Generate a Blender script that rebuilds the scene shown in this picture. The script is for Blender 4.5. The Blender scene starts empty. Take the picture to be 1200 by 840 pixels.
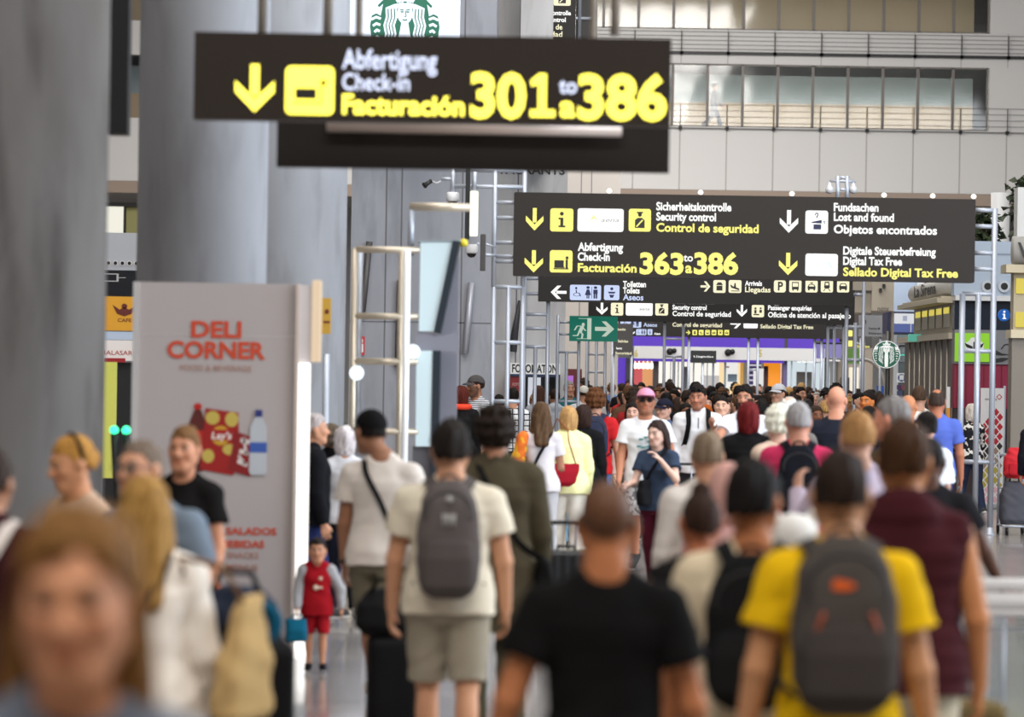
import bpy, bmesh, math, random
import numpy as np
from mathutils import Matrix, Vector
SC = bpy.context.scene
# ---------------------------------------------------------------- camera
FPX = 4500.0          # focal length in pixels of a 1200-wide frame (a 135 mm lens)
CAM_Z = 1.95
ROLL = math.radians(0.9)
HOR = 443.0           # image row of the horizon at mid frame
cam_d = bpy.data.cameras.new('camera'); cam = bpy.data.objects.new('camera', cam_d)
SC.collection.objects.link(cam); SC.camera = cam
cam_d.sensor_width = 36.0; cam_d.lens = 36.0 * FPX / 1200.0
cam_d.shift_y = (HOR - 420.0) / 1200.0
cam_d.clip_start = 0.2; cam_d.clip_end = 500
CAM_R = Matrix.Rotation(math.pi / 2, 3, 'X') @ Matrix.Rotation(ROLL, 3, 'Z')
cam.matrix_world = Matrix.Translation((0, 0, CAM_Z)) @ CAM_R.to_4x4()
cam_d.dof.use_dof = True; cam_d.dof.focus_distance = 64.0
cam_d.dof.aperture_fstop = cam_d.lens / 1000.0 / 0.048
cam_d.dof.aperture_blades = 0
# ---------------------------------------------------------------- light
SC.view_settings.view_transform = 'Standard'; SC.view_settings.look = 'None'
SC.view_settings.gamma = 1.0; SC.view_settings.use_curve_mapping = False
SC.view_settings.exposure = -0.2
SC.render.engine = 'CYCLES'
SC.cycles.use_denoising = True
SC.cycles.max_bounces = 6; SC.cycles.diffuse_bounces = 3; SC.cycles.glossy_bounces = 3
SC.cycles.transparent_max_bounces = 8; SC.cycles.caustics_reflective = False; SC.cycles.caustics_refractive = False
SC.cycles.sample_clamp_indirect = 4.0
world = bpy.data.worlds.new('world'); SC.world = world; world.use_nodes = True
world.node_tree.nodes['Background'].inputs[0].default_value = (0.80, 0.86, 1.0, 1)
world.node_tree.nodes['Background'].inputs[1].default_value = 0.13

def area_light(name, loc, target, sx, sy, power, color=(1, 1, 1)):
    l = bpy.data.lights.new(name, 'AREA'); l.shape = 'RECTANGLE'; l.size = sx; l.size_y = sy
    l.energy = power; l.color = color
    o = bpy.data.objects.new(name, l); SC.collection.objects.link(o)
    o.location = loc
    o.rotation_euler = (Vector(target) - Vector(loc)).to_track_quat('-Z', 'Y').to_euler()
    return o
# rows of ceiling luminaires down the hall (16 m up), weaker at this end
for i, (y, e, t) in enumerate(((2, 3600, 6), (20, 2000, 10), (34, 3400, 14), (48, 2650, 12), (64, 2350, 6), (82, 3000, 0), (100, 4000, 3), (122, 4600, 4))):
    area_light('ceiling_luminaire', (1.0, y, 16.2), (1.0, y + t, 0), 16, 6, e * 1.0, (1.0, 0.965, 0.92))
# the glazed side of the hall, right of the frame: cool daylight coming in low
area_light('side_daylight', (18.0, 26, 8.0), (-6, 30, 4.0), 30, 10, 8800, (0.80, 0.90, 1.0))
area_light('far_daylight', (14.0, 96, 11.0), (0, 122, 6.0), 22, 8, 3500, (0.93, 0.96, 1.0))

def P(px, py, d):
    """world point seen at pixel (px, py) of the 1200x840 frame, d metres ahead"""
    v = CAM_R @ Vector(((px - 600.0) / FPX * d, -(py - HOR) / FPX * d, -d))
    return Vector((v.x, v.y, v.z + CAM_Z))
# ---------------------------------------------------------------- materials
def lin(c):
    return tuple(((v / 255.0) / 12.92 if v / 255.0 <= 0.04045 else ((v / 255.0 + 0.055) / 1.055) ** 2.4) for v in c)
MATS = {}
def new_mat(name):
    m = bpy.data.materials.new(name); m.use_nodes = True
    nt = m.node_tree; b = nt.nodes['Principled BSDF']
    return m, nt, b
def plain(col, rough=0.5, metal=0.0, spec=0.5, coat=0.0):
    k = ('p', col, rough, metal, spec, coat)
    if k in MATS: return MATS[k]
    m, nt, b = new_mat('plain')
    b.inputs['Base Color'].default_value = (*lin(col), 1); b.inputs['Roughness'].default_value = rough
    b.inputs['Metallic'].default_value = metal; b.inputs['Specular IOR Level'].default_value = spec
    b.inputs['Coat Weight'].default_value = coat
    MATS[k] = m; return m
def noisy(col, col2, scale=8.0, rough=0.6, bump=0.0, stretch=(1, 1, 1), metal=0.0, detail=4.0, spec=0.4, lo=0.35, hi=0.65):
    k = ('n', col, col2, scale, rough, bump, stretch, metal, lo, hi)
    if k in MATS: return MATS[k]
    m, nt, b = new_mat('noisy')
    tc = nt.nodes.new('ShaderNodeTexCoord'); mp = nt.nodes.new('ShaderNodeMapping')
    mp.inputs['Scale'].default_value = stretch
    n = nt.nodes.new('ShaderNodeTexNoise'); n.inputs['Scale'].default_value = scale; n.inputs['Detail'].default_value = detail
    r = nt.nodes.new('ShaderNodeValToRGB')
    r.color_ramp.elements[0].position = lo; r.color_ramp.elements[1].position = hi
    r.color_ramp.elements[0].color = (*lin(col), 1); r.color_ramp.elements[1].color = (*lin(col2), 1)
    L = nt.links.new
    L(tc.outputs['Object'], mp.inputs['Vector']); L(mp.outputs['Vector'], n.inputs['Vector'])
    L(n.outputs['Fac'], r.inputs['Fac']); L(r.outputs['Color'], b.inputs['Base Color'])
    b.inputs['Roughness'].default_value = rough; b.inputs['Metallic'].default_value = metal
    b.inputs['Specular IOR Level'].default_value = spec
    if bump:
        bp = nt.nodes.new('ShaderNodeBump'); bp.inputs['Strength'].default_value = bump; bp.inputs['Distance'].default_value = 0.01
        L(n.outputs['Fac'], bp.inputs['Height']); L(bp.outputs['Normal'], b.inputs['Normal'])
    MATS[k] = m; return m
def glow(col, strength, base=None):
    k = ('g', col, strength)
    if k in MATS: return MATS[k]
    m, nt, b = new_mat('glow')
    b.inputs['Base Color'].default_value = (*lin(base or (40, 40, 40)), 1)
    b.inputs['Emission Color'].default_value = (*lin(col), 1); b.inputs['Emission Strength'].default_value = strength
    b.inputs['Roughness'].default_value = 0.4
    MATS[k] = m; return m
def glass(tint=(225, 235, 235), rough=0.03, mix=0.25):
    k = ('gl', tint, rough, mix)
    if k in MATS: return MATS[k]
    m, nt, b = new_mat('glass')
    t = nt.nodes.new('ShaderNodeBsdfTransparent'); t.inputs[0].default_value = (*lin(tint), 1)
    g = nt.nodes.new('ShaderNodeBsdfGlossy'); g.inputs['Roughness'].default_value = rough
    x = nt.nodes.new('ShaderNodeMixShader'); x.inputs[0].default_value = mix
    nt.links.new(t.outputs[0], x.inputs[1]); nt.links.new(g.outputs[0], x.inputs[2])
    nt.links.new(x.outputs[0], nt.nodes['Material Output'].inputs['Surface'])
    MATS[k] = m; return m
def cloth(col, weave=True):
    k = ('c', col)
    if k in MATS: return MATS[k]
    m, nt, b = new_mat('fabric')
    L = nt.links.new
    tc = nt.nodes.new('ShaderNodeTexCoord')
    n = nt.nodes.new('ShaderNodeTexNoise'); n.inputs['Scale'].default_value = 6.0; n.inputs['Detail'].default_value = 5.0
    hs = nt.nodes.new('ShaderNodeHueSaturation'); hs.inputs['Color'].default_value = (*lin(col), 1)
    mr = nt.nodes.new('ShaderNodeMapRange'); mr.inputs['To Min'].default_value = 0.86; mr.inputs['To Max'].default_value = 1.12
    L(tc.outputs['Object'], n.inputs['Vector']); L(n.outputs['Fac'], mr.inputs['Value']); L(mr.outputs['Result'], hs.inputs['Value'])
    L(hs.outputs['Color'], b.inputs['Base Color'])
    w = nt.nodes.new('ShaderNodeTexNoise'); w.inputs['Scale'].default_value = 260.0
    bp = nt.nodes.new('ShaderNodeBump'); bp.inputs['Strength'].default_value = 0.15; bp.inputs['Distance'].default_value = 0.002
    L(tc.outputs['Object'], w.inputs['Vector']); L(w.outputs['Fac'], bp.inputs['Height']); L(bp.outputs['Normal'], b.inputs['Normal'])
    b.inputs['Roughness'].default_value = 0.9; b.inputs['Specular IOR Level'].default_value = 0.1
    MATS[k] = m; return m
def patterned(kind, c1, c2, scale):
    """woven patterns: 'stripe' (hoops), 'check' (window-pane), 'blotch' (print)"""
    k = ('pt', kind, c1, c2, scale)
    if k in MATS: return MATS[k]
    m, nt, b = new_mat('patterned_fabric'); L = nt.links.new
    tc = nt.nodes.new('ShaderNodeTexCoord')
    mx = nt.nodes.new('ShaderNodeMix'); mx.data_type = 'RGBA'
    mx.inputs[6].default_value = (*lin(c1), 1); mx.inputs[7].default_value = (*lin(c2), 1)
    if kind == 'blotch':
        n = nt.nodes.new('ShaderNodeTexNoise'); n.inputs['Scale'].default_value = scale; n.inputs['Detail'].default_value = 1.0
        g = nt.nodes.new('ShaderNodeMath'); g.operation = 'GREATER_THAN'; g.inputs[1].default_value = 0.52
        L(tc.outputs['Object'], n.inputs['Vector']); L(n.outputs['Fac'], g.inputs[0]); fac = g.outputs[0]
    else:
        sp = nt.nodes.new('ShaderNodeSeparateXYZ'); L(tc.outputs['Object'], sp.inputs[0])
        outs = []
        for ax, w in ((('Z', 0.5),) if kind == 'stripe' else (('Z', 0.2), ('X', 0.2))):
            a = nt.nodes.new('ShaderNodeMath'); a.operation = 'MULTIPLY'; a.inputs[1].default_value = scale
            f = nt.nodes.new('ShaderNodeMath'); f.operation = 'FRACT'
            g = nt.nodes.new('ShaderNodeMath'); g.operation = 'LESS_THAN'; g.inputs[1].default_value = w
            L(sp.outputs[ax], a.inputs[0]); L(a.outputs[0], f.inputs[0]); L(f.outputs[0], g.inputs[0]); outs.append(g.outputs[0])
        fac = outs[0]
        if len(outs) == 2:
            h = nt.nodes.new('ShaderNodeMath'); h.operation = 'MAXIMUM'; L(outs[0], h.inputs[0]); L(outs[1], h.inputs[1]); fac = h.outputs[0]
    L(fac, mx.inputs[0]); L(mx.outputs[2], b.inputs['Base Color'])
    b.inputs['Roughness'].default_value = 0.85; b.inputs['Specular IOR Level'].default_value = 0.2
    MATS[k] = m; return m
def hair_mat(col):
    k = ('h', col)
    if k in MATS: return MATS[k]
    m, nt, b = new_mat('hair'); L = nt.links.new
    tc = nt.nodes.new('ShaderNodeTexCoord'); mp = nt.nodes.new('ShaderNodeMapping'); mp.inputs['Scale'].default_value = (60, 60, 5)
    n = nt.nodes.new('ShaderNodeTexNoise'); n.inputs['Scale'].default_value = 1.6; n.inputs['Detail'].default_value = 3.0
    r = nt.nodes.new('ShaderNodeValToRGB')
    c = lin(col)
    r.color_ramp.elements[0].color = (c[0] * .6, c[1] * .57, c[2] * .52, 1); r.color_ramp.elements[1].color = (*[min(1, v * 1.3) for v in c], 1)
    r.color_ramp.elements[0].position = .3; r.color_ramp.elements[1].position = .7
    bp = nt.nodes.new('ShaderNodeBump'); bp.inputs['Strength'].default_value = 0.5; bp.inputs['Distance'].default_value = 0.004
    L(tc.outputs['Object'], mp.inputs['Vector']); L(mp.outputs['Vector'], n.inputs['Vector']); L(n.outputs['Fac'], r.inputs['Fac'])
    L(r.outputs['Color'], b.inputs['Base Color']); L(n.outputs['Fac'], bp.inputs['Height']); L(bp.outputs['Normal'], b.inputs['Normal'])
    b.inputs['Roughness'].default_value = 0.7; b.inputs['Specular IOR Level'].default_value = 0.15
    MATS[k] = m; return m
def skin_mat():
    if 'skin' in MATS: return MATS['skin']
    m, nt, b = new_mat('skin')
    a = nt.nodes.new('ShaderNodeVertexColor'); a.layer_name = 'Col'
    nt.links.new(a.outputs['Color'], b.inputs['Base Color'])
    b.inputs['Roughness'].default_value = 0.55; b.inputs['Specular IOR Level'].default_value = 0.25
    MATS['skin'] = m; return m
STEEL = plain((176, 181, 192), 0.4, 0.35)
STEEL_WARM = plain((196, 186, 172), 0.4, 0.4)
DARK_METAL = plain((38, 36, 36), 0.45, 0.3)
BLACK = plain((16, 16, 17), 0.5)
SIGN_BROWN = plain((44, 34, 27), 0.5, 0, .3)
# ---------------------------------------------------------------- object helpers
def link(o, parent=None):
    SC.collection.objects.link(o)
    if parent is not None: o.parent = parent
    return o
def tag(o, label=None, cat=None, group=None, kind=None):
    if label: o['label'] = label
    if cat: o['category'] = cat
    if group: o['group'] = group
    if kind: o['kind'] = kind
    return o
def empty(name, loc=(0, 0, 0), rz=0.0, label=None, cat=None, group=None):
    o = bpy.data.objects.new(name, None); o.empty_display_size = 0.2; link(o)
    o.location = loc; o.rotation_euler = (0, 0, rz)
    return tag(o, label, cat, group)
def mesh_obj(name, verts, faces, mat, parent=None, smooth=False):
    me = bpy.data.meshes.new(name)
    me.from_pydata([tuple(v) for v in verts], [], faces); me.update()
    if smooth: me.polygons.foreach_set('use_smooth', [True] * len(me.polygons))
    if mat is not None: me.materials.append(mat)
    return link(bpy.data.objects.new(name, me), parent)
class MB:
    """collects shapes; build() links them as one mesh object"""
    def __init__(s): s.v = []; s.f = []; s.sm = []
    def add(s, vs, fs, smooth=False):
        n = len(s.v); s.v += [Vector(v) for v in vs]; s.f += [[i + n for i in f] for f in fs]; s.sm += [smooth] * len(fs); return s
    def box(s, a, b, bev=0.0):
        (x0, y0, z0), (x1, y1, z1) = [(min(p, q)) for p, q in zip(a, b)], [(max(p, q)) for p, q in zip(a, b)]
        if bev <= 0:
            vs = [(x, y, z) for z in (z0, z1) for y in (y0, y1) for x in (x0, x1)]
            return s.add(vs, [(0, 2, 3, 1), (4, 5, 7, 6), (0, 1, 5, 4), (2, 6, 7, 3), (0, 4, 6, 2), (1, 3, 7, 5)])
        bm = bmesh.new(); bmesh.ops.create_cube(bm, size=1.0)
        for v in bm.verts: v.co = Vector(((x0 + x1) / 2 + v.co.x * (x1 - x0), (y0 + y1) / 2 + v.co.y * (y1 - y0), (z0 + z1) / 2 + v.co.z * (z1 - z0)))
        bmesh.ops.bevel(bm, geom=list(bm.edges), offset=bev, segments=3, affect='EDGES', profile=0.5)
        bm.verts.index_update()
        s.add([v.co.copy() for v in bm.verts], [[v.index for v in f.verts] for f in bm.faces], False); bm.free(); return s
    def tube(s, pts, r, n=12, caps=True):
        pts = [Vector(p) for p in pts]; rs = r if isinstance(r, (list, tuple)) else [r] * len(pts)
        rings = []; up = None
        for i, p in enumerate(pts):
            t = (pts[min(i + 1, len(pts) - 1)] - pts[max(i - 1, 0)]).normalized()
            if up is None: up = Vector((0, 0, 1)) if abs(t.z) < .9 else Vector((1, 0, 0))
            a = (up - t * up.dot(t)).normalized(); b = t.cross(a); up = a
            rings.append([p + (a * math.cos(2 * math.pi * k / n) + b * math.sin(2 * math.pi * k / n)) * rs[i] for k in range(n)])
        vs = [v for rg in rings for v in rg]; fs = []
        for i in range(len(pts) - 1):
            for k in range(n):
                fs.append([i * n + k, i * n + (k + 1) % n, (i + 1) * n + (k + 1) % n, (i + 1) * n + k])
        if caps: fs.append(list(range(n))[::-1]); fs.append([(len(pts) - 1) * n + k for k in range(n)])
        return s.add(vs, fs, True)
    def ribbon(s, pts, w, t, core):
        """flat strap: rectangular section swept along pts, face turned away from the point core"""
        pts = [Vector(p) for p in pts]; core = Vector(core); vs = []; fs = []
        for i, p in enumerate(pts):
            tg = (pts[min(i + 1, len(pts) - 1)] - pts[max(i - 1, 0)]).normalized()
            nn = p - core; nn = (nn - tg * nn.dot(tg)).normalized(); bb = tg.cross(nn)
            vs += [p + bb * w / 2 + nn * t, p - bb * w / 2 + nn * t, p - bb * w / 2 - nn * t * .3, p + bb * w / 2 - nn * t * .3]
        for i in range(len(pts) - 1):
            for k in range(4): fs.append([i * 4 + k, i * 4 + (k + 1) % 4, i * 4 + 4 + (k + 1) % 4, i * 4 + 4 + k])
        m = (len(pts) - 1) * 4; fs += [[3, 2, 1, 0], [m, m + 1, m + 2, m + 3]]
        return s.add(vs, fs, False)
    def lathe(s, prof, c=(0, 0, 0), axis='Z', n=32):
        """prof: (radius, height) pairs turned about the axis through c"""
        c = Vector(c); vs = []; fs = []
        for r, h in prof:
            for k in range(n):
                a = 2 * math.pi * k / n; u, v = r * math.cos(a), r * math.sin(a)
                vs.append(c + (Vector((u, v, h)) if axis == 'Z' else Vector((u, h, v)) if axis == 'Y' else Vector((h, u, v))))
        for i in range(len(prof) - 1):
            for k in range(n): fs.append([i * n + k, i * n + (k + 1) % n, (i + 1) * n + (k + 1) % n, (i + 1) * n + k])
        fs.append(list(range(n))[::-1]); fs.append([(len(prof) - 1) * n + k for k in range(n)])
        return s.add(vs, fs, True)
    def prism(s, poly, fn, t0, t1):
        """polygon (u, v) pairs -> fn(u, v, t) extruded between t0 and t1"""
        n = len(poly)
        vs = [fn(u, v, t0) for u, v in poly] + [fn(u, v, t1) for u, v in poly]
        fs = [list(range(n)), list(range(2 * n - 1, n - 1, -1))] + [[(k + 1) % n, k, n + k, n + (k + 1) % n] for k in range(n)]
        return s.add(vs, fs)
    def build(s, name, mat, parent=None, loc=None):
        off = Vector(loc) if loc is not None else Vector((0, 0, 0))
        o = mesh_obj(name, [v - off for v in s.v], s.f, mat, parent)
        o.data.polygons.foreach_set('use_smooth', s.sm)
        bm = bmesh.new(); bm.from_mesh(o.data); bmesh.ops.recalc_face_normals(bm, faces=bm.faces); bm.to_mesh(o.data); bm.free()
        if any(s.sm): 
            for e in o.data.edges: pass
        if loc is not None: o.location = off
        return o
def struct(o, kind='structure'):
    o['kind'] = kind; return o
# ---------------------------------------------------------------- implicit surfaces -> mesh
class Field:
    def __init__(s, lo, hi, h):
        s.h = h; s.lo = np.array(lo, float) - 2.5 * h
        s.n = np.ceil((np.array(hi, float) + 2.5 * h - s.lo) / h).astype(int) + 1
        s.F = np.full(s.n, 9.0, np.float32)
        s.ax = [(s.lo[i] + h * np.arange(s.n[i])).astype(np.float32) for i in range(3)]
    def sl(s, lo, hi, pad):
        a = np.clip(np.floor((np.array(lo) - pad - s.lo) / s.h).astype(int), 0, s.n - 1)
        b = np.clip(np.ceil((np.array(hi) + pad - s.lo) / s.h).astype(int) + 1, 1, s.n)
        return tuple(slice(p, q) for p, q in zip(a, b))
    def pts(s, S):
        return s.ax[0][S[0]][:, None, None], s.ax[1][S[1]][None, :, None], s.ax[2][S[2]][None, None, :]
    def add(s, prim, k=0.0, op='u'):
        f, lo, hi = prim
        S = s.sl(lo, hi, 3 * s.h + 1.0 * k)
        if any(q.stop - q.start < 2 for q in S): return
        A = s.F[S]; d = f(*s.pts(S))
        if op == 'u':
            if k > 0:
                hh = np.maximum(k - np.abs(A - d), 0) / k; s.F[S] = np.minimum(A, d) - hh * hh * k * .25
            else: s.F[S] = np.minimum(A, d)
        elif op == 's':
            if k > 0:
                hh = np.maximum(k - np.abs(A + d), 0) / k; s.F[S] = np.maximum(A, -d) + hh * hh * k * .25
            else: s.F[S] = np.maximum(A, -d)
    def cut(s, f):           # keep where f <= 0
        X, Y, Z = s.ax[0][:, None, None], s.ax[1][None, :, None], s.ax[2][None, None, :]
        s.F = np.maximum(s.F, f(X, Y, Z)).astype(np.float32)
    def disp(s, f):
        X, Y, Z = s.ax[0][:, None, None], s.ax[1][None, :, None], s.ax[2][None, None, :]
        s.F = (s.F + f(X, Y, Z)).astype(np.float32)
    def mesh(s):
        return surface_nets(s.F, s.lo, s.h)
def surface_nets(F, lo, h):
    I = F < 0
    c = np.zeros(np.array(F.shape) - 1, np.int8)
    for a in (0, 1):
        for b in (0, 1):
            for d in (0, 1):
                c += I[a:F.shape[0] - 1 + a, b:F.shape[1] - 1 + b, d:F.shape[2] - 1 + d]
    act = (c > 0) & (c < 8); ijk = np.argwhere(act)
    if len(ijk) == 0: return np.zeros((0, 3)), np.zeros((0, 4), int)
    idx = np.full(act.shape, -1, np.int64); idx[act] = np.arange(len(ijk))
    acc = np.zeros((len(ijk), 3)); cnt = np.zeros(len(ijk))
    cor = np.array([(a, b, d) for a in (0, 1) for b in (0, 1) for d in (0, 1)])
    V = [F[ijk[:, 0] + q[0], ijk[:, 1] + q[1], ijk[:, 2] + q[2]].astype(float) for q in cor]
    for p in range(8):
        for q in range(p + 1, 8):
            if np.abs(cor[p] - cor[q]).sum() != 1: continue
            m = (V[p] < 0) != (V[q] < 0)
            t = V[p][m] / (V[p][m] - V[q][m])
            acc[m] += cor[p] + t[:, None] * (cor[q] - cor[p]); cnt[m] += 1
    verts = lo + (ijk + acc / cnt[:, None]) * h
    faces = []
    for ax in range(3):
        u, v = (ax + 1) % 3, (ax + 2) % 3
        s0 = [slice(None)] * 3; s1 = [slice(None)] * 3; s0[ax] = slice(0, -1); s1[ax] = slice(1, None)
        A, B = I[tuple(s0)], I[tuple(s1)]
        e = np.argwhere(A != B)
        e = e[(e[:, u] > 0) & (e[:, v] > 0) & (e[:, u] < F.shape[u] - 1) & (e[:, v] < F.shape[v] - 1)]
        if len(e) == 0: continue
        ins = A[e[:, 0], e[:, 1], e[:, 2]]
        q = []
        for du, dv in ((-1, -1), (0, -1), (0, 0), (-1, 0)):
            w = e.copy(); w[:, u] += du; w[:, v] += dv
            q.append(idx[w[:, 0], w[:, 1], w[:, 2]])
        q = np.stack(q, 1); q[~ins] = q[~ins][:, ::-1]
        q = q[(q >= 0).all(1)]
        faces.append(q)
    return verts, np.concatenate(faces)
def np_mesh(name, verts, faces, col=None):
    me = bpy.data.meshes.new(name)
    n, m = len(verts), len(faces)
    me.vertices.add(n); me.vertices.foreach_set('co', np.asarray(verts, np.float32).ravel())
    me.loops.add(m * 4); me.loops.foreach_set('vertex_index', np.asarray(faces, np.int32).ravel())
    me.polygons.add(m); me.polygons.foreach_set('loop_start', np.arange(0, m * 4, 4, dtype=np.int32))
    try: me.polygons.foreach_set('loop_total', np.full(m, 4, np.int32))
    except Exception: pass
    me.update(calc_edges=True); me.polygons.foreach_set('use_smooth', np.ones(m, bool))
    if col is not None:
        a = me.color_attributes.new('Col', 'FLOAT_COLOR', 'POINT')
        a.data.foreach_set('color', np.concatenate([col, np.ones((n, 1))], 1).astype(np.float32).ravel())
    return me
def rcone(a, b, ra, rb):
    a = np.array(a, np.float32); b = np.array(b, np.float32); ab = b - a; L2 = max(float(ab @ ab), 1e-9)
    def f(X, Y, Z):
        x, y, z = X - a[0], Y - a[1], Z - a[2]
        t = np.clip((x * ab[0] + y * ab[1] + z * ab[2]) / L2, 0, 1)
        return np.sqrt((x - t * ab[0]) ** 2 + (y - t * ab[1]) ** 2 + (z - t * ab[2]) ** 2) - (ra + (rb - ra) * t)
    return f, np.minimum(a - ra, b - rb), np.maximum(a + ra, b + rb)
def flatcone(a, b, ra, rb, plane_at_b=True):
    """cone with a flat end at b (a sleeve or a trouser leg)"""
    f0, lo, hi = rcone(a, b, ra, rb)
    a = np.array(a, float); b = np.array(b, float); t = (b - a) / np.linalg.norm(b - a)
    def f(X, Y, Z): return np.maximum(f0(X, Y, Z), (X - b[0]) * t[0] + (Y - b[1]) * t[1] + (Z - b[2]) * t[2])
    return f, lo, hi
I3 = np.eye(3)
def ell(c, r, R=I3):
    c = np.array(c, float); r = np.array(r, float); e = np.abs(R) @ r
    def f(X, Y, Z):
        x, y, z = X - c[0], Y - c[1], Z - c[2]
        q = [(R[0, i] * x + R[1, i] * y + R[2, i] * z) for i in range(3)]
        k0 = np.sqrt(sum((q[i] / r[i]) ** 2 for i in range(3))); k1 = np.sqrt(sum((q[i] / r[i] ** 2) ** 2 for i in range(3)))
        return k0 * (k0 - 1) / np.maximum(k1, 1e-6)
    return f, c - e, c + e
def loft(tab, o=(0, 0, 0), R=I3, n=2.3):
    """stack of rounded cross-sections along local z: rows (z, half-width, half-depth, y-offset)"""
    tab = np.array(tab, float); o = np.array(o, float); z0, z1 = tab[0, 0], tab[-1, 0]
    mx, my = tab[:, 1].max(), (tab[:, 2] + np.abs(tab[:, 3])).max()
    cs = np.array([R @ np.array((sx * mx, sy * my, z)) + o for sx in (-1, 1) for sy in (-1, 1) for z in (z0, z1)])
    def f(X, Y, Z):
        x, y, z = X - o[0], Y - o[1], Z - o[2]
        a = R[0, 0] * x + R[1, 0] * y + R[2, 0] * z; b = R[0, 1] * x + R[1, 1] * y + R[2, 1] * z; c = R[0, 2] * x + R[1, 2] * y + R[2, 2] * z
        wx = np.interp(c, tab[:, 0], tab[:, 1]); wy = np.interp(c, tab[:, 0], tab[:, 2]); cy = np.interp(c, tab[:, 0], tab[:, 3])
        d = ((np.abs(a / wx) ** n + np.abs((b - cy) / wy) ** n) ** (1 / n) - 1) * np.minimum(wx, wy)
        return np.maximum(d, np.maximum(z0 - c, c - z1))
    return f, cs.min(0), cs.max(0)
def solid(prims, h, name, mat, parent=None, noise=None, k=0.02):
    """free-form body: union of primitives -> one smooth mesh object"""
    lo = np.min([p[1] for p in prims], 0); hi = np.max([p[2] for p in prims], 0)
    F = Field(lo, hi, h)
    for p in prims: F.add(p, k)
    if noise: F.disp(noise)
    v, f = F.mesh(); me = np_mesh(name, v, f)
    if mat is not None: me.materials.append(mat)
    return link(bpy.data.objects.new(name, me), parent)
# ---------------------------------------------------------------- people
def rx(a): c, s = math.cos(a), math.sin(a); return np.array(((1, 0, 0), (0, c, -s), (0, s, c)))
def rz(a): c, s = math.cos(a), math.sin(a); return np.array(((c, -s, 0), (s, c, 0), (0, 0, 1)))
def nrm(v): v = np.array(v, float); return v / np.linalg.norm(v)
TORSO = {'m': [(.80, .125, .095, .01), (.86, .163, .115, .012), (.96, .168, .118, .008), (1.08, .152, .108, -.004), (1.18, .155, .110, -.006),
               (1.28, .172, .120, -.002), (1.335, .170, .112, .006), (1.395, .140, .088, .012), (1.455, .075, .066, .012), (1.53, .056, .056, .008)],
         'f': [(.80, .125, .098, .01), (.86, .172, .122, .016), (.95, .175, .120, .010), (1.08, .132, .098, -.002), (1.16, .130, .096, -.006),
               (1.26, .150, .122, -.016), (1.325, .148, .105, .004), (1.39, .122, .080, .012), (1.455, .064, .058, .012), (1.53, .048, .048, .008)]}
LEGS = {'stand': ((3, 3), (-2, 3)), 'walk': ((24, 8), (-16, 26)), 'walk2': ((-16, 26), (24, 8)), 'step': ((14, 8), (-9, 14)), 'step2': ((-9, 14), (14, 8)),
        'push': ((26, 34), (-18, 12)), 'wide': ((5, 4), (-4, 4))}
ARMS = {'hang': ((4, 9, 12), (4, 9, 12)), 'swing': ((-14, 10, 14), (20, 10, 22)), 'swing2': ((20, 10, 22), (-14, 10, 14)),
        'out': ((2, 19, 16), (2, 19, 16)), 'trolley': ((22, 8, 62), (22, 8, 62)), 'phone': ((30, 8, 105), (6, 10, 14))}
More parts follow.
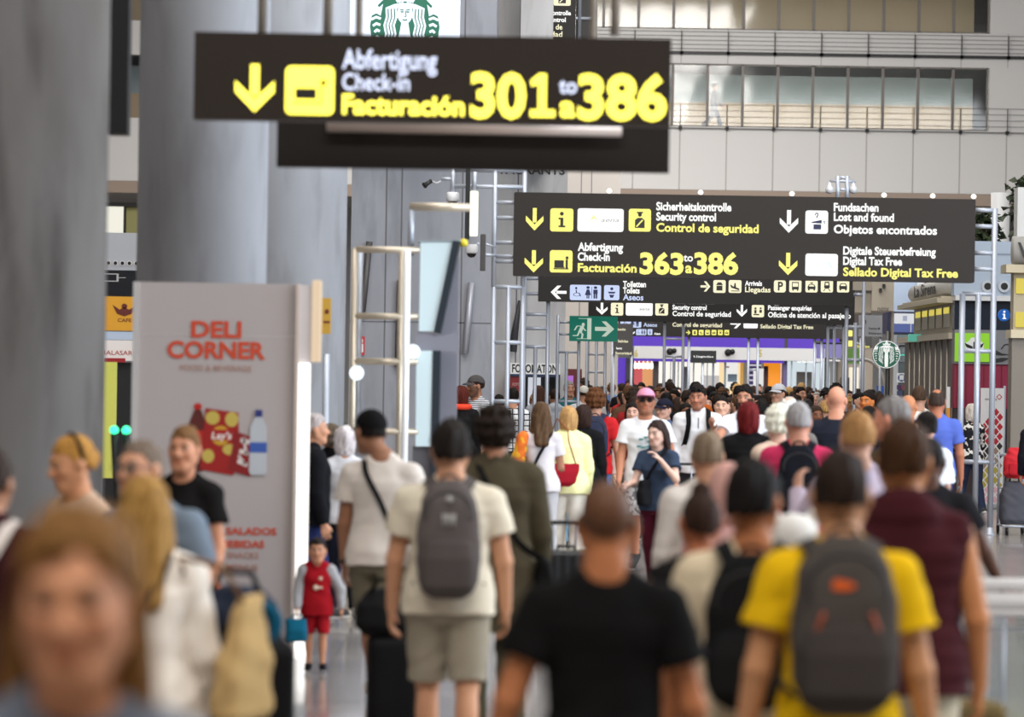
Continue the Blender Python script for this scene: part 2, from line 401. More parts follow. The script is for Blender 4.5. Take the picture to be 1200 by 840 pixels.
def skeleton(sp):
    s = sp['H'] / 1.75; fem = sp['sex'] == 'f'; J = {}
    if sp.get('kid'): pass
    hs = sp.get('head_scale', 1.05)
    lean = math.radians(sp.get('lean', 2)); U = rx(lean); piv = np.array((0, 0, .95)) * s
    up = lambda p: U @ (np.array(p, float) * s - piv) + piv
    legs = sp['legs'] if not isinstance(sp['legs'], str) else LEGS[sp['legs']]
    low = 9
    for sd, (hf, kf) in zip((1, -1), legs):
        a = math.radians(hf); k = math.radians(hf - kf); n = 'l' if sd > 0 else 'r'
        hip = np.array((sd * .092, 0, .91)) * s; sp_ = .02 if sp['legs'] == 'wide' else 0.0
        d1 = nrm((sd * (.012 + 2 * sp_), -math.sin(a), -math.cos(a))); d2 = nrm((sd * (.0 + 2 * sp_), -math.sin(k), -math.cos(k)))
        knee = hip + d1 * .425 * s; ank = knee + d2 * .405 * s
        p = max(0.0, -k * .95) if k < 0 else -min(.3, k * .5)
        heel = ank + rx(p) @ (np.array((0, .045, -.055)) * s); toe = ank + rx(p) @ (np.array((sd * .018, -.165, -.058)) * s)
        J['hip' + n], J['knee' + n], J['ank' + n], J['heel' + n], J['toe' + n], J['fp' + n] = hip, knee, ank, heel, toe, p
        low = min(low, heel[2] - .032 * s, toe[2] - .030 * s)
    J['drop'] = low
    sw = (.158 if fem else .180) * (0.5 + 0.5 * sp['build'])
    arms = sp['arms'] if not isinstance(sp['arms'], str) else ARMS[sp['arms']]
    for sd, ar in zip((1, -1), arms):
        n = 'l' if sd > 0 else 'r'; f, ab, el = [math.radians(q) for q in ar[:3]]; ab2 = math.radians(ar[3]) if len(ar) > 3 else ab * .25
        sh = up((sd * sw, .008, 1.382))
        d1 = U @ np.array((sd * math.sin(ab), -math.sin(f) * math.cos(ab), -math.cos(f) * math.cos(ab)))
        d2 = U @ np.array((sd * math.sin(ab2), -math.sin(f + el) * math.cos(ab2), -math.cos(f + el) * math.cos(ab2)))
        J['sh' + n] = sh; J['elb' + n] = sh + d1 * .295 * s; J['wr' + n] = J['elb' + n] + d2 * .25 * s; J['fd' + n] = d2; J['ad' + n] = d1
        J['hand' + n] = J['wr' + n] + d2 * .10 * s
    J['neck'] = up((0, .012, 1.49)); J['up'] = up; J['U'] = U; J['s'] = s
    hy, hp = sp.get('head', (0, 0)); J['RH'] = U.T @ rz(math.radians(hy)) @ rx(math.radians(hp)) if False else rz(math.radians(hy)) @ rx(math.radians(hp)) @ rx(lean * .3)
    hb = up((sp.get('head_dx', 0), .005, 1.555)); J['hs'] = s * hs
    J['head'] = hb + J['RH'] @ (np.array((0, -.012, .075)) * s * hs)
    return J
def hand_prims(J, n, s, curl):
    sd = 1 if n == 'l' else -1; W = J['wr' + n]; d = nrm(J['fd' + n])
    w = np.array((0, -1.0, .35)); w = nrm(w - d * (w @ d)); m = np.cross(d, w); m = m * (1 if m[0] * -sd > 0 else -1)
    out = [];
    for i, u in enumerate((.030, .010, -.010, -.029)):
        kn = W + (d * (.088 - abs(u) * .15) + w * u * 1.05) * s
        out.append((rcone(W + (d * .005 + w * u * .45) * s, kn, .0155 * s, .0115 * s), .012 * s))
        a = 0; p = kn; L = (.92, 1.0, .95, .78)[i]
        for j, (ln, r0, r1) in enumerate(((.042, .0098, .0088), (.027, .0088, .0080), (.021, .0080, .0066))):
            a += math.radians(curl * (.8, 1.15, .8)[j] + i * 2)
            q = p + (d * math.cos(a) + m * math.sin(a) + w * u * 1.2) * ln * L * s
            out.append((rcone(p, q, r0 * s, r1 * s), .004 * s)); p = q
    t0 = W + (d * .018 + w * .016) * s; t1 = W + (d * .048 + w * .045 + m * .012) * s; t2 = W + (d * .078 + w * .056 + m * .022) * s; t3 = W + (d * .098 + w * .056 + m * .032) * s
    out += [(rcone(t0, t1, .016 * s, .0115 * s), .01 * s), (rcone(t1, t2, .0115 * s, .0095 * s), .004 * s), (rcone(t2, t3, .0095 * s, .0075 * s), .004 * s)]
    return out
def smin_fields(A, B, kz):
    h = np.maximum(kz - np.abs(A - B), 0) / np.maximum(kz, 1e-6)
    return np.minimum(A, B) - h * h * kz * .25
def body_mesh(sp, J):
    s = J['s']; h = sp['vox']; fem = sp['sex'] == 'f'; b = sp['build']; RH, HC, hs = J['RH'], J['head'], J['hs']
    core = []; arm = []
    tab = [(z * s, wx * s * (b if z < 1.47 else 1), wy * s * (b if z < 1.47 else 1), cy * s) for z, wx, wy, cy in TORSO[sp['sex']]]
    piv = np.array((0, 0, .95)) * s
    core.append((loft([(z - .95 * s, wx, wy, cy) for z, wx, wy, cy in tab], piv, J['U']), 0.03 * s))
    for sd in (1, -1):
        core.append((rcone(J['up']((sd * .020, .014, 1.470)), J['up']((sd * .15 * (0.5 + .5 * b), .014, 1.370)), .036 * s, .046 * s), .04 * s))
    core.append((rcone(J['neck'], HC + RH @ (np.array((0, .022, -.05)) * hs), (.050 if fem else .058) * s, (.046 if fem else .055) * s), .03 * s))
    lt = 1.06 if fem else 1.0
    for n in 'lr':
        hp, kn, an = J['hip' + n], J['knee' + n], J['ank' + n]
        core.append((rcone(hp + (0, .008 * s, 0), kn, .090 * s * b * lt, .056 * s), .025 * s))
        dk = nrm(an - kn); bk = np.cross(np.array((1.0, 0, 0)), dk); bk = bk if bk[1] > 0 else -bk
        core.append((rcone(kn, an, .053 * s, .036 * s), .02 * s))
        core.append((ell(kn + dk * .13 * s + bk * .018 * s, np.array((.052, .052, .12)) * s, np.stack([np.array((1.0, 0, 0)), bk, dk], 1)), .03 * s))
        core.append((rcone(J['heel' + n] + (0, 0, .004), J['toe' + n] + (0, 0, .0), .030 * s, .024 * s), .02 * s))
        core.append((rcone(an, J['heel' + n], .036 * s, .028 * s), .02 * s))
        arm.append((rcone(J['sh' + n], J['elb' + n], (.050 if fem else .058) * s * (.6 + .4 * b), (.037 if fem else .042) * s), .02 * s))
        arm.append((rcone(J['elb' + n], J['wr' + n], (.038 if fem else .044) * s, (.025 if fem else .029) * s), .015 * s))
        cu = sp.get('curl', 22)
        arm += hand_prims(J, n, s, cu if not isinstance(cu, dict) else cu.get(n, 22))
    # head
    H = lambda c: HC + RH @ (np.array(c, float) * hs)
    e = lambda c, r: ell(H(c), np.array(r) * hs, RH)
    head = [(e((0, .016, .030), (.074, .094, .088)), .02), (e((0, -.022, -.040), (.058, .068, .076)), .035), (e((0, -.030, -.005), (.064, .062, .07)), .03)]
    head.append((rcone(H((-.012, -.066, -.096)), H((.012, -.066, -.096)), .022 * hs, .022 * hs), .03))
    for sd in (1, -1):
        head.append((rcone(H((sd * .055, .0, -.05)), H((sd * .022, -.062, -.098)), .024 * hs, .02 * hs), .03))
        head.append((e((sd * .040, -.062, -.024), (.024, .024, .024)), .02))
        head.append((e((sd * .080, .012, -.008), (.013, .024, .034)), .006))
    head.append((rcone(H((-.034, -.078, .026)), H((.034, -.078, .026)), .014 * hs, .014 * hs), .016))
    if h < .0105:
        head.append((rcone(H((0, -.086, .016)), H((0, -.108, -.026)), .009 * hs, .0155 * hs), .010))
        for sd in (1, -1): head.append((e((sd * .012, -.096, -.030), (.010, .010, .009)), .008))
        head.append((rcone(H((-.018, -.086, -.058)), H((.018, -.086, -.058)), .009 * hs, .009 * hs), .008))
        head.append((rcone(H((-.014, -.085, -.070)), H((.014, -.085, -.070)), .009 * hs, .009 * hs), .006))
    else:
        head.append((rcone(H((0, -.082, .016)), H((0, -.102, -.026)), .011 * hs, .018 * hs), .012))
    allp = [p for p, _ in core + arm + head]
    F = Field(np.min([p[1] for p in allp], 0), np.max([p[2] for p in allp], 0), h)
    for p, k in core: F.add(p, k)
    for p, k in head: F.add(p, k * s)
    if h < .0135:
        for sd in (1, -1): F.add(e((sd * .032, -.104, .004), (.019, .020, .013)), .012, 's')
    G = Field.__new__(Field); G.h, G.lo, G.n, G.ax = F.h, F.lo, F.n, F.ax; G.F = np.full(F.n, 9.0, np.float32)
    for p, k in arm: G.add(p, k)
    zs = J['shl'][2]; kz = (.055 * s * np.clip((F.ax[2] - (zs - .15 * s)) / (.1 * s), 0, 1)).astype(np.float32)[None, None, :]
    F.F = smin_fields(F.F, G.F, kz)
    v, f = F.mesh()
    # complexion
    q = (v - HC) @ RH / hs; x, y, z = q.T
    base = np.array(lin(sp['skin'])); col = np.tile(base, (len(v), 1))
    def mixc(w, c):
        nonlocal col
        col = col * (1 - w[:, None]) + np.array(c) * w[:, None]
    face = (y < -.045) & (np.abs(x) < .09) & (np.abs(z) < .14)
    hc = np.array(lin(sp['hair'][1])) if sp['hair'][1] else base * .3
    if sp['hair'][0] in ('buzz',):
        w = np.clip((y * .72 + z + .0) / .015, 0, 1) * (z > -.12) * (np.abs(x) < .1) * (np.abs(y) < .13); mixc(w * .8, hc)
    rosy = np.exp(-((np.abs(x) - .042) / .02) ** 2 - ((z + .03) / .02) ** 2) * face; mixc(rosy * .25, base * np.array((1.05, .72, .68)))
    if sp.get('beard'):
        w = ((z < -.042) | ((np.abs(x) > .048) & (z < -.0))) & (y < .012) & (z > -.135) & (np.abs(x) < .09)
        mixc(w * sp['beard'] * (~((np.abs(x) < .02) & (np.abs(z + .062) < .011))), hc * .9)
    lips = np.exp(-(x / .022) ** 4 - ((z + .064) / .010) ** 2) * (y < -.07) * face; mixc(np.clip(lips * 1.1, 0, 1) * .75, base * np.array((.85, .48, .45)))
    br = np.exp(-((np.abs(x) - .034) / .021) ** 4 - ((z - .031) / .0075) ** 2) * face * (y < -.06); mixc(np.clip(br * 1.2, 0, 1) * .85, hc * .7)
    ey = np.exp(-((np.abs(x) - .032) / .016) ** 4 - ((z - .004) / .008) ** 2) * face * (y < -.05); mixc(np.clip(ey * 1.1, 0, 1) * .7, base * .22)
    col = np.clip(col, 0.002, 1)
    v[:, 2] -= J['drop']
    return np_mesh('body', v, f, col)
def wrinkle(amp, f=1.0, seed=0.0):
    def g(X, Y, Z):
        return amp * (np.sin(26 * f * X + 9 * Z + 3 * np.sin(14 * Z + seed) + seed) * np.sin(17 * f * Z + 11 * Y + 2.2 * np.sin(9 * X) + 1.7 * seed)
                      + .5 * np.sin(43 * f * Z + 31 * X + seed) * np.sin(39 * Y + 2 * seed))
    return g
TOPS = {'t': (.012, .56, .84), 'polo': (.013, .6, .86), 'long': (.014, 9, .85), 'jacket': (.026, 9, .82), 'coat': (.028, 9, .56), 'vest': (.034, 0, .84),
        'tank': (.010, 0, .88), 'hoodie': (.024, 9, .83), 'jersey': (.010, 0, .77), 'dress': (.016, .4, .45), 'blouse': (.018, .75, .82)}
def top_mesh(sp, J):
    s = J['s']; h = sp['vox'] * 1.05; b = sp['build']; kind = sp['top'][0]; ease, slv, hem = TOPS[kind]; ease = sp.get('ease', ease)
    T = TORSO[sp['sex']]; zz = np.array([t[0] for t in T]); wx = np.array([t[1] for t in T]) * b; wy = np.array([t[2] for t in T]) * b; cy = np.array([t[3] for t in T])
    chest = np.interp(1.34, zz, wx)
    rows = []
    for z in sorted({hem, .70, .86, .92, 1.0, 1.08, 1.18, 1.28, 1.36, 1.39, 1.42, 1.445, 1.458} | {float(q) for q in zz if 1.0 < q < 1.45}):
        if z < hem: continue
        zc = max(z, .87); w = np.interp(zc, zz, wx); d = np.interp(zc, zz, wy)
        if z < 1.30: w = max(w, chest * (.90 if kind in ('t', 'long', 'polo', 'jacket', 'coat', 'vest', 'hoodie', 'blouse') else .7))
        if z < 1.24: d = max(d, np.interp(1.26, zz, wy) * .94)
        if sp['sex'] == 'f' and 1.1 < z < 1.36: d += .008
        fl = .022 if z < .95 else .014 if z < 1.05 else 0.004 if z < 1.12 else 0
        if kind in ('coat', 'dress') and z < .85: fl += (.85 - z) * .12
        rows.append((z * s - .95 * s, (w + ease + fl) * s, (d + ease + fl) * s, np.interp(zc, zz, cy) * s))
    rows = sorted(set(rows)); piv = np.array((0, 0, .95)) * s
    core = [(loft(rows, piv, J['U']), 0)]
    for sd in (1, -1):
        core.append((rcone(J['up']((sd * .036, .016, 1.478)), J['up']((sd * .15 * (.5 + .5 * b), .014, 1.380)), .040 * s + ease * .6, .047 * s + ease * .8), .03 * s))
    if kind in ('jacket', 'hoodie', 'coat', 'polo', 'vest'):
        core.append((rcone(J['up']((0, .014, 1.455)), J['up']((0, .008, 1.495 if kind != 'polo' else 1.476)), .062 * s + ease * .5, .058 * s + ease * .5), .01))
    if kind == 'hoodie' or sp.get('hood'):
        core.append((ell(J['up']((0, .095, 1.455)), np.array((.115, .065, .085)) * s, J['U']), .03))
    arm = []
    if slv > 0:
        for n in 'lr':
            a, e_, w_ = J['sh' + n], J['elb' + n], J['wr' + n]; ru = (.052 if sp['sex'] == 'f' else .060) * s * (.6 + .4 * b)
            if slv < 5:
                t = a + (e_ - a) * slv
                fl = .020 if kind in ('t', 'blouse') else .012
                arm.append((flatcone(a, t, ru + ease, ru - .008 + ease + fl * s), 0))
            else:
                arm.append((rcone(a, e_, ru + ease, .044 * s + ease), .01)); arm.append((flatcone(e_, w_ + (w_ - e_) * .04, .044 * s + ease, .033 * s + ease * .7), .01))
    else:
        for n in 'lr': core.append((ell(J['sh' + n], np.array((.05, .065, .07)) * s), .03))
    allp = [p for p, _ in core + arm]
    F = Field(np.min([p[1] for p in allp], 0), np.max([p[2] for p in allp], 0), h)
    for p, k in core: F.add(p, k)
    if arm:
        G = Field.__new__(Field); G.h, G.lo, G.n, G.ax = F.h, F.lo, F.n, F.ax; G.F = np.full(F.n, 9.0, np.float32)
        for p, k in arm: G.add(p, k)
        zs = J['shl'][2]; kz = (.05 * s * np.clip((F.ax[2] - (zs - .15 * s)) / (.1 * s), 0, 1)).astype(np.float32)[None, None, :]
        F.F = smin_fields(F.F, G.F, kz)
    if kind == 'vest' or sp.get('quilt'):
        F.disp(lambda X, Y, Z: -.0045 * np.abs(np.sin(Z * 46)) + 0 * X + 0 * Y)
    F.disp(wrinkle(.0032 if kind not in ('tank',) else .001, 1.0, sp['seed'] * 1.3))
    # neckline
    nk = J['up']((0, -.02 if kind in ('t', 'tank', 'blouse', 'dress') else .0, 1.500)); r = (.066 if kind in ('t', 'polo') else .095 if kind in ('tank', 'dress', 'blouse') else .05)
    F.add(ell(nk, np.array((r, r * 1.15, .056)) * s), .01, 's')
    v, f = F.mesh(); v[:, 2] -= J['drop']
    return np_mesh('top', v, f)
def bottom_mesh(sp, J):
    s = J['s']; h = sp['vox'] * 1.05; b = sp['build']; kind = sp['bottom'][0]; fem = sp['sex'] == 'f'; T = TORSO[sp['sex']]
    zz = np.array([t[0] for t in T]); wx = np.array([t[1] for t in T]) * b; wy = np.array([t[2] for t in T]) * b; cy = np.array([t[3] for t in T])
    core = []
    if kind == 'skirt':
        rows = [(z * s, (np.interp(max(z, .88), zz, wx) + .014 + max(0, .9 - z) * .18) * s, (np.interp(max(z, .88), zz, wy) + .014 + max(0, .9 - z) * .16) * s, .01 * s) for z in (.48, .6, .75, .88, .96, 1.03)]
        core.append((loft(rows), 0))
    else:
        rows = [(z * s, (np.interp(z, zz, wx) + .011) * s, (np.interp(z, zz, wy) + .012) * s, np.interp(z, zz, cy) * s) for z in (.80, .84, .88, .92, .96, 1.0, 1.02)]
        core.append((loft(rows), 0)); lt = 1.06 if fem else 1.0
        for n in 'lr':
            hp, kn, an = J['hip' + n] + (0, .008 * s, 0), J['knee' + n], J['ank' + n]
            if kind == 'shorts':
                t = hp + (kn - hp) * .93
                core.append((flatcone(hp, t, (.098 * b * lt + .008) * s, (.092) * s), .025 * s))
            else:
                e2 = {'jeans': .012, 'pants': .022, 'wide': .040, 'slim': .008}[kind]
                core.append((rcone(hp, kn, (.093 * b * lt + .008) * s, (.058 + e2) * s), .025 * s))
                core.append((flatcone(kn, an + (an - kn) * .10, (.057 + e2) * s, (.046 + e2 * 1.3) * s), .015 * s))
                dk = nrm(an - kn)
                core.append((ell(kn + dk * .13 * s + np.array((0, .015 * s, 0)), np.array((.056, .056, .12)) * s), .03 * s))
    F = Field(np.min([p[1] for p, _ in core], 0), np.max([p[2] for p, _ in core], 0), h)
    for p, k in core: F.add(p, k)
    F.disp(wrinkle(.003, .9, sp['seed'] * 2.1 + 1))
    v, f = F.mesh(); v[:, 2] -= J['drop']
    return np_mesh('bottom', v, f)
def shoe_mesh(sp, J, n):
    s = J['s']; h = min(sp['vox'], .010); he, to, an, p = J['heel' + n], J['toe' + n], J['ank' + n], J['fp' + n]; R = rx(p)
    up = R @ np.array((0, 0, 1.0)); pr = [(rcone(he + up * .012 * s, to + up * .012 * s + (to - he) * .06, .043 * s, .040 * s), .0), (rcone(he + up * .02 * s, an - (an - he) * .1, .040 * s, .046 * s), .03 * s), (ell((he + to) / 2 + up * .022 * s + (he - to) * .1, np.array((.042, .10, .045)) * s, R), .02)]
    F = Field(np.min([q[1] for q, _ in pr], 0), np.max([q[2] for q, _ in pr], 0), h)
    for q, k in pr: F.add(q, k)
    c = (he + to) / 2 - up * .029 * s
    F.cut(lambda X, Y, Z: -((X - c[0]) * up[0] + (Y - c[1]) * up[1] + (Z - c[2]) * up[2]))
    v, f = F.mesh(); v[:, 2] -= J['drop']
    me = np_mesh('shoe', v, f)
    cc = c.copy(); cc[2] -= J['drop']
    hgt = (v - cc) @ up
    fz = hgt[f].mean(1) < .024 * s
    me.polygons.foreach_set('material_index', fz.astype(np.int32))
    return me
def hair_mesh(sp, J):
    st = sp['hair'][0]
    if st in ('bald', 'buzz', None): return None
    RH, HC, hs, s = J['RH'], J['head'], J['hs'], J['s']; h = min(sp['vox'] * 1.0, .011)
    H = lambda c: HC + RH @ (np.array(c, float) * hs)
    e = lambda c, r: ell(H(c), np.array(r) * hs, RH)
    t = {'short': .014, 'shortest': .008, 'thick': .022, 'quiff': .018, 'curly': .024, 'bob': .016, 'long': .014, 'ponytail': .008, 'bun': .009, 'ring': .007, 'afro': .045, 'puff': .03}.get(st, .012)
    sx = .35 if st in ('short', 'shortest', 'quiff', 'thick', 'bun', 'ponytail', 'ring') else 1.0
    cap = e((0, .018, .032), (.075 + t * sx, .094 + t, .088 + t))
    pr = [cap]
    F0 = [(e((0, .020, -.01), (.072 + t * sx, .088 + t * .9, .085 + t)), .02)] if st not in ('ring',) else [(e((0, .022, -.01), (.073 + t, .090 + t, .08)), .02)]
    extra = []; body_axis = J['U']
    if st in ('bob',):
        extra += [(e((sd * .062, .02, -.055), (.030, .062, .085)), .03) for sd in (1, -1)] + [(e((0, .065, -.06), (.075, .045, .085)), .03)]
    if st == 'long':
        L = sp.get('hair_len', .34)
        down = np.array((0, 0, -1.0)); bk = RH @ np.array((0, 1.0, 0))
        for sd in (1, -1):
            a = H((sd * .070, .02, -.02)); b_ = a + down * L * .85 * s + (RH @ np.array((sd * .03, -.01 + .05, 0))) * s
            extra += [(rcone(a, b_, .034 * hs, .030 * hs), .03)]
            a2 = H((sd * .035, .075, -.03)); b2 = a2 + down * L * s + bk * .07 * s
            extra += [(rcone(a2, b2, .050 * hs, .038 * hs), .04)]
    if st == 'ponytail':
        a = H((0, .105, .02)); m_ = H((0, .165, -.02)); b_ = m_ + np.array((0, 0, -.22 * s))
        extra += [(rcone(a, m_, .024 * hs, .034 * hs), .02), (rcone(m_, b_, .034 * hs, .016 * hs), .02)]
    if st == 'scarf':
        extra += [(e((0, .025, -.12), (.105, .105, .075)), .04), (e((0, .05, -.03), (.088, .085, .11)), .03)]
    if st == 'bun': extra += [(e(sp.get('bun_at', (0, .115, .06)), (.045, .042, .042)), .01)]
    if st == 'quiff': extra += [(e((0, -.045, .10), (.055, .045, .038)), .03)]
    if st in ('puff', 'curly'): extra += [(e((0, .03, .0), (.085 + t * .6, .09 + t * .5, .09)), .02)]
    allp = pr + [p for p, _ in F0 + extra]
    F = Field(np.min([p[1] for p in allp], 0), np.max([p[2] for p in allp], 0), h)
    F.add(cap)
    for p, k in F0: F.add(p, k)
    # hairline: keep what lies above and behind the line from the forehead to the nape
    hl = {'ring': -.03}.get(st, 0.0); line = sp.get('hairline', .012)
    def keep(X, Y, Z):
        x, y, z = X - HC[0], Y - HC[1], Z - HC[2]
        a = (RH[0, 0] * x + RH[1, 0] * y + RH[2, 0] * z) / hs; b_ = (RH[0, 1] * x + RH[1, 1] * y + RH[2, 1] * z) / hs; c = (RH[0, 2] * x + RH[1, 2] * y + RH[2, 2] * z) / hs
        low = {'short': -.032, 'shortest': -.028, 'quiff': -.032, 'thick': -.040, 'ring': -.04, 'curly': -.055, 'bun': -.05, 'ponytail': -.05}.get(st, -.105)
        d = np.maximum(-(b_ * .75 + c - line - np.where((b_ < -.03) & (st in ('short', 'shortest', 'quiff', 'thick')), .55 * np.maximum(0, np.abs(a) - .022) * np.maximum(0, .065 - np.abs(a)) * 22, 0)) * .8 - np.maximum(0, np.abs(a) - .062) * .6 * (b_ > -.05), low - c)
        return d * hs
    F.cut(keep)
    if st == 'ring': F.add(e((0, .055, .135), (.046, .060, .060)), .01, 's')
    for p, k in extra: F.add(p, k * s)
    if extra and st in ('long', 'bob', 'scarf'):      # open the curtain of hair in front of the face
        F.add(e((0, -.085, -.03), (.054, .085, .105)), .015, 's')
    amp = {'curly': .010, 'afro': .012, 'thick': .008, 'puff': .007, 'short': .0055, 'quiff': .006, 'long': .005, 'bob': .005, 'scarf': .0}.get(st, .0035)
    fr = 95 if st in ('curly', 'afro', 'puff') else 60
    sd_ = sp['seed']
    F.disp(lambda X, Y, Z: amp * (np.sin(fr * X + 8 * Z + sd_) * np.sin(fr * Y + 2 + 2 * sd_) + .8 * np.sin(2.1 * fr * X + 31 * Z + sd_) * np.sin(1.7 * fr * Y + 23 * Z) + (.6 * np.sin(fr * Z + 1.5) if st in ('curly', 'afro', 'puff') else 0)) + 0 * Z)
    v, f = F.mesh()
    if len(v) == 0: return None
    v[:, 2] -= J['drop']
    return np_mesh('hair', v, f)
def cap_meshes(sp, J):
    """baseball cap: crown and brim; 'back': brim turned backwards"""
    RH, HC, hs = J['RH'], J['head'].copy(), J['hs']; HC = HC - np.array((0, 0, J['drop']))
    e = lambda c, r: ell(HC + RH @ (np.array(c, float) * hs), np.array(r) * hs, RH); back = sp['cap'].get('back', False)
    F = Field(*[q for q in (lambda p: (p[1], p[2]))(e((0, .014, .035), (.092, .112, .105)))], .008); F.add(e((0, .014, .035), (.090, .110, .100)))
    def below(X, Y, Z):
        x, y, z = X - HC[0], Y - HC[1], Z - HC[2]
        b_ = RH[0, 1] * x + RH[1, 1] * y + RH[2, 1] * z; c = RH[0, 2] * x + RH[1, 2] * y + RH[2, 2] * z
        return (.052 * hs - c) - np.maximum(0, b_) * .35
    F.cut(below); v, f = F.mesh(); crown = np_mesh('cap', v, f)
    sg = 1 if back else -1; mb = MB(); rows = []
    for j in range(5):
        r = j / 4.0; rows.append([HC + RH @ (np.array((math.sin(a) * (.086 + .004 * r), .014 + sg * (math.cos(a) * (.100 + .075 * r)), .056 - .02 * r - .012 * math.sin(a) ** 2 * 2)) * hs) for a in np.linspace(-1.15, 1.15, 13)])
    vs = [q for r in rows for q in r] + [q + np.array((0, 0, -.005)) for r in rows for q in r]; n = 13; fs = []
    for j in range(4):
        for i in range(12):
            fs.append([j * n + i, j * n + i + 1, (j + 1) * n + i + 1, (j + 1) * n + i]); fs.append([65 + j * n + i, 65 + (j + 1) * n + i, 65 + (j + 1) * n + i + 1, 65 + j * n + i + 1])
    for i in range(12): fs.append([4 * n + i, 4 * n + i + 1, 65 + 4 * n + i + 1, 65 + 4 * n + i])
    mb.add(vs, fs, True); return crown, mb
EYE = None
def eye_mesh():
    global EYE
    if EYE: return EYE
    bm = bmesh.new(); bmesh.ops.create_uvsphere(bm, u_segments=16, v_segments=12, radius=.0112)
    me = bpy.data.meshes.new('eye'); bm.to_mesh(me); bm.free()
    me.materials.append(plain((225, 220, 214), .25)); me.materials.append(plain((52, 36, 26), .2))
    for p in me.polygons: p.use_smooth = True; p.material_index = 1 if p.center.y < -.0088 else 0
    EYE = me; return me
PEOPLE = []
def person(px, py, d, yaw, label, **kw):
    """px, py: where the top of the head shows; d: distance. The height follows from them."""
    sp = dict(sex='m', build=1.0, skin=(196, 142, 112), hair=('short', (50, 38, 30)), top=('t', (220, 214, 208)), bottom=('jeans', (48, 56, 76)), shoes=((60, 58, 58), (225, 222, 218)),
              legs='step', arms='hang', vox=.0095, eyes=True, seed=len(PEOPLE) * .7, name='person', cat='person')
    sp.update(kw)
    w = P(px, py, d); extra = .012 + (.012 if sp['hair'][0] in ('thick', 'curly', 'puff', 'afro', 'quiff') else 0)
    if 'H' not in kw: sp['H'] = w.z - extra
    sp['H'] = float(sp['H'])
    J = skeleton(sp); J['H'] = sp['H']
    # match the standing height exactly (the stride lowers the hips)
    top_now = J['head'][2] + .118 * J['hs'] - J['drop']
    if 'H' not in kw:
        sp['H'] *= (w.z - extra) / top_now; J = skeleton(sp)
    hx = J['head']; yr = math.radians(yaw); c, s_ = math.cos(yr), math.sin(yr)
    loc = (w.x - (c * hx[0] - s_ * hx[1]), d - (s_ * hx[0] + c * hx[1]), sp.get('z', 0.0))
    bm_ = body_mesh(sp, J); bm_.materials.append(skin_mat())
    root = link(bpy.data.objects.new(sp['name'], bm_)); root.location = loc; root.rotation_euler = (0, 0, yr)
    tag(root, label, sp['cat'], sp.get('group'))
    def child(name, me, *mats):
        for m in mats: me.materials.append(m)
        return link(bpy.data.objects.new(name, me), root)
    TN = {'t': 't_shirt', 'polo': 'polo_shirt', 'long': 'long_sleeved_shirt', 'tank': 'sleeveless_top'}.get(sp['top'][0], sp['top'][0])
    child(TN, top_mesh(sp, J), sp['top'][1] if not isinstance(sp['top'][1], tuple) else cloth(sp['top'][1]))
    if sp['bottom']: 
        bo = {'pants': 'trousers', 'wide': 'trousers', 'slim': 'leggings'}.get(sp['bottom'][0], sp['bottom'][0])
        child(bo, bottom_mesh(sp, J), sp['bottom'][1] if not isinstance(sp['bottom'][1], tuple) else cloth(sp['bottom'][1]))
    for n in 'lr': child('shoe', shoe_mesh(sp, J, n), cloth(sp['shoes'][0]), plain(sp['shoes'][1], .6))
    hm = hair_mesh(sp, J)
    if hm: child('headscarf' if sp['hair'][0] == 'scarf' else 'hair', hm, cloth(sp['hair'][1]) if sp['hair'][0] == 'scarf' else hair_mat(sp['hair'][1]))
    if sp.get('over'):
        sp2 = dict(sp); sp2['top'] = sp['over']; sp2['ease'] = sp.get('over_ease', .024); child(sp.get('over_name', 'jersey'), top_mesh(sp2, J), cloth(sp['over'][1]))
    if sp.get('cap'):
        cr, br = cap_meshes(sp, J); co = child('cap', cr, cloth(sp['cap']['col'])); br.build('brim', cloth(sp['cap'].get('brim', sp['cap']['col'])), co)
    if sp['eyes']:
        for sd in (1, -1):
            o = link(bpy.data.objects.new('eye', eye_mesh()), root); R4 = Matrix([list(r) for r in J['RH']]).to_4x4()
            o.matrix_local = Matrix.Translation(Vector(J['head'] + J['RH'] @ (np.array((sd * .032, -.0765, .004)) * J['hs']) - np.array((0, 0, J['drop'])))) @ R4 @ Matrix.Scale(J['hs'], 4)
    J['root'] = root; J['sp'] = sp
    J['pt'] = lambda v: np.array(v, float) - np.array((0, 0, J['drop']))       # skeleton point -> root's own frame
    J['world'] = lambda v: Vector((c * v[0] - s_ * v[1] + loc[0], s_ * v[0] + c * v[1] + loc[1], v[2] + loc[2]))
    PEOPLE.append(J); return J
def on_person(J, name, label, cat, group=None):
    """an Empty for a thing a person carries, in that person's frame"""
    r = J['root']; return empty(name, tuple(r.location), r.rotation_euler[2], label, cat, group)
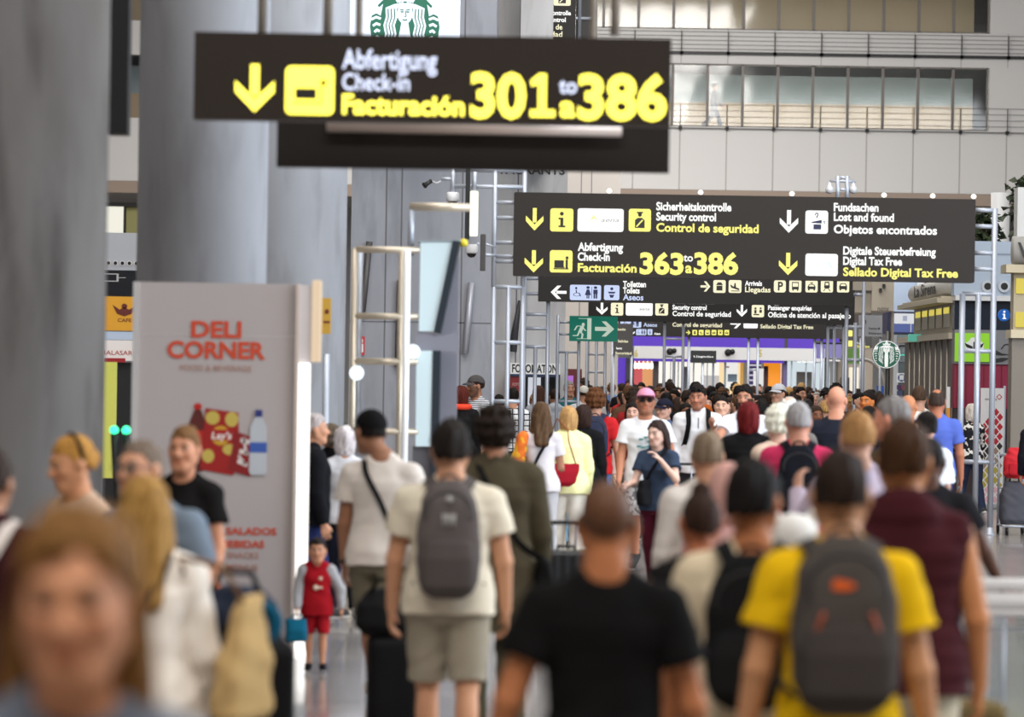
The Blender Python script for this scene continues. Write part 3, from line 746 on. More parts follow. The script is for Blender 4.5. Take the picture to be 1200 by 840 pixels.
def eyeglasses(J, col=(25, 24, 26), on_head=False, dark=False):
    RH, hs = J['RH'], J['hs']; H = lambda c: J['pt'](J['head'] + RH @ (np.array(c, float) * hs))
    dz = .075 if on_head else 0; dy = .012 if on_head else 0; mb = MB()
    for sd in (1, -1):
        rim = [H((sd * .033 + .023 * math.cos(a), -.106 + dy, .004 + dz + .018 * math.sin(a))) for a in np.linspace(0, 2 * math.pi, 17)]
        mb.tube(rim, .0022, 6)
        mb.tube([H((sd * .056, -.104 + dy, .010 + dz)), H((sd * .083, -.02, .008 + dz)), H((sd * .082, .02, .0 + dz))], .0022, 6)
    mb.tube([H((-.011, -.110 + dy, .008 + dz)), H((.011, -.110 + dy, .008 + dz))], .0022, 6)
    g = mb.build('sunglasses' if dark else 'eyeglasses', plain(col, .3), J['root'])
    lm = MB()
    for sd in (1, -1):
        poly = [(sd * .033 + .022 * math.cos(a), .004 + dz + .017 * math.sin(a)) for a in np.linspace(0, 2 * math.pi, 16, endpoint=False)]
        lm.prism(poly, lambda u, v, t: Vector(H((u, -.106 + dy + t, v))), -.0008, .0008)
    lm.build('lens', plain((20, 20, 24), .1) if dark else glass((235, 240, 240), .02, .12), g)
    return g
# ---------------------------------------------------------------- carried things
def backpack(J, label, col, col2=None, w=.30, hgt=.48, dep=.17, zc=1.22, straps=True, ease=.02, logo=None, lower=False, dy=0.0, rounded=3.2):
    s = J['s']; up = J['up']; col2 = col2 or col; g = on_person(J, 'backpack', label, 'backpack'); h = .009
    yb = .118 + ease + dy; z0, z1 = zc - hgt / 2, zc + hgt / 2
    U = J['U']; pv = J['pt'](up((0, 0, 0)))
    loc = lambda p: J['pt'](up(p))
    rows = [(z0, w * .22, dep * .30, 0), (z0 + .03, w * .38, dep * .42, 0), (z0 + .09, w * .47, dep * .49, 0), (z0 + hgt * .35, w * .5, dep * .5, 0), (z0 + hgt * .62, w * .48, dep * .47, -.004), (z1 - .10, w * .42, dep * .40, -.010), (z1 - .04, w * .32, dep * .32, -.018), (z1, w * .16, dep * .18, -.022)]
    sc = lambda R: [(z * s, a * s, b_ * s, c * s) for z, a, b_, c in R]
    o = loc((0, yb + dep / 2, 0)); 
    solid([loft(sc(rows), o, U, rounded)], h, 'main_compartment', cloth(col), g, wrinkle(.0018, 1, 3))
    r2 = [(z0 + .03, w * .34, .02, 0), (z0 + .06, w * .41, .04, 0), (z0 + hgt * .34, w * .41, .042, 0), (z0 + hgt * .47, w * .36, .026, -.004), (z0 + hgt * .50, w * .28, .014, -.006)]
    solid([loft(sc(r2), loc((0, yb + dep - .012, 0)), U, 3.4)], h * .8, 'front_pocket', cloth(col2), g)
    zip_ = MB(); pts = [loc((math.sin(a) * w * .37, yb + dep * .93 - .03 * max(0, math.cos(a)), z1 - .16 + math.cos(a) * .10)) for a in np.linspace(-1.9, 1.9, 15)]
    zip_.tube(pts, .0045 * s, 6); zip_.build('zip', plain((30, 30, 32), .5), g)
    hd = MB(); hd.tube([loc((x, yb + .03 - 0 * x, z1 - .012 + .035 * math.sqrt(max(0, 1 - (x / .045) ** 2)))) for x in np.linspace(-.045, .045, 9)], .007 * s, 8); hd.build('top_handle', cloth(col2), g)
    if straps:
        yf = -.118 - ease
        for sd in (1, -1):
            pth = [(.058, yb + .02, z1 - .06), (.088, .095 + ease, 1.446 + ease), (.104, .02, 1.466 + ease), (.108, -.055, 1.436 + ease), (.105, yf + .005, 1.37), (.118, yf - .006, 1.26), (.142, yf * .72, 1.14), (.160, -.02, 1.07), (.150, yb - .02, z0 + .06)]
            pth = [(sd * x * (1 if J['sp']['build'] > .9 else .92), y, z) for x, y, z in pth]
            cr = [Vector(p) for p in pth]; fine = []
            for i in range(len(cr) - 1):
                p0, p1, p2, p3 = cr[max(i - 1, 0)], cr[i], cr[i + 1], cr[min(i + 2, len(cr) - 1)]
                for t in (0, .25, .5, .75): fine.append(.5 * ((2 * p1) + (p2 - p0) * t + (2 * p0 - 5 * p1 + 4 * p2 - p3) * t * t + (3 * p1 - p0 - 3 * p2 + p3) * t ** 3))
            fine.append(cr[-1]); m = MB(); m.ribbon([loc(tuple(p)) for p in fine], .055 * s, .009, loc((0, 0, 1.28))); m.build('shoulder_strap', cloth(col2), g)
    if logo: logo(g, loc, yb + dep, zc)
    return g
def cross_strap(J, g, col, sd=1, w=.032, hip=(-.20, .02, .92), ease=.026):
    """diagonal strap from one shoulder to the other hip, round front and back"""
    s = J['s']; loc = lambda p: J['pt'](J['up'](p)); k = sd
    hx, hy, hz = hip
    pth = [(hx * k, hy + .05, hz), (-.12 * k, .125 + ease, 1.05), (-.03 * k, .128 + ease, 1.22), (.06 * k, .115 + ease, 1.38), (.098 * k, .05, 1.442 + ease), (.10 * k, -.03, 1.442 + ease), (.06 * k, -.105 - ease, 1.37), (-.02 * k, -.130 - ease, 1.24), (-.11 * k, -.120 - ease, 1.08), (hx * k, hy - .05, hz)]
    cr = [Vector(p) for p in pth]; fine = []
    for i in range(len(cr) - 1):
        p0, p1, p2, p3 = cr[max(i - 1, 0)], cr[i], cr[i + 1], cr[min(i + 2, len(cr) - 1)]
        for t in (0, .25, .5, .75): fine.append(.5 * ((2 * p1) + (p2 - p0) * t + (2 * p0 - 5 * p1 + 4 * p2 - p3) * t * t + (3 * p1 - p0 - 3 * p2 + p3) * t ** 3))
    fine.append(cr[-1]); m = MB(); m.ribbon([loc(tuple(p)) for p in fine], w * s, .005, loc((0, 0, 1.2))); m.build('strap', cloth(col), g)
def shoulder_bag(J, label, col, size=(.30, .12, .22), at=(-.26, .03, .86), sd=1, name='shoulder_bag', strapcol=None):
    g = on_person(J, name, label, 'bag'); s = J['s']; w, dp, hh = [q * s for q in size]; o = J['pt'](np.array(at) * s * np.array((sd, 1, 1)))
    rows = [(-hh / 2, dp * .42, w * .40, 0), (-hh * .42, dp * .5, w * .48, 0), (0, dp * .5, w * .5, 0), (hh * .4, dp * .36, w * .46, 0), (hh / 2, dp * .2, w * .42, 0)]
    solid([loft(rows, o, I3, 3)], .009, 'bag_body', cloth(col), g, wrinkle(.003, 1, 2))
    m = MB(); m.tube([o + np.array((0, y, hh * .47)) for y in np.linspace(-w * .38, w * .38, 8)], .004, 6); m.build('zip', plain((40, 40, 42), .4), g)
    cross_strap(J, g, strapcol or col, sd, hip=(at[0], at[1], at[2] + size[2] * .42))
    return g
def suitcase(name, loc, rz, w, dp, hh, col, label, handle=.0, cat='suitcase', soft=False, spinner=True):
    g = empty(name, loc, rz, label, cat); wh = .06
    rows = [(wh, w * .46, dp * .44, 0), (wh + .03, w * .5, dp * .5, 0), (hh - .03, w * .5, dp * .5, 0), (hh, w * .46, dp * .44, 0)]
    ribs = None if soft else (lambda X, Y, Z: .003 * np.sin(X * 90) * (np.abs(Y) > dp * .42) + 0 * Z)
    solid([loft(rows, (0, 0, 0), I3, 7)], .009, 'shell', cloth(col) if soft else plain(col, .35, 0, .5, .2), g, ribs)
    m = MB(); m.tube([(math.copysign(w * .505, 1) * c, dp * .505 * q, wh + (hh - wh) * .5) for c, q in ((-1, 0), (0, -.0), (1, 0))], .001, 4)
    b = MB(); b.tube([(-.06, 0, hh), (-.06, 0, hh + .025), (.06, 0, hh + .025), (.06, 0, hh)], .011, 8); b.build('carry_handle', BLACK, g)
    for sx in (-1, 1):
        for sy in (-1, 1):
            k = MB(); k.lathe([(.006, -.012), (.026, -.011), (.028, 0), (.026, .011), (.006, .012)], (sx * w * .40, sy * dp * .38, .028), 'X', 16); k.box((sx * w * .40 - .012, sy * dp * .38 - .012, .03), (sx * w * .40 + .012, sy * dp * .38 + .012, wh + .012)); k.build('wheel', BLACK, g)
    if handle:
        t = MB()
        for sx in (-1, 1): t.tube([(sx * w * .22, dp * .40, hh - .02), (sx * w * .22, dp * .40, hh + handle)], .008, 8)
        t.build('telescopic_handle', STEEL, g); q = MB(); q.box((-w * .26, dp * .40 - .014, hh + handle - .005), (w * .26, dp * .40 + .014, hh + handle + .024), .008); q.build('grip', BLACK, g)
    return g
def hand_bag(J, n, label, col, size=(.30, .10, .26), name='handbag', drop=.10, handle_col=None, cat='bag', yaw=0.0, rows=None, off=(0, 0, 0)):
    """bag hanging from a hand"""
    g = on_person(J, name, label, cat); w, dp, hh = size; hd = J['pt'](J['wr' + n] + J['fd' + n] * .085 * J['s']) + np.array(off); R = rz(math.radians(yaw))
    o = hd + np.array((0, 0, -drop - hh / 2)); rows = rows or [(-hh / 2, w * .42, dp * .42, 0), (-hh * .4, w * .5, dp * .5, 0), (0, w * .5, dp * .5, 0), (hh * .5, w * .46, dp * .25, 0)]
    solid([loft(rows, o, R, 3.5)], .008, 'bag_body', cloth(col), g, wrinkle(.003, 1, 5))
    for sy in (-1, 1):
        pts = [o + R @ np.array((w * .26 * math.cos(a) , sy * dp * .2 * (1 - math.sin(a)), hh * .48 + drop * 1.02 * math.sin(a))) for a in np.linspace(0, math.pi, 11)]
        m = MB(); m.tube(pts, .006, 6); m.build('handle', cloth(handle_col or col), g)
    return g
# ---------------------------------------------------------------- flat graphics on upright faces
CAPH = None
def glyphs(txt, bold=0.0):
    cu = bpy.data.curves.new('lettering', 'FONT'); cu.body = txt; cu.offset = bold; cu.resolution_u = 3; cu.extrude = 0.0
    o = bpy.data.objects.new('lettering', cu); SC.collection.objects.link(o)
    dg = bpy.context.evaluated_depsgraph_get(); dg.update(); me = bpy.data.meshes.new_from_object(o.evaluated_get(dg))
    v = np.zeros(len(me.vertices) * 3, np.float32); me.vertices.foreach_get('co', v); v = v.reshape(-1, 3)
    f = [list(p.vertices) for p in me.polygons]
    bpy.data.objects.remove(o); bpy.data.curves.remove(cu); bpy.data.meshes.remove(me)
    return v[:, :2], f
def cap_height():
    global CAPH
    if CAPH is None: CAPH = float(glyphs('H')[0][:, 1].max())
    return CAPH
class Face:
    """an upright face turned to -Y at depth d, addressed in frame pixels; items stand proud of it by thin layers"""
    def __init__(s, d, parent, off=0.0): s.d, s.S, s.parent, s.off = d, FPX / d, parent, off
    def w(s, px, py, lift=0.0):
        p = P(px, py, s.d); return Vector((p.x, s.d - s.off - lift, p.z))
    def put(s, o):
        if s.parent is not None:
            o.data.transform(Matrix.Translation(-s.parent_loc())); o.parent = s.parent
        return o
    def parent_loc(s):
        q = s.parent; t = Vector((0, 0, 0))
        while q is not None: t += Vector(q.location); q = q.parent
        return t
    def rect(s, x0, y0, x1, y1, name, mat, t0=0.0, t1=0.004, rad=0.0):
        a = s.w(x0, y0); W, Hh = (x1 - x0) / s.S, (y1 - y0) / s.S; r = min(rad / s.S, W / 2, Hh / 2)
        if r > 0:
            poly = []
            for cx, cz, a0 in ((W - r, -r, 0), (r, -r, 90), (r, -Hh + r, 180), (W - r, -Hh + r, 270)):
                poly += [(cx + r * math.cos(math.radians(a0 + k * 18)), cz + r * math.sin(math.radians(a0 + k * 18))) for k in range(6)]
        else: poly = [(0, 0), (0, -Hh), (W, -Hh), (W, 0)]
        m = MB(); m.prism(poly, lambda u, v, t: Vector((a.x + u, a.y - t, a.z + v)), t0, t1); return s.put(m.build(name, mat))
    def unit(s, x0, y0, x1, y1, items, name, mat, t0, t1):
        """shapes in a unit square (v up) mapped to the pixel rectangle"""
        a = s.w(x0, y0); W, Hh = (x1 - x0) / s.S, (y1 - y0) / s.S; m = MB()
        fn = lambda u, v, t: Vector((a.x + u * W, a.y - t, a.z - Hh + v * Hh))
        for it in items:
            if it[0] == 'r': m.prism([(it[1], it[2]), (it[3], it[2]), (it[3], it[4]), (it[1], it[4])], fn, t0, t1)
            elif it[0] == 'c':
                ry = it[4] if len(it) > 4 else it[3]; m.prism([(it[1] + it[3] * math.cos(q), it[2] + ry * math.sin(q)) for q in np.linspace(0, 2 * math.pi, 20, endpoint=False)], fn, t0, t1)
            elif it[0] == 'p': m.prism(it[1], fn, t0, t1)
            elif it[0] == 'l':        # stroke: points, width
                pts = [Vector(p) for p in it[1]]; w = it[2]
                for i in range(len(pts) - 1):
                    q = (pts[i + 1] - pts[i]); 
                    if q.length < 1e-6: continue
                    q = q.normalized(); nn = Vector((-q.y, q.x)) * w / 2; e = q * w * .25
                    m.prism([tuple(pts[i] + nn - e), tuple(pts[i] - nn - e), tuple(pts[i + 1] - nn + e), tuple(pts[i + 1] + nn + e)], fn, t0, t1 + .00004 * (i % 2))
        return s.put(m.build(name, mat))
    def text(s, txt, x0, x1, base, cap, mat, bold=0.032, lift=0.004, name='lettering', slant=0.0):
        v, f = glyphs(txt, bold); a = s.w(x0, base, lift)
        lo, hi = v[:, 0].min(), v[:, 0].max(); sx = (x1 - x0) / s.S / (hi - lo); sz = cap / s.S / cap_height()
        V = [(a.x + (p[0] - lo + slant * p[1]) * sx, a.y, a.z + p[1] * sz) for p in v]
        return s.put(mesh_obj(name, V, f, mat))
    def arrow(s, x0, y0, x1, y1, way, mat, lift=(.0, .004)):
        st = [('p', [(.39, 1), (.39, .36), (.61, .36), (.61, 1)]), ('p', [(.5, 0), (1, .42), (1, .66), (.5, .27), (0, .66), (0, .42)])]
        rot = {'d': lambda u, v: (u, v), 'l': lambda u, v: (v, u), 'r': lambda u, v: (1 - v, u)}[way]
        return s.unit(x0, y0, x1, y1, [('p', [rot(*q) for q in it[1]]) for it in st], 'arrow', mat, *lift)
def circ(cx, cy, r, a0, a1, n=14): return [(cx + r * math.cos(math.radians(a)), cy + r * math.sin(math.radians(a))) for a in np.linspace(a0, a1, n)]
MAN = lambda x: [('c', x, .83, .055, .09), ('r', x - .07, .42, x + .07, .70), ('r', x - .06, .12, x - .008, .45), ('r', x + .008, .12, x + .06, .45)]
WOMAN = lambda x: [('c', x, .83, .055, .09), ('p', [(x - .04, .71), (x + .04, .71), (x + .10, .34), (x - .10, .34)]), ('r', x - .045, .12, x - .008, .36), ('r', x + .008, .12, x + .045, .36)]
ICON = {
 'info': [('c', .5, .77, .085), ('p', [(.36, .60), (.57, .60), (.57, .26), (.66, .26), (.66, .18), (.36, .18), (.36, .26), (.44, .26), (.44, .52), (.36, .52)])],
 'guard': [('c', .5, .74, .09), ('r', .36, .80, .64, .87), ('p', [(.28, .15), (.28, .50), (.40, .60), (.60, .60), (.72, .50), (.72, .15)])],
 'counter': [('r', .20, .20, .66, .26), ('r', .20, .26, .62, .55), ('c', .76, .66, .07), ('r', .70, .18, .80, .58), ('r', .16, .14, .84, .19)],
 'lost': [('p', [(.25, .50), (.72, .60), (.72, .44), (.30, .46)]), ('r', .36, .18, .70, .40), ('l', [(.42, .80), (.46, .88), (.54, .88), (.56, .80), (.50, .74), (.50, .68)], .04), ('l', [(.78, .50), (.84, .54), (.86, .47), (.82, .42)], .03)],
 'toilets': [('c', .20, .78, .035, .08), ('l', [(.20, .66), (.21, .48), (.30, .46), (.34, .26)], .035), ('l', circ(.22, .36, .10, 100, 330), .025)] + WOMAN(.58) + [('r', .69, .12, .705, .88)] + MAN(.82),
 'baby': [('c', .5, .76, .10), ('p', [(.25, .56), (.75, .56), (.68, .44), (.32, .44)]), ('p', [(.33, .36), (.67, .36), (.58, .16), (.42, .16)])],
 'desk': [('c', .30, .70, .09), ('p', [(.20, .58), (.40, .58), (.38, .30), (.22, .30)]), ('c', .72, .72, .08), ('p', [(.62, .60), (.82, .60), (.82, .36), (.62, .36)]), ('r', .15, .16, .60, .26)],
 'plane': [('p', [(.12, .62), (.22, .62), (.30, .52), (.80, .36), (.86, .26), (.78, .22), (.20, .40)]), ('p', [(.40, .46), (.46, .78), (.54, .76), (.58, .42)]), ('r', .2, .12, .86, .18)],
 'claim': [('p', [(.22, .60), (.36, .82), (.64, .82), (.78, .60)]), ('r', .26, .18, .74, .56)],
 'bus': [('r', .22, .24, .78, .84), ('r', .26, .14, .36, .24), ('r', .64, .14, .74, .24)],
 'car': [('p', [(.30, .74), (.70, .74), (.82, .52), (.82, .26), (.18, .26), (.18, .52)]), ('r', .22, .16, .34, .26), ('r', .66, .16, .78, .26)],
 'taxi': [('p', [(.30, .66), (.70, .66), (.82, .48), (.82, .26), (.18, .26), (.18, .48)]), ('r', .22, .16, .34, .26), ('r', .66, .16, .78, .26), ('r', .40, .70, .60, .80)],
 'train': [('p', [(.32, .86), (.68, .86), (.74, .40), (.62, .30), (.38, .30), (.26, .40)]), ('l', [(.36, .28), (.24, .12)], .06), ('l', [(.64, .28), (.76, .12)], .06)],
}
ICON_CUT = {'bus': [('r', .28, .46, .72, .76)], 'car': [('p', [(.34, .68), (.66, .68), (.72, .52), (.28, .52)])], 'taxi': [('p', [(.34, .61), (.66, .61), (.72, .48), (.28, .48)])],
            'train': [('r', .38, .58, .62, .76)], 'guard': [('l', [(.36, .22), (.62, .50)], .06)], 'counter': []}
YEL = glow((255, 246, 120), 1.25); WHT = glow((255, 255, 252), 1.25); LBL = glow((206, 220, 255), 1.05); CRM = glow((255, 248, 208), 1.1)
INK = plain((30, 27, 25), .5)
def tile(F, x0, y0, x1, y1, mat, icon=None, ink=None, rad=3):
    t = F.rect(x0, y0, x1, y1, 'pictogram_tile', mat, 0, .006, rad)
    if icon and icon in ICON:
        f2 = Face(F.d, t, F.off); f2.unit(x0, y0, x1, y1, ICON[icon], 'symbol', ink or INK, .006, .009)
        if ICON_CUT.get(icon): f2.unit(x0, y0, x1, y1, ICON_CUT[icon], 'symbol', mat, .009, .011)
    return t
def sign_thing(name, px, py, d, label, cat='sign', group=None, z=None):
    p = P(px, py, d); return empty(name, (p.x, d, p.z if z is None else z), 0, label, cat, group)
def board(g, d, x0, y0, x1, y1, depth=.14, mat=SIGN_BROWN, name='panel', rad=0):
    F = Face(d, g); o = F.rect(x0, y0, x1, y1, name, mat, -depth, 0, rad); return Face(d, g)
def tubes(g, d, name, segs, r=.03, mat=STEEL):
    r = r * 1.05
    """each segment of frame tube is a part: ((px, py), (px, py)); py None = down to the floor"""
    off = Vector(g.location)
    for a, b in segs:
        A = P(*a, d)
        if b[1] is None: B = Vector((A.x, A.y, 0.0))
        else: B = P(*b, d)
        if abs(a[0] - b[0]) < .6: B.x = A.x
        if b[1] is not None and abs(a[1] - b[1]) < .6: B.z = A.z
        m = MB(); m.tube([A - off, B - off], r, 12)
        if b[1] is None: m.lathe([(r * 2.0, 0), (r * 2.0, .012), (r * 1.3, .03), (r * 1.02, .10)], Vector((A.x, A.y, 0)) - off, 'Z', 14)
        m.build(name, mat, g)
# ---------------------------------------------------------------- the hall
def floor_mat():
    m, nt, b = new_mat('polished_stone'); L = nt.links.new
    tc = nt.nodes.new('ShaderNodeTexCoord'); br = nt.nodes.new('ShaderNodeTexBrick'); br.offset = 0.0
    br.inputs['Color1'].default_value = (*lin((168, 160, 154)), 1); br.inputs['Color2'].default_value = (*lin((150, 144, 140)), 1); br.inputs['Mortar'].default_value = (*lin((104, 98, 94)), 1)
    br.inputs['Scale'].default_value = 1.0; br.inputs['Brick Width'].default_value = .6; br.inputs['Row Height'].default_value = .6; br.inputs['Mortar Size'].default_value = .004
    n = nt.nodes.new('ShaderNodeTexNoise'); n.inputs['Scale'].default_value = 30; n.inputs['Detail'].default_value = 6
    mx = nt.nodes.new('ShaderNodeMix'); mx.data_type = 'RGBA'; mx.blend_type = 'MULTIPLY'; mx.inputs[0].default_value = .25
    L(tc.outputs['Object'], br.inputs['Vector']); L(tc.outputs['Object'], n.inputs['Vector']); L(br.outputs['Color'], mx.inputs[6]); L(n.outputs['Color'], mx.inputs[7])
    L(mx.outputs[2], b.inputs['Base Color']); b.inputs['Roughness'].default_value = .2; b.inputs['Specular IOR Level'].default_value = .5; b.inputs['Coat Weight'].default_value = .3; b.inputs['Coat Roughness'].default_value = .05
    return m
def concrete(c1, c2, c3, board=.0, rough=.75):
    k = ('conc', c1, c2, c3)
    if k in MATS: return MATS[k]
    m, nt, b = new_mat('concrete'); L = nt.links.new
    tc = nt.nodes.new('ShaderNodeTexCoord')
    def noise(sc, st, det=5):
        mp = nt.nodes.new('ShaderNodeMapping'); mp.inputs['Scale'].default_value = st; n = nt.nodes.new('ShaderNodeTexNoise'); n.inputs['Scale'].default_value = sc; n.inputs['Detail'].default_value = det
        L(tc.outputs['Object'], mp.inputs['Vector']); L(mp.outputs['Vector'], n.inputs['Vector']); return n
    a = noise(1.1, (1, 1, .35)); r = nt.nodes.new('ShaderNodeValToRGB'); r.color_ramp.elements[0].position = .32; r.color_ramp.elements[1].position = .68
    r.color_ramp.elements[0].color = (*lin(c1), 1); r.color_ramp.elements[1].color = (*lin(c2), 1); L(a.outputs['Fac'], r.inputs['Fac'])
    st = noise(2.3, (2.2, 2.2, .5), 6); gt = nt.nodes.new('ShaderNodeMapRange'); gt.inputs['From Min'].default_value = .52; gt.inputs['From Max'].default_value = .95; L(st.outputs['Fac'], gt.inputs['Value'])
    mx = nt.nodes.new('ShaderNodeMix'); mx.data_type = 'RGBA'; mx.inputs[7].default_value = (*lin(c3), 1); L(gt.outputs['Result'], mx.inputs[0]); L(r.outputs['Color'], mx.inputs[6])
    L(mx.outputs[2], b.inputs['Base Color']); f = noise(40, (1, 1, 1)); bp = nt.nodes.new('ShaderNodeBump'); bp.inputs['Strength'].default_value = .12; L(f.outputs['Fac'], bp.inputs['Height']); L(bp.outputs['Normal'], b.inputs['Normal'])
    b.inputs['Roughness'].default_value = rough; b.inputs['Specular IOR Level'].default_value = .3
    MATS[k] = m; return m
CONC_A = concrete((104, 98, 94), (150, 146, 144), (58, 52, 48)); CONC_B = concrete((160, 161, 166), (184, 186, 192), (134, 132, 134)); CONC_W = concrete((140, 142, 150), (160, 162, 170), (120, 122, 128))
XL, XR, YB, ZC = -30.0, 34.0, 140.0, 17.0
struct(mesh_obj('floor', [(XL, -6, 0), (XR, -6, 0), (XR, 160, 0), (XL, 160, 0)], [(0, 1, 2, 3)], floor_mat()))
m = MB(); m.box((XL, -6, ZC), (XR, 160, ZC + .3)); struct(m.build('ceiling', plain((205, 203, 198), .8)))
m = MB(); m.box((XL - .3, -6, 0), (XL, 160, ZC)); struct(m.build('wall_left', plain((188, 186, 184), .7)))
m = MB(); m.box((XR, -6, 0), (XR + .3, 160, ZC)); struct(m.build('wall_right', plain((200, 204, 210), .7)))
m = MB(); m.box((XL, -6.3, 0), (XR, -6, ZC)); struct(m.build('wall_rear', plain((150, 146, 142), .8)))
m = MB(); m.box((XL, 160, 0), (XR, 160.3, ZC)); struct(m.build('wall_back', plain((205, 204, 202), .8)))
def column(name, x, y, r, mat, label=None):
    m = MB(); m.lathe([(r, 0), (r, ZC)], (0, 0, 0), 'Z', 96); o = m.build(name, mat); o.location = (x, y, 0)
    return tag(struct(o), label)
column('column', P(-78, 200, 20).x, 20, .905, CONC_A, 'big stained concrete column at the left edge of the hall')
column('column', P(238, 200, 29).x, 29, .49, CONC_B, 'round concrete column behind the hanging check-in sign')
column('column', P(322, 200, 39).x, 39, .74, CONC_B, 'round concrete column right behind the second column')
# concrete lift core left of the signs
def core_wall(name, x0, x1, y0, y1, zt, mat, joints=(), hz=()):
    m = MB(); m.box((x0, y0, 0), (x1, y1, zt)); o = struct(m.build(name, mat)); j = MB()
    for x in joints: j.box((x - .012, y0 - .004, 0), (x + .012, y0 + .02, zt))
    for z in hz: j.box((x0, y0 - .004, z - .01), (x1, y0 + .02, z + .01))
    if joints or hz: j.build('joint', plain((110, 110, 114), .9), o)
    return o
cx0, cx1 = P(411, 300, 60).x, P(578, 300, 60).x
core_wall('wall_core', cx0, cx1, 60, 66, ZC, CONC_W, [P(q, 300, 60).x for q in (452, 470, 541)], (5.6, 2.8, 8.4))
core_wall('wall_core', P(541, 300, 72).x, P(664, 300, 72).x, 72, 78, ZC, concrete((176, 176, 178), (200, 200, 202), (150, 150, 150)), [P(q, 300, 72).x for q in (606,)], (6.2,))
m = MB(); m.box((P(606, 300, 69.5).x, 69.5, P(620, 182, 69.5).z), (P(648.5, 20, 69.5).x, 72, ZC)); struct(m.build('wall_pilaster', concrete((176, 176, 178), (200, 200, 202), (150, 150, 150))))
core_wall('wall_tan', P(560, 300, 100).x, P(726, 300, 100).x, 100, 104, 9.0, plain((176, 168, 160), .8), [P(q, 300, 100).x for q in (692, 680)])
# ---------------------------------------------------------------- upper facade across the hall
zf = lambda py, px=800: P(px, py, YB).z
xf = lambda px: P(px, 120, YB).x
FX0, FX1 = XL, XR
ztop = zf(-60); w1b = zf(34); r1 = zf(62); w2t = zf(74); w2b = zf(148); slb = zf(222); sof = zf(236)
WHITE_W = plain((224, 222, 220), .6); m = MB()
xe = xf(1159)
m.box((FX0, YB, w1b - .0), (FX1, YB + .4, w2t)); m.box((FX0, YB, slb), (FX1, YB + .4, w2b)); m.box((xe, YB, w2t), (FX1, YB + .4, w2b)); m.box((xe, YB, w1b), (FX1, YB + .4, ZC))
m.box((FX0, YB + .4, slb - .02), (FX1, YB + 19, slb + .3))
m.box((FX0, YB + .4, w2b - .3), (FX1, YB + 8, w2b)); m.box((FX0, YB + .4, w1b - .3), (FX1, YB + 8, w1b)); 
struct(m.build('wall_upper', WHITE_W))
m = MB(); m.box((FX0, YB - .02, sof), (FX1, YB + .25, slb - .01)); struct(m.build('trim_1', plain((168, 150, 136), .7)))
m = MB()
for k in range(-9, 9):
    x = xf(852 + 54.7 * k); m.box((x - .018, YB - .006, slb), (x + .018, YB + .02, w2b)); m.box((x - .012, YB - .006, w1b), (x + .012, YB + .02, w2t))
struct(m.build('trim_2', plain((168, 164, 160), .8)))
m = MB(); m.box((FX0, YB + 5.0, w2b), (xe, YB + 5.2, w2b + 1.25)); struct(m.build('wall_gallery', plain((176, 156, 130), .8)))
m = MB(); m.box((FX0, YB + 5.1, w2b + 1.25), (xe, YB + 5.3, w2t)); struct(m.build('wall_gallery_upper', plain((150, 162, 166), .8)))
m = MB(); m.box((FX0, YB + 5.0, w1b), (xe, YB + 5.2, ZC)); struct(m.build('wall_gallery_top', plain((178, 160, 134), .8)))
for k in range(5): area_light('gallery_lamp', (xf(1130 - k * 95), YB + 2.6, w2t - .25), (xf(1130 - k * 95), YB + 2.7, 0), 2.4, .5, 100, (1, .97, .9)); area_light('gallery_lamp', (xf(1130 - k * 95), YB + 2.6, ZC - .4), (xf(1130 - k * 95), YB + 3.4, 0), 2.4, .5, 34, (1, .96, .9))
PANE = glass((218, 222, 218), .10, .09)
def facade_window(n, xa, xb, za, zb):
    fr = MB(); t = .05
    fr.box((xa, YB + .05, za), (xa + t, YB + .2, zb)); fr.box((xb - t, YB + .05, za), (xb, YB + .2, zb)); fr.box((xa, YB + .05, za), (xb, YB + .2, za + t)); fr.box((xa, YB + .05, zb - t), (xb, YB + .2, zb))
    o = struct(fr.build('window_%d' % n, plain((116, 110, 106), .5, .3)))
    p = MB(); N = 10
    # gently bellied pane, as tempered glass is: it bends the reflections
    vs = []; fs = []
    for i in range(N + 1):
        for j in range(N + 1):
            u, v = i / N, j / N; vs.append((xa + t + (xb - xa - 2 * t) * u, YB + .10 - .012 * math.sin(math.pi * u) * math.sin(math.pi * v), za + t + (zb - za - 2 * t) * v))
    for i in range(N):
        for j in range(N): fs.append([i * (N + 1) + j, (i + 1) * (N + 1) + j, (i + 1) * (N + 1) + j + 1, i * (N + 1) + j + 1])
    p.add(vs, fs, True); p.build('pane', PANE, o)
n = 1
for k in range(12):
    xb = xf(1158 - 41.1 * k); xa = xf(1158 - 41.1 * (k + 1))
    facade_window(n, xa, xb, w2b, w2t); n += 1; facade_window(n, xa, xb, w1b, w1b + 2.6); n += 1
def railing(zb, zt, x0, x1, wires, thick, label):
    g = empty('gallery_railing', ((x0 + x1) / 2, YB - .12, zb), 0, label, 'railing'); c = (x0 + x1) / 2
    px = 1180.5
    while True:
        x = xf(px)
        if x < x0: break
        if x < x1:
            m = MB(); m.box((x - c - .015, -.02, -.1), (x - c + .015, .02, zt - zb)); m.box((x - c - .06, -.05, -.06), (x - c + .06, .12, .06)); m.build('post', DARK_METAL, g)
        px -= 54.7
    for k in range(wires):
        z = (zt - zb) * (k + 1) / wires; m = MB(); m.tube([(x0 - c, 0, z), (x1 - c, 0, z)], .008, 6); m.build('wire', plain((120, 120, 122), .4, .6), g)
    m = MB(); m.box((x0 - c, -.05, -thick), (x1 - c, .05, thick)); m.build('bottom_rail', DARK_METAL, g)
railing(zf(62), zf(37), xf(690), xf(1260), 5, .055, 'dark cable railing along the upper gallery of the far white facade')
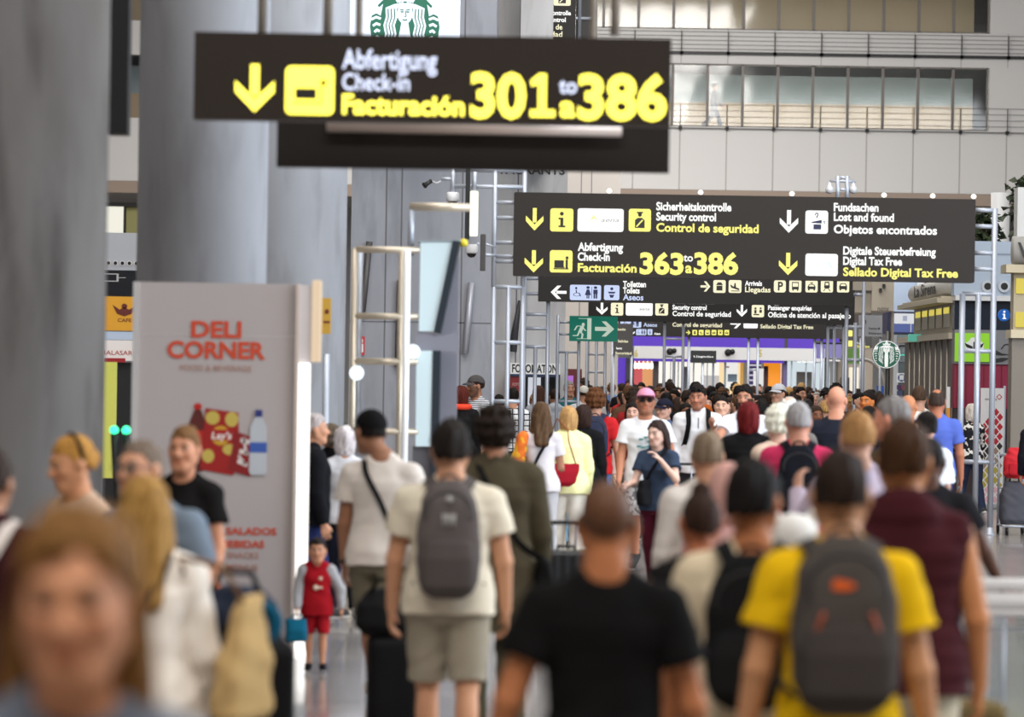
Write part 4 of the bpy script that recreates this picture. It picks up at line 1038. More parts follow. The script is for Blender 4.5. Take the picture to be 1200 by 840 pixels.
railing(zf(150), zf(122), xf(640), xf(1260), 4, .012, 'thin wire railing before the lower row of gallery windows')
# ---------------------------------------------------------------- overhead signs
YEL_HOT = glow((255, 240, 84), 2.9); WHT_HOT = glow((222, 230, 255), 1.7)
# hanging check-in sign, nearest
d = 21.0; g = sign_thing('hanging_sign', 509, 145, d, 'nearest hanging brown check-in sign reading 301 to 386 in big yellow digits')
F = board(g, d, 228, 37, 787, 139, .16)
F.arrow(276, 75, 322, 131, 'd', YEL_HOT)
t = F.rect(335, 77, 392, 134, 'pictogram_tile', YEL_HOT, 0, .005, 7); f2 = Face(d, t)
f2.unit(335, 77, 392, 134, [('r', .20, .32, .64, .54)], 'symbol', INK, .005, .008); f2.unit(335, 77, 392, 134, [('l', [(.17, .24), (.74, .24), (.74, .62)], .035), ('c', .78, .66, .07)], 'symbol', plain((190, 168, 20), .5), .005, .008)
F.text('Abfertigung', 401, 512, 80, 22, WHT_HOT, .016); F.text('Check-in', 401, 480, 105, 19, WHT_HOT, .016); F.text('Facturación', 401, 544, 133, 22, YEL_HOT, .03)
F.text('30', 551, 616, 136, 49, YEL_HOT, .034); F.unit(620, 86, 651, 137, [('r', .36, .0, .66, 1), ('r', .06, 0, 1, .17), ('p', [(.40, 1), (.40, .76), (.10, .70), (.06, .84)])], 'lettering', YEL_HOT, 0, .004); F.text('386', 677, 781, 138, 49, YEL_HOT, .034); F.text('to', 655, 676, 109, 18, WHT_HOT, .02); F.text('a', 656, 674, 136.5, 25, YEL_HOT, .03)
off = Vector(g.location)
for px in (306, 383, 721):
    A = P(px, 40, d); m = MB(); m.tube([Vector((A.x, d + .08, A.z)) - off, Vector((A.x, d + .08, ZC)) - off], .026, 12); m.build('hanger_tube', STEEL_WARM, g)
d2 = 22.2; g = sign_thing('hanging_sign', 555, 195, d2, 'back of a dark hanging board with a steel rail, just under the check-in sign')
F = board(g, d2, 325, 132, 785, 195, .12, plain((32, 25, 21), .55, 0, .3)); off = Vector(g.location)
m = MB(); A, B = P(384, 147, d2), P(728, 155, d2); m.tube([Vector((A.x, d2 - .10, A.z)) - off, Vector((B.x, d2 - .10, A.z)) - off], .046, 14)
for q in (.12, .5, .88):
    x = A.x + (B.x - A.x) * q; m.tube([Vector((x, d2 - .10, A.z)) - off, Vector((x, d2 + .0, A.z)) - off], .018, 8)
m.build('rail', plain((214, 196, 186), .35, .4), g)
for q in (.1, .9):
    x = A.x + (B.x - A.x) * q; m = MB(); m.tube([Vector((x, d2 + .06, A.z)) - off, Vector((x, d2 + .06, ZC)) - off], .022, 10); m.build('hanger_tube', STEEL_WARM, g)
# black banner edge between the left columns
g = sign_thing('hanging_banner', 143, 157, 25, 'black hanging board seen between the two left concrete columns')
board(g, 25, 131, -160, 154, 157, .2, BLACK); p_ = P(143, -160, 25); off = Vector(g.location); m = MB(); m.tube([Vector((p_.x, 25.1, p_.z - .1)) - off, Vector((p_.x, 25.1, ZC)) - off], .02, 8); m.build('hanger_tube', DARK_METAL, g)
# main directory sign on its tube frame
d = 50.0; g = sign_thing('directory_sign', 872, 330, d, 'large brown directory sign on steel tube frame, reading Control de seguridad and 363 to 386', z=0.0)
F = board(g, d, 602.5, 225, 1143.5, 323, .22, plain((40, 34, 30), .5, 0, .3), rad=2)
F.arrow(616.5, 243.5, 637, 270, 'd', YEL); tile(F, 645, 244, 672, 271, YEL, 'info'); t = tile(F, 677, 244, 731, 271, WHT)
f2 = Face(d, t); f2.text('aena', 704, 725, 260, 5, plain((150, 150, 150), .5), .004, .008, slant=.2); f2.unit(690, 250, 702, 262, [('p', [(.1, .3), (.5, .9), (.9, .3), (.5, .5)])], 'symbol', plain((220, 226, 150), .5), .006, .009)
tile(F, 737, 244.5, 763, 271, YEL, 'guard')
F.text('Sicherheitskontrolle', 769, 857, 246, 9, WHT); F.text('Security control', 769, 839, 258, 9, WHT); F.text('Control de seguridad', 769, 889, 271, 9.4, YEL, .03)
F.arrow(615, 293, 636.5, 319, 'd', YEL); tile(F, 644.5, 293, 671, 319, YEL, 'counter')
F.text('Abfertigung', 677, 730, 293.5, 9, WHT); F.text('Check-in', 677, 714.5, 305, 9, WHT); F.text('Facturación', 677, 746, 318, 9.4, YEL, .03)
F.text('363', 749.5, 801, 320, 23, YEL, .04); F.text('386', 813, 865, 320, 23, YEL, .04); F.text('to', 801, 812, 306, 8.5, WHT, .02); F.text('a', 803, 811, 319.5, 12, YEL, .03)
# the right half sits lower in the picture because the camera is tilted, not the sign
F.arrow(914, 246, 935.5, 272.5, 'd', WHT); tile(F, 944, 246.5, 970.5, 273.5, WHT, 'lost', plain((30, 34, 70), .5))
F.text('Fundsachen', 977, 1029.5, 247, 9, WHT); F.text('Lost and found', 977, 1047.5, 258.5, 9, WHT); F.text('Objetos encontrados', 977, 1098, 273, 9.4, WHT, .03)
F.arrow(913, 296, 934.5, 322, 'd', YEL); t = tile(F, 944, 297, 982, 323, WHT); Face(d, t).unit(944, 297, 982, 323, [('p', [(.66, .62), (.74, .62), (.84, .40), (.78, .36)]), ('p', [(.44, .42), (.52, .44), (.52, .40)])], 'symbol', plain((206, 228, 232), .5), .006, .009)
F.text('Digitale Steuerbefreiung', 988, 1096.5, 298, 9, WHT); F.text('Digital Tax Free', 988, 1057, 310, 9, WHT); F.text('Sellado Digital Tax Free', 988, 1122.5, 323, 9.4, YEL, .03)
off = Vector(g.location)
for px in (714, 821, 928, 1036, 1093, 1141):
    a = F.w(px, 225.5 + (px - 602) * .0155); m = MB(); m.lathe([(.008, -.02), (.03, -.01), (.036, .012), (.024, .034), (.006, .042)], Vector((a.x, d, a.z + .03)) - off, 'Z', 14); m.build('lamp', glow((255, 252, 240), 2.0), g)
LEGL = [((578.7, 336), (578.7, None)), ((596, 336), (596, None)), ((613, 336), (613, None))]
tubes(g, d + .12, 'upright', LEGL); tubes(g, d + .12, 'upright', [((580.5, 198), (580.5, 336)), ((531, 197), (531, 231)), ((615, 198), (615, 336))])
tubes(g, d + .12, 'rung', [((578.7, q), (613, q)) for q in (336, 401, 470, 560)] + [((581, q), (615, q)) for q in (237, 255, 284, 300, 306)] + [((531, 199), (615, 199)), ((531, 218), (615, 218))], .026)
tubes(g, d + .12, 'upright', [((1128, 344), (1128, None)), ((1146.5, 344), (1146.5, None)), ((1166, 244), (1166, None))], .037)
tubes(g, d + .12, 'rung', [((1128, q), (1166, q)) for q in (344, 411, 541)] + [((1140, q), (1166, q)) for q in (246, 265, 296, 315)], .028)
tubes(g, d + .12, 'upright', [((982, 206), (982, 240)), ((993, 206), (993, 240))], .028); tubes(g, d + .12, 'rung', [((972, 212), (1003, 212)), ((982, 208), (993, 208)), ((982, 222), (993, 222))], .018)
for px in (973, 1001):
    a = P(px, 222, d); m = MB(); m.lathe([(.01, -.05), (.05, -.03), (.055, .02), (.03, .05), (.012, .11)], Vector((a.x, d + .12, a.z)) - off, 'Z', 14); m.build('camera_dome', plain((200, 200, 204), .3), g)
# cameras and boxes on the frame's left arm
def cam_thing(px, py, dd, label, white=True):
    p = P(px, py, dd); g = empty('security_camera', tuple(p), 0, label, 'camera'); m = MB(); m.lathe([(.07, .0), (.085, .02), (.085, .10), (.07, .12)], (0, 0, 0), 'Z', 20); m.build('housing', plain((226, 226, 228), .35), g)
    m = MB(); m.lathe([(.006, -.055), (.04, -.045), (.06, -.015), (.062, .0)], (0, 0, 0), 'Z', 20); m.build('dome', plain((14, 14, 16), .1), g); return g
c = cam_thing(530.5, 236, d + .12, 'white dome camera hanging under the upper left frame arm')
c = cam_thing(552.5, 297, d + .12, 'white dome camera below the white lamp box on the frame'); m = MB(); m.tube([(.06, 0, .1), (.10, 0, .14)], .02, 8); m.build('arm', STEEL, c)
p = P(507, 212, d + .12); c = empty('bullet_camera', tuple(p), 0, 'small black bullet camera on the end of the upper left arm', 'camera')
m = MB(); m.tube([(-.10, -.05, -.06), (-.02, 0, .0)], .03, 12); m.tube([(-.11, -.056, -.066), (-.095, -.048, -.055)], .042, 12); m.build('body', BLACK, c); m = MB(); m.tube([(-.02, 0, 0), (.05, 0, -.03), (.11, 0, .0)], .012, 8); m.build('cable', plain((180, 180, 184), .5), c); m = MB(); m.tube([(.11, 0, .03), (.27, 0, .03)], .022, 10); m.build('arm', STEEL, c)
p = P(555, 248, d - .1); c = empty('lamp_box', tuple(p), 0, 'white glowing lamp box on a black backing strip beside the frame', 'light')
m = MB(); m.box((-.05, -.05, -.32), (.06, .05, .27), .02); m.build('lamp', glow((255, 255, 236), 1.3), c); m = MB(); m.box((-.11, .0, -.36), (-.05, .09, .62), .008); m.build('backing', BLACK, c); m = MB(); m.tube([(0, 0, .26), (.01, 0, .52)], .03, 10); m.build('stem', STEEL, c)
p = P(566, 294, d - .1); c = empty('antenna', tuple(p), 0, 'dark upright antenna bar clamped beside the main sign frame', 'antenna'); m = MB(); m.box((-.035, -.03, -.26), (.035, .03, .22), .012); m.build('bar', plain((64, 60, 60), .5), c); m = MB(); m.tube([(.03, 0, -.05), (.16, .1, -.05)], .02, 8); m.tube([(.03, 0, .09), (.16, .1, .06)], .014, 8); m.build('clamp', STEEL, c)
# second sign: toilets / arrivals
d = 62.0; g = sign_thing('directory_sign', 816, 353, d, 'dark sign below the main one, with toilet pictograms and Llegadas', z=0.0); NAVY = plain((24, 30, 84), .5)
DK = plain((36, 32, 30), .5, 0, .3); F = board(g, d, 631.5, 296, 1000, 353, .2, DK)
F.arrow(645.5, 334.5, 664, 350, 'l', WHT); tile(F, 668, 333.5, 704.5, 351.5, LBL, 'toilets', NAVY, 2); tile(F, 708, 334, 726, 351.5, LBL, 'baby', NAVY, 2)
F.text('Toiletten', 730, 757, 336, 6.6, WHT); F.text('Toilets', 730, 749.5, 343.5, 6.6, WHT); F.text('Aseos', 730, 754, 351.5, 6.8, LBL, .025)
F.arrow(821, 329.5, 832.5, 341.5, 'r', CRM); tile(F, 836, 328, 850.5, 343, CRM, 'claim', None, 2); tile(F, 854, 328, 869, 343, CRM, 'plane', None, 2)
F.text('Ankünfte', 873, 893, 327, 5.2, WHT); F.text('Arrivals', 873, 893, 334.5, 5.4, WHT); F.text('Llegadas', 873, 903, 342, 6, CRM, .025)
t = tile(F, 907, 328, 921, 342.5, CRM); Face(d, t).text('P', 911.5, 917.5, 340, 9.5, INK, .03, .009)
for x, ic in ((925, 'bus'), (944, 'taxi'), (962, 'train'), (981, 'car')): tile(F, x, 328, x + 14.3, 342.5, CRM, ic, None, 2)
tubes(g, d + .12, 'upright', [((627.5, 406), (627.5, None)), ((642.5, 353), (642.5, None)), ((615.5, 325), (615.5, None))]); tubes(g, d + .12, 'rung', [((615.5, q), (642.5, q)) for q in (326, 344, 368, 384.5, 406)], .028)
tubes(g, d + .12, 'upright', [((992.5, 353), (992.5, None)), ((1002.5, 378), (1002.5, None)), ((1013, 300), (1013, None))]); tubes(g, d + .12, 'rung', [((1000, q), (1013, q)) for q in (326, 345)] + [((992.5, q), (1013, q)) for q in (383, 421.5)], .026)
# exit sign
d = 64.0; g = sign_thing('exit_sign', 696, 400, d, 'green emergency exit sign with running figure, doorway and arrow', z=0.0); F = board(g, d, 667.5, 370, 724, 399.5, .07, glow((0, 112, 92), .55, (0, 90, 74))); GW = glow((214, 232, 212), .8)
F.unit(667.5, 370, 724, 399.5, [('r', .37, .08, .455, .92), ('l', [(.19, .90), (.38, .90)], .02), ('l', [(.16, .10), (.40, .10)], .02)], 'pictogram', GW, 0, .006)
F.unit(667.5, 370, 724, 399.5, [('c', .285, .66, .032, .075), ('l', [(.265, .58), (.22, .36)], .075), ('l', [(.26, .58), (.335, .42)], .03), ('l', [(.24, .60), (.16, .60), (.11, .44)], .03), ('l', [(.225, .38), (.275, .28), (.26, .10)], .038), ('l', [(.21, .38), (.17, .22), (.08, .22)], .036)], 'pictogram', GW, 0, .006)
F.unit(667.5, 370, 724, 399.5, [('p', [(.53, .42), (.53, .58), (.78, .58), (.67, .80), (.76, .80), (.93, .50), (.76, .20), (.67, .20), (.78, .42)])], 'arrow', GW, 0, .006)
tubes(g, d + .06, 'upright', [((654, 369), (654, None)), ((678.5, 399), (678.5, None)), ((664, 412), (664, None))], .026); tubes(g, d + .06, 'rung', [((654, q), (668, q)) for q in (377.5, 391.5)] + [((654, 412.5), (678.5, 412.5)), ((654, 470), (678.5, 470))], .018)
# third sign
d = 80.0; g = sign_thing('directory_sign', 845, 378, d, 'third dark sign down the hall, reading Oficina de atención al pasajero', z=0.0); F = board(g, d, 690, 335, 1002, 376, .2, DK)
F.arrow(699, 354.5, 712, 368.5, 'd', WHT); tile(F, 716, 354.5, 730.5, 369.5, CRM, 'info', None, 2); t = tile(F, 733.5, 354.5, 765, 369.5, WHT, None, None, 2); Face(d, t).text('aena', 749, 761, 363.5, 3.4, plain((140, 140, 140), .5), .004, .008, slant=.2); tile(F, 768, 354.5, 783, 369.5, CRM, 'guard', None, 2)
F.text('Sicherheitskontrolle', 788, 838, 355.5, 5, WHT); F.text('Security control', 788, 828, 362.5, 5.2, WHT); F.text('Control de seguridad', 788, 856.5, 370, 5.6, WHT, .025)
F.arrow(863.5, 357, 875.5, 371, 'd', WHT); tile(F, 881, 357, 895.5, 371.5, CRM, 'desk', None, 2)
F.text('Fluggastbetreuung', 900, 946.5, 356, 5, WHT); F.text('Passenger enquiries', 900, 951, 363, 5.2, WHT); F.text('Oficina de atención al pasajero', 900, 997, 371.5, 5.8, WHT, .025)
tubes(g, d + .12, 'upright', [((688.5, 372), (688.5, None)), ((699.5, 376), (699.5, None)), ((709.5, 396), (709.5, None))], .03); tubes(g, d + .12, 'rung', [((688.5, q), (709.5, q)) for q in (396, 415, 436)], .022)
tubes(g, d + .12, 'upright', [((970.5, 376), (970.5, None)), ((978, 378), (978, None)), ((989, 372), (989, None))], .03); tubes(g, d + .12, 'rung', [((970.5, q), (989, q)) for q in (384, 420)], .022)
tubes(g, d + .12, 'upright', [((779, 376), (779, None)), ((790, 418), (790, None)), ((801, 376), (801, None))], .03); tubes(g, d + .12, 'rung', [((779, q), (801, q)) for q in (397, 417.5)], .022)
# fourth sign
d = 96.0; g = sign_thing('directory_sign', 855, 393, d, 'fourth dark sign furthest down the hall, small toilet pictograms and yellow tiles', z=0.0); F = board(g, d, 725, 366, 977, 393.5, .2, DK)
tile(F, 727, 373, 751.5, 383.5, LBL, 'toilets', NAVY, 1.5); F.text('Toilets', 754, 768, 377, 4, WHT); F.text('Aseos', 754, 770, 382.5, 4.2, LBL, .02); F.arrow(738, 385.5, 744, 392.5, 'd', WHT); tile(F, 745.5, 385.5, 757.5, 392.5, LBL, 'toilets', NAVY, 1); tile(F, 759, 385.5, 764.5, 392.5, LBL, 'baby', NAVY, 1); F.text('Aseos', 766.5, 774, 392, 2.4, WHT)
F.text('Control de seguridad', 788, 846, 382.5, 4.6, CRM, .02); F.text('Seguridad', 815, 823, 376, 2.6, WHT)
F.arrow(856, 373.5, 868.5, 384.5, 'r', WHT); tile(F, 871.5, 373, 888, 384.5, WHT, None, None, 1.5); F.text('Digital Tax Free', 891, 922, 376.5, 3.6, WHT); F.text('Sellado Digital Tax Free', 891, 953, 384.5, 4.4, CRM, .02)
F.arrow(804, 387, 809, 392, 'r', YEL)
for x, ic in ((811.5, 'claim'), (819, 'plane'), (826.5, 'bus'), (834, 'car'), (841.5, 'train'), (849, 'taxi')): tile(F, x, 386.5, x + 5.4, 392.5, YEL, ic, None, .6)
tubes(g, d + .12, 'upright', [((877.5, 386), (877.5, None)), ((888.5, 386), (888.5, None)), ((955, 386), (955, None)), ((963, 393), (963, None)), ((718, 384), (718, None)), ((807.5, 393), (807.5, None))], .032); tubes(g, d + .12, 'rung', [((877.5, 395.5), (888.5, 395.5)), ((877.5, 433), (888.5, 433)), ((955, 400), (963, 400)), ((955, 424), (963, 424))], .022)
# small board on a post in front of the shops
d = 104.0; g = sign_thing('post_sign', 824, 425, d, 'small black board on a single post before the purple shops', z=0.0); F = board(g, d, 809.5, 410.5, 839.5, 425, .08, BLACK); F.text('Llegadas', 813, 836, 418.5, 2.0, WHT, .01); tubes(g, d + .06, 'post', [((823.7, 419), (823.7, None))], .035)
# two-line board left of the purple shops
d = 92.0; g = sign_thing('directory_sign', 730, 414, d, 'small dark-grey board with yellow lines beside the green exit sign', z=0.0); F = board(g, d, 719, 379, 742, 415.5, .1, plain((74, 72, 72), .5))
F.text('Llegadas', 722, 733, 387, 2.6, CRM, .02); F.text('Salidas', 724, 736, 401, 2.8, CRM, .02); F.text('Security', 722, 729, 409, 2.2, WHT); F.text('Seguridad', 721, 740, 415, 2.8, CRM, .02); tubes(g, d + .06, 'upright', [((719, 415), (719, None)), ((740, 415), (740, None))], .03)
# cropped tall sign at the top edge, behind the core wall
d = 71.6; g = sign_thing('directory_sign', 660, 46, d, 'tall dark sign at the top edge, partly hidden by the concrete pilaster'); F = board(g, d, 612, -40, 675.5, 47, .2, DK)
tile(F, 649, -12, 669, 6.5, CRM, 'guard', None, 2); F.text('Sicherheitskontrolle', 615, 669, 17, 5, WHT); F.text('Security control', 615, 663, 25, 5, WHT); F.text('Control de', 622, 659, 34, 6, CRM, .02); F.text('seguridad', 622, 659, 42.5, 6, CRM, .02)
off = Vector(g.location); tubes(g, d + .12, 'upright', [((684, -300), (684, 60)), ((620, -300), (620, -20))], .04); tubes(g, d + .12, 'rung', [((640, 21), (698, 21)), ((640, -60), (698, -60))], .03); F.rect(676, -40, 701, 60, 'backing', DARK_METAL, -.2, -.14)
# lettering on the pale core wall
lt = Face(72.0, None); o = lt.text('RESTAURANTS', 560, 662, 203, 9.5, BLACK, .02, .012, 'wall_lettering'); tag(o, 'black capital lettering on the pale concrete wall under the hanging board', 'lettering')
# ---------------------------------------------------------------- siren roundels
def siren(F, cx, cy, R, green, white, t0, thin=1.0):
    u = lambda items, name, mat, a, b: F.unit(cx - R, cy - R, cx + R, cy + R, items, name, mat, a, b); h = lambda v: .5 + v / 2
    sc = lambda pts: [(h(x), h(y)) for x, y in pts]
    u([('c', .5, .5, .5)], 'roundel', white, t0, t0 + .004); u([('c', .5, .5, .475)], 'roundel', green, t0 + .004, t0 + .008)
    it = []
    it.append(('p', [(.5 + (.055 if k % 2 == 0 else .024) * math.sin(k * math.pi / 5), .945 + (.055 if k % 2 == 0 else .024) * math.cos(k * math.pi / 5)) for k in range(10)]))
    it.append(('p', sc([(-.22, .66), (-.30, .80), (-.16, .76), (-.10, .86), (0, .78), (.10, .86), (.16, .76), (.30, .80), (.22, .66), (0, .70)])))
    it += [('c', .5, h(.37), .105, .142), ('p', sc([(-.09, .14), (.09, .14), (.13, -.10), (.21 * thin, -.50), (.17 * thin, -.90), (-.17 * thin, -.90), (-.21 * thin, -.50), (-.13, -.10)]))]
    for sd in (-1, 1):
        for k in range(4):
            it.append(('l', sc([(sd * (.06 + .07 * k), .66 - .02 * k), (sd * (.25 + .085 * k), .50), (sd * (.23 + .088 * k), .26), (sd * (.30 + .085 * k), .04), (sd * (.25 + .085 * k), -.20), (sd * (.32 + .075 * k), -.44 + .03 * k), (sd * (.27 + .075 * k), -.66 + .06 * k)]), .027 * thin))
        for k in range(5):
            it.append(('l', sc([(sd * (.67 + .01 * k), .22 - k * .17), (sd * (.78 - .01 * k), .26 - k * .175), (sd * (.90 - .045 * k), .20 - k * .17)]), .034 * thin))
        it.append(('p', sc([(sd * .66, .30), (sd * .60, .62), (sd * .71, .52), (sd * .76, .60), (sd * .90, .30), (sd * .78, .36)])))
    u(it, 'siren_emblem', white, t0 + .008, t0 + .011)
    fc = [('l', sc([(-.13, .47), (-.04, .46)]), .014), ('l', sc([(.13, .47), (.04, .46)]), .014), ('l', sc([(-.11, .41), (-.05, .41)]), .018), ('l', sc([(.11, .41), (.05, .41)]), .018), ('l', sc([(.018, .44), (.035, .29), (-.015, .275)]), .012), ('l', sc([(-.06, .20), (0, .185), (.06, .20)]), .016)]
    u(fc, 'siren_face', green, t0 + .011, t0 + .013)
SB_GREEN = glow((0, 98, 74), .2, (0, 96, 72)); SB_WHITE = glow((228, 238, 255), .62, (200, 208, 220))
d = 57.0; g = sign_thing('coffee_sign', 476, 60, d, 'large white light panel with a green siren roundel, at the top edge'); F = board(g, d, 410.5, -70, 540.5, 110, .12, SB_WHITE); siren(F, 475, 31, 43, SB_GREEN, SB_WHITE, 0)
off = Vector(g.location)
for px in (430, 520): A = P(px, -60, d); m = MB(); m.tube([Vector((A.x, d + .06, A.z)) - off, Vector((A.x, d + .06, ZC)) - off], .02, 8); m.build('hanger_tube', STEEL, g)
d = 83.0; g = sign_thing('coffee_sign', 1039, 432, d, 'round green siren coffee sign on a dark post at far right', z=0.0); F = Face(d, g); F.unit(1022.6, 398.6, 1055.4, 431.4, [('c', .5, .5, .5)], 'disc', plain((22, 36, 32), .5), -.12, 0); siren(F, 1039, 415, 16.2, SB_GREEN, glow((250, 252, 250), .7, (200, 200, 200)), 0, .62); tubes(g, d + .06, 'post', [((1041, 388), (1041, None))], .05, plain((44, 42, 42), .4))
# ---------------------------------------------------------------- places and fixtures left
# deli light-box stand
dB = 26.4; g = sign_thing('deli_stand', 255, 720, dB, 'pale grey snack stand with big red lettering, snack pictures and glowing edge', 'stand', z=0.0)
F = Face(dB, g); A = P(160, 330, dB); Bx = P(350, 330, dB); off = Vector(g.location)
m = MB(); m.box((A.x - off.x, 0, 0), (Bx.x - off.x, .38, A.z)); m.build('cabinet', plain((182, 172, 170), .45), g)
m = MB(); m.box((A.x - off.x - .02, -.02, 0), (A.x - off.x + .02, .39, A.z)); m.box((A.x - off.x, -.0015, P(200, 392.4, dB).z), (Bx.x - off.x, -.0, P(200, 391.8, dB).z)); m.build('edge_trim', plain((220, 216, 214), .3, .3), g)
STRIP = glow((255, 250, 244), 2.2)
m = MB(); m.box((Bx.x - off.x + .01, -.03, .0), (Bx.x - off.x + .075, .30, P(352, 425, dB).z), .01); m.build('light_strip', STRIP, g)
m = MB(); m.box((Bx.x - off.x - .015, -.04, 0), (Bx.x - off.x + .01, .38, A.z)); m.build('side_panel', plain((206, 190, 180), .35), g)
m = MB(); m.box((P(366, 330, dB).x - off.x, .0, P(366, 424, dB).z), (P(376.5, 330, dB).x - off.x, .16, P(370, 328, dB).z), .01); m.build('upper_light_strip', glow((255, 226, 190), .9), g)
m = MB(); m.box((Bx.x - off.x + .01, .02, P(366, 424, dB).z), (P(366, 330, dB).x - off.x, .3, P(366, 334, dB).z)); m.build('side_return', plain((206, 200, 200), .4), g)
RED = plain((206, 72, 42), .6); DRED = plain((150, 40, 30), .6)
F.off = .002
F.text('DELI', 224, 283, 394.5, 18, RED, .035); F.text('CORNER', 196, 311, 418.5, 18.5, RED, .035); F.text('FOOD & BEVERAGE', 211, 295, 434, 6.5, plain((176, 128, 112), .6), .004)
F.text('DULCES Y SALADOS', 200, 324, 625, 8, RED, .03); F.text('CALIENTES BEBIDAS', 190, 310, 640, 8, RED, .03); F.text('SNACKS', 266, 303, 654, 7, plain((176, 120, 104), .6), .01); F.text('MENUS', 266, 302, 668, 7, plain((176, 120, 104), .6), .01)
# printed snack pictures: bottle, crisp bag, small bag, water
F.unit(222, 472, 242, 552, [('c', .5, .94, .22, .05), ('p', [(.30, .90), (.70, .90), (1.0, .70), (1.0, .05), (.85, 0), (.15, 0), (0, .05), (0, .70)])], 'printed_cola_bottle', plain((92, 34, 28), .5), 0, .002); F.unit(222, 472, 242, 552, [('r', 0, .36, 1, .60), ('c', .5, .95, .24, .05)], 'printed_bottle_label', plain((188, 36, 30), .5), .002, .003)
F.unit(236, 478, 300, 558, [('p', [(.08, 1), (.68, .94), (.72, .20), (.60, .02), (0, .10)])], 'printed_crisp_bag', plain((160, 28, 26), .5), .003, .005)
F.unit(236, 478, 300, 558, [('c', .21, .86, .13, .10), ('c', .56, .84, .12, .11), ('c', .14, .30, .11, .10), ('c', .52, .40, .12, .08)], 'printed_crisps', plain((200, 176, 84), .5), .005, .006)
F.unit(236, 478, 300, 558, [('c', .36, .60, .17, .145)], 'printed_badge', plain((206, 156, 44), .5), .006, .007); F.text("Lay's", 248, 271, 514, 8, plain((240, 236, 230), .5), .02, .008, slant=.15); F.unit(236, 478, 300, 558, [('r', .20, .53, .52, .69)], 'printed_ribbon', plain((170, 34, 30), .5), .0068, .0076)
F.unit(268, 505, 304, 558, [('p', [(.22, 1), (1, .82), (.72, 0), (0, .14)])], 'printed_snack_bag', plain((136, 26, 28), .5), .006, .0075)
F.unit(268, 505, 304, 558, [('l', [(.42, .80), (.66, .76)], .10), ('l', [(.50, .84), (.58, .52)], .08), ('l', [(.38, .56), (.62, .52)], .09), ('l', [(.32, .34), (.60, .26)], .09), ('l', [(.34, .46), (.56, .28)], .06)], 'printed_emblem', plain((226, 214, 208), .5), .0075, .0085)
F.unit(293, 480, 314, 556, [('p', [(.34, .90), (.66, .90), (.96, .74), (1, .05), (.9, 0), (.1, 0), (0, .05), (.04, .74)])], 'printed_water_bottle', plain((190, 194, 200), .5), .0085, .0095); F.unit(293, 480, 314, 556, [('r', .30, .89, .70, 1)], 'printed_bottle_cap', plain((44, 52, 120), .5), .0085, .0105); F.unit(293, 480, 314, 556, [('r', .02, .34, .98, .50)], 'printed_bottle_label', plain((60, 92, 170), .5), .0095, .0105)
# yellow sign behind the stand, and things seen in the gap left of it
p = P(383, 375, 34); g = empty('projecting_sign', tuple(p), 0, 'small yellow projecting sign at the right edge of the grey snack stand', 'sign'); Fx = Face(34.0, g); Fx.rect(376, 349, 388, 391, 'panel', plain((206, 160, 60), .5), -.05, 0, 1); Fx.unit(376, 349, 388, 391, [('c', .62, .62, .2, .07), ('r', .3, .30, .9, .36)], 'emblem', plain((110, 40, 30), .5), 0, .004); m = MB(); m.tube([(0, .02, -.30), (0, .02, -p.z)], .03, 10); m.build('post', STEEL, g)
dG = 46.0; g = sign_thing('yellow_sign', 145, 387, dG, 'yellow-orange shop sign with dark winged emblem in the left gap', z=0.0); F = board(g, dG, 118, 347, 170, 387, .1, plain((214, 152, 40), .5)); F.unit(132, 350, 160, 375, [('p', [(0, .72), (.3, .50), (.5, .62), (.7, .50), (1, .72), (.8, .30), (.5, .18), (.2, .30)]), ('c', .5, .66, .12)], 'emblem', plain((96, 36, 26), .5), 0, .004); F.text('CAFE', 138, 154, 377, 4, plain((96, 36, 26), .5), .01); tubes(g, dG + .05, 'post', [((120, 387), (120, None)), ((168, 387), (168, None))], .03)
g = sign_thing('shop_fascia', 145, 425, dG + 2, 'white shop fascia with red capitals under the yellow sign', z=0.0); F = board(g, dG + 2, 100, 398, 200, 422, .2, plain((226, 216, 210), .5)); F.text('MALASARIEN', 118, 168, 415.5, 5, plain((170, 60, 50), .6), .004); F.rect(100, 388, 200, 397.5, 'header', plain((176, 188, 206), .5), -.2, 0); F.rect(100, 419, 147, 424, 'red_strip', plain((150, 30, 36), .5), 0, .01)
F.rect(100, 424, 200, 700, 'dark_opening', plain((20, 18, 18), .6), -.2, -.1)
F2 = Face(dG, g, 0); F2.rect(122, 424, 136.5, 560, 'yellow_pillar', plain((206, 204, 96), .5), -.1, .02)
p = P(141, 507, 30); g = empty('barrier_gate', (p.x, 30, 0), 0, 'pair of dark barrier arms with green lights behind the left column', 'gate')
for dx, k in ((-.047, 0), (.047, 1)):
    m = MB(); m.tube([(dx + .09, 0, 0), (dx, 0, p.z)], .03, 10); q = m.build('arm', BLACK, g); m = MB(); m.lathe([(.004, -.035), (.03, -.02), (.036, 0), (.03, .02), (.004, .035)], (dx, -.01, p.z + .02), 'Y', 16); m.build('green_light', glow((60, 255, 170), 2.6), g)
d = 72.0; g = sign_thing('air_nozzle_panel', 145, 315, d, 'white panel with a row of round black air nozzles, far left gap', 'panel', z=0.0); F = board(g, d, 100, 272, 205, 316, .3, plain((206, 212, 222), .5))
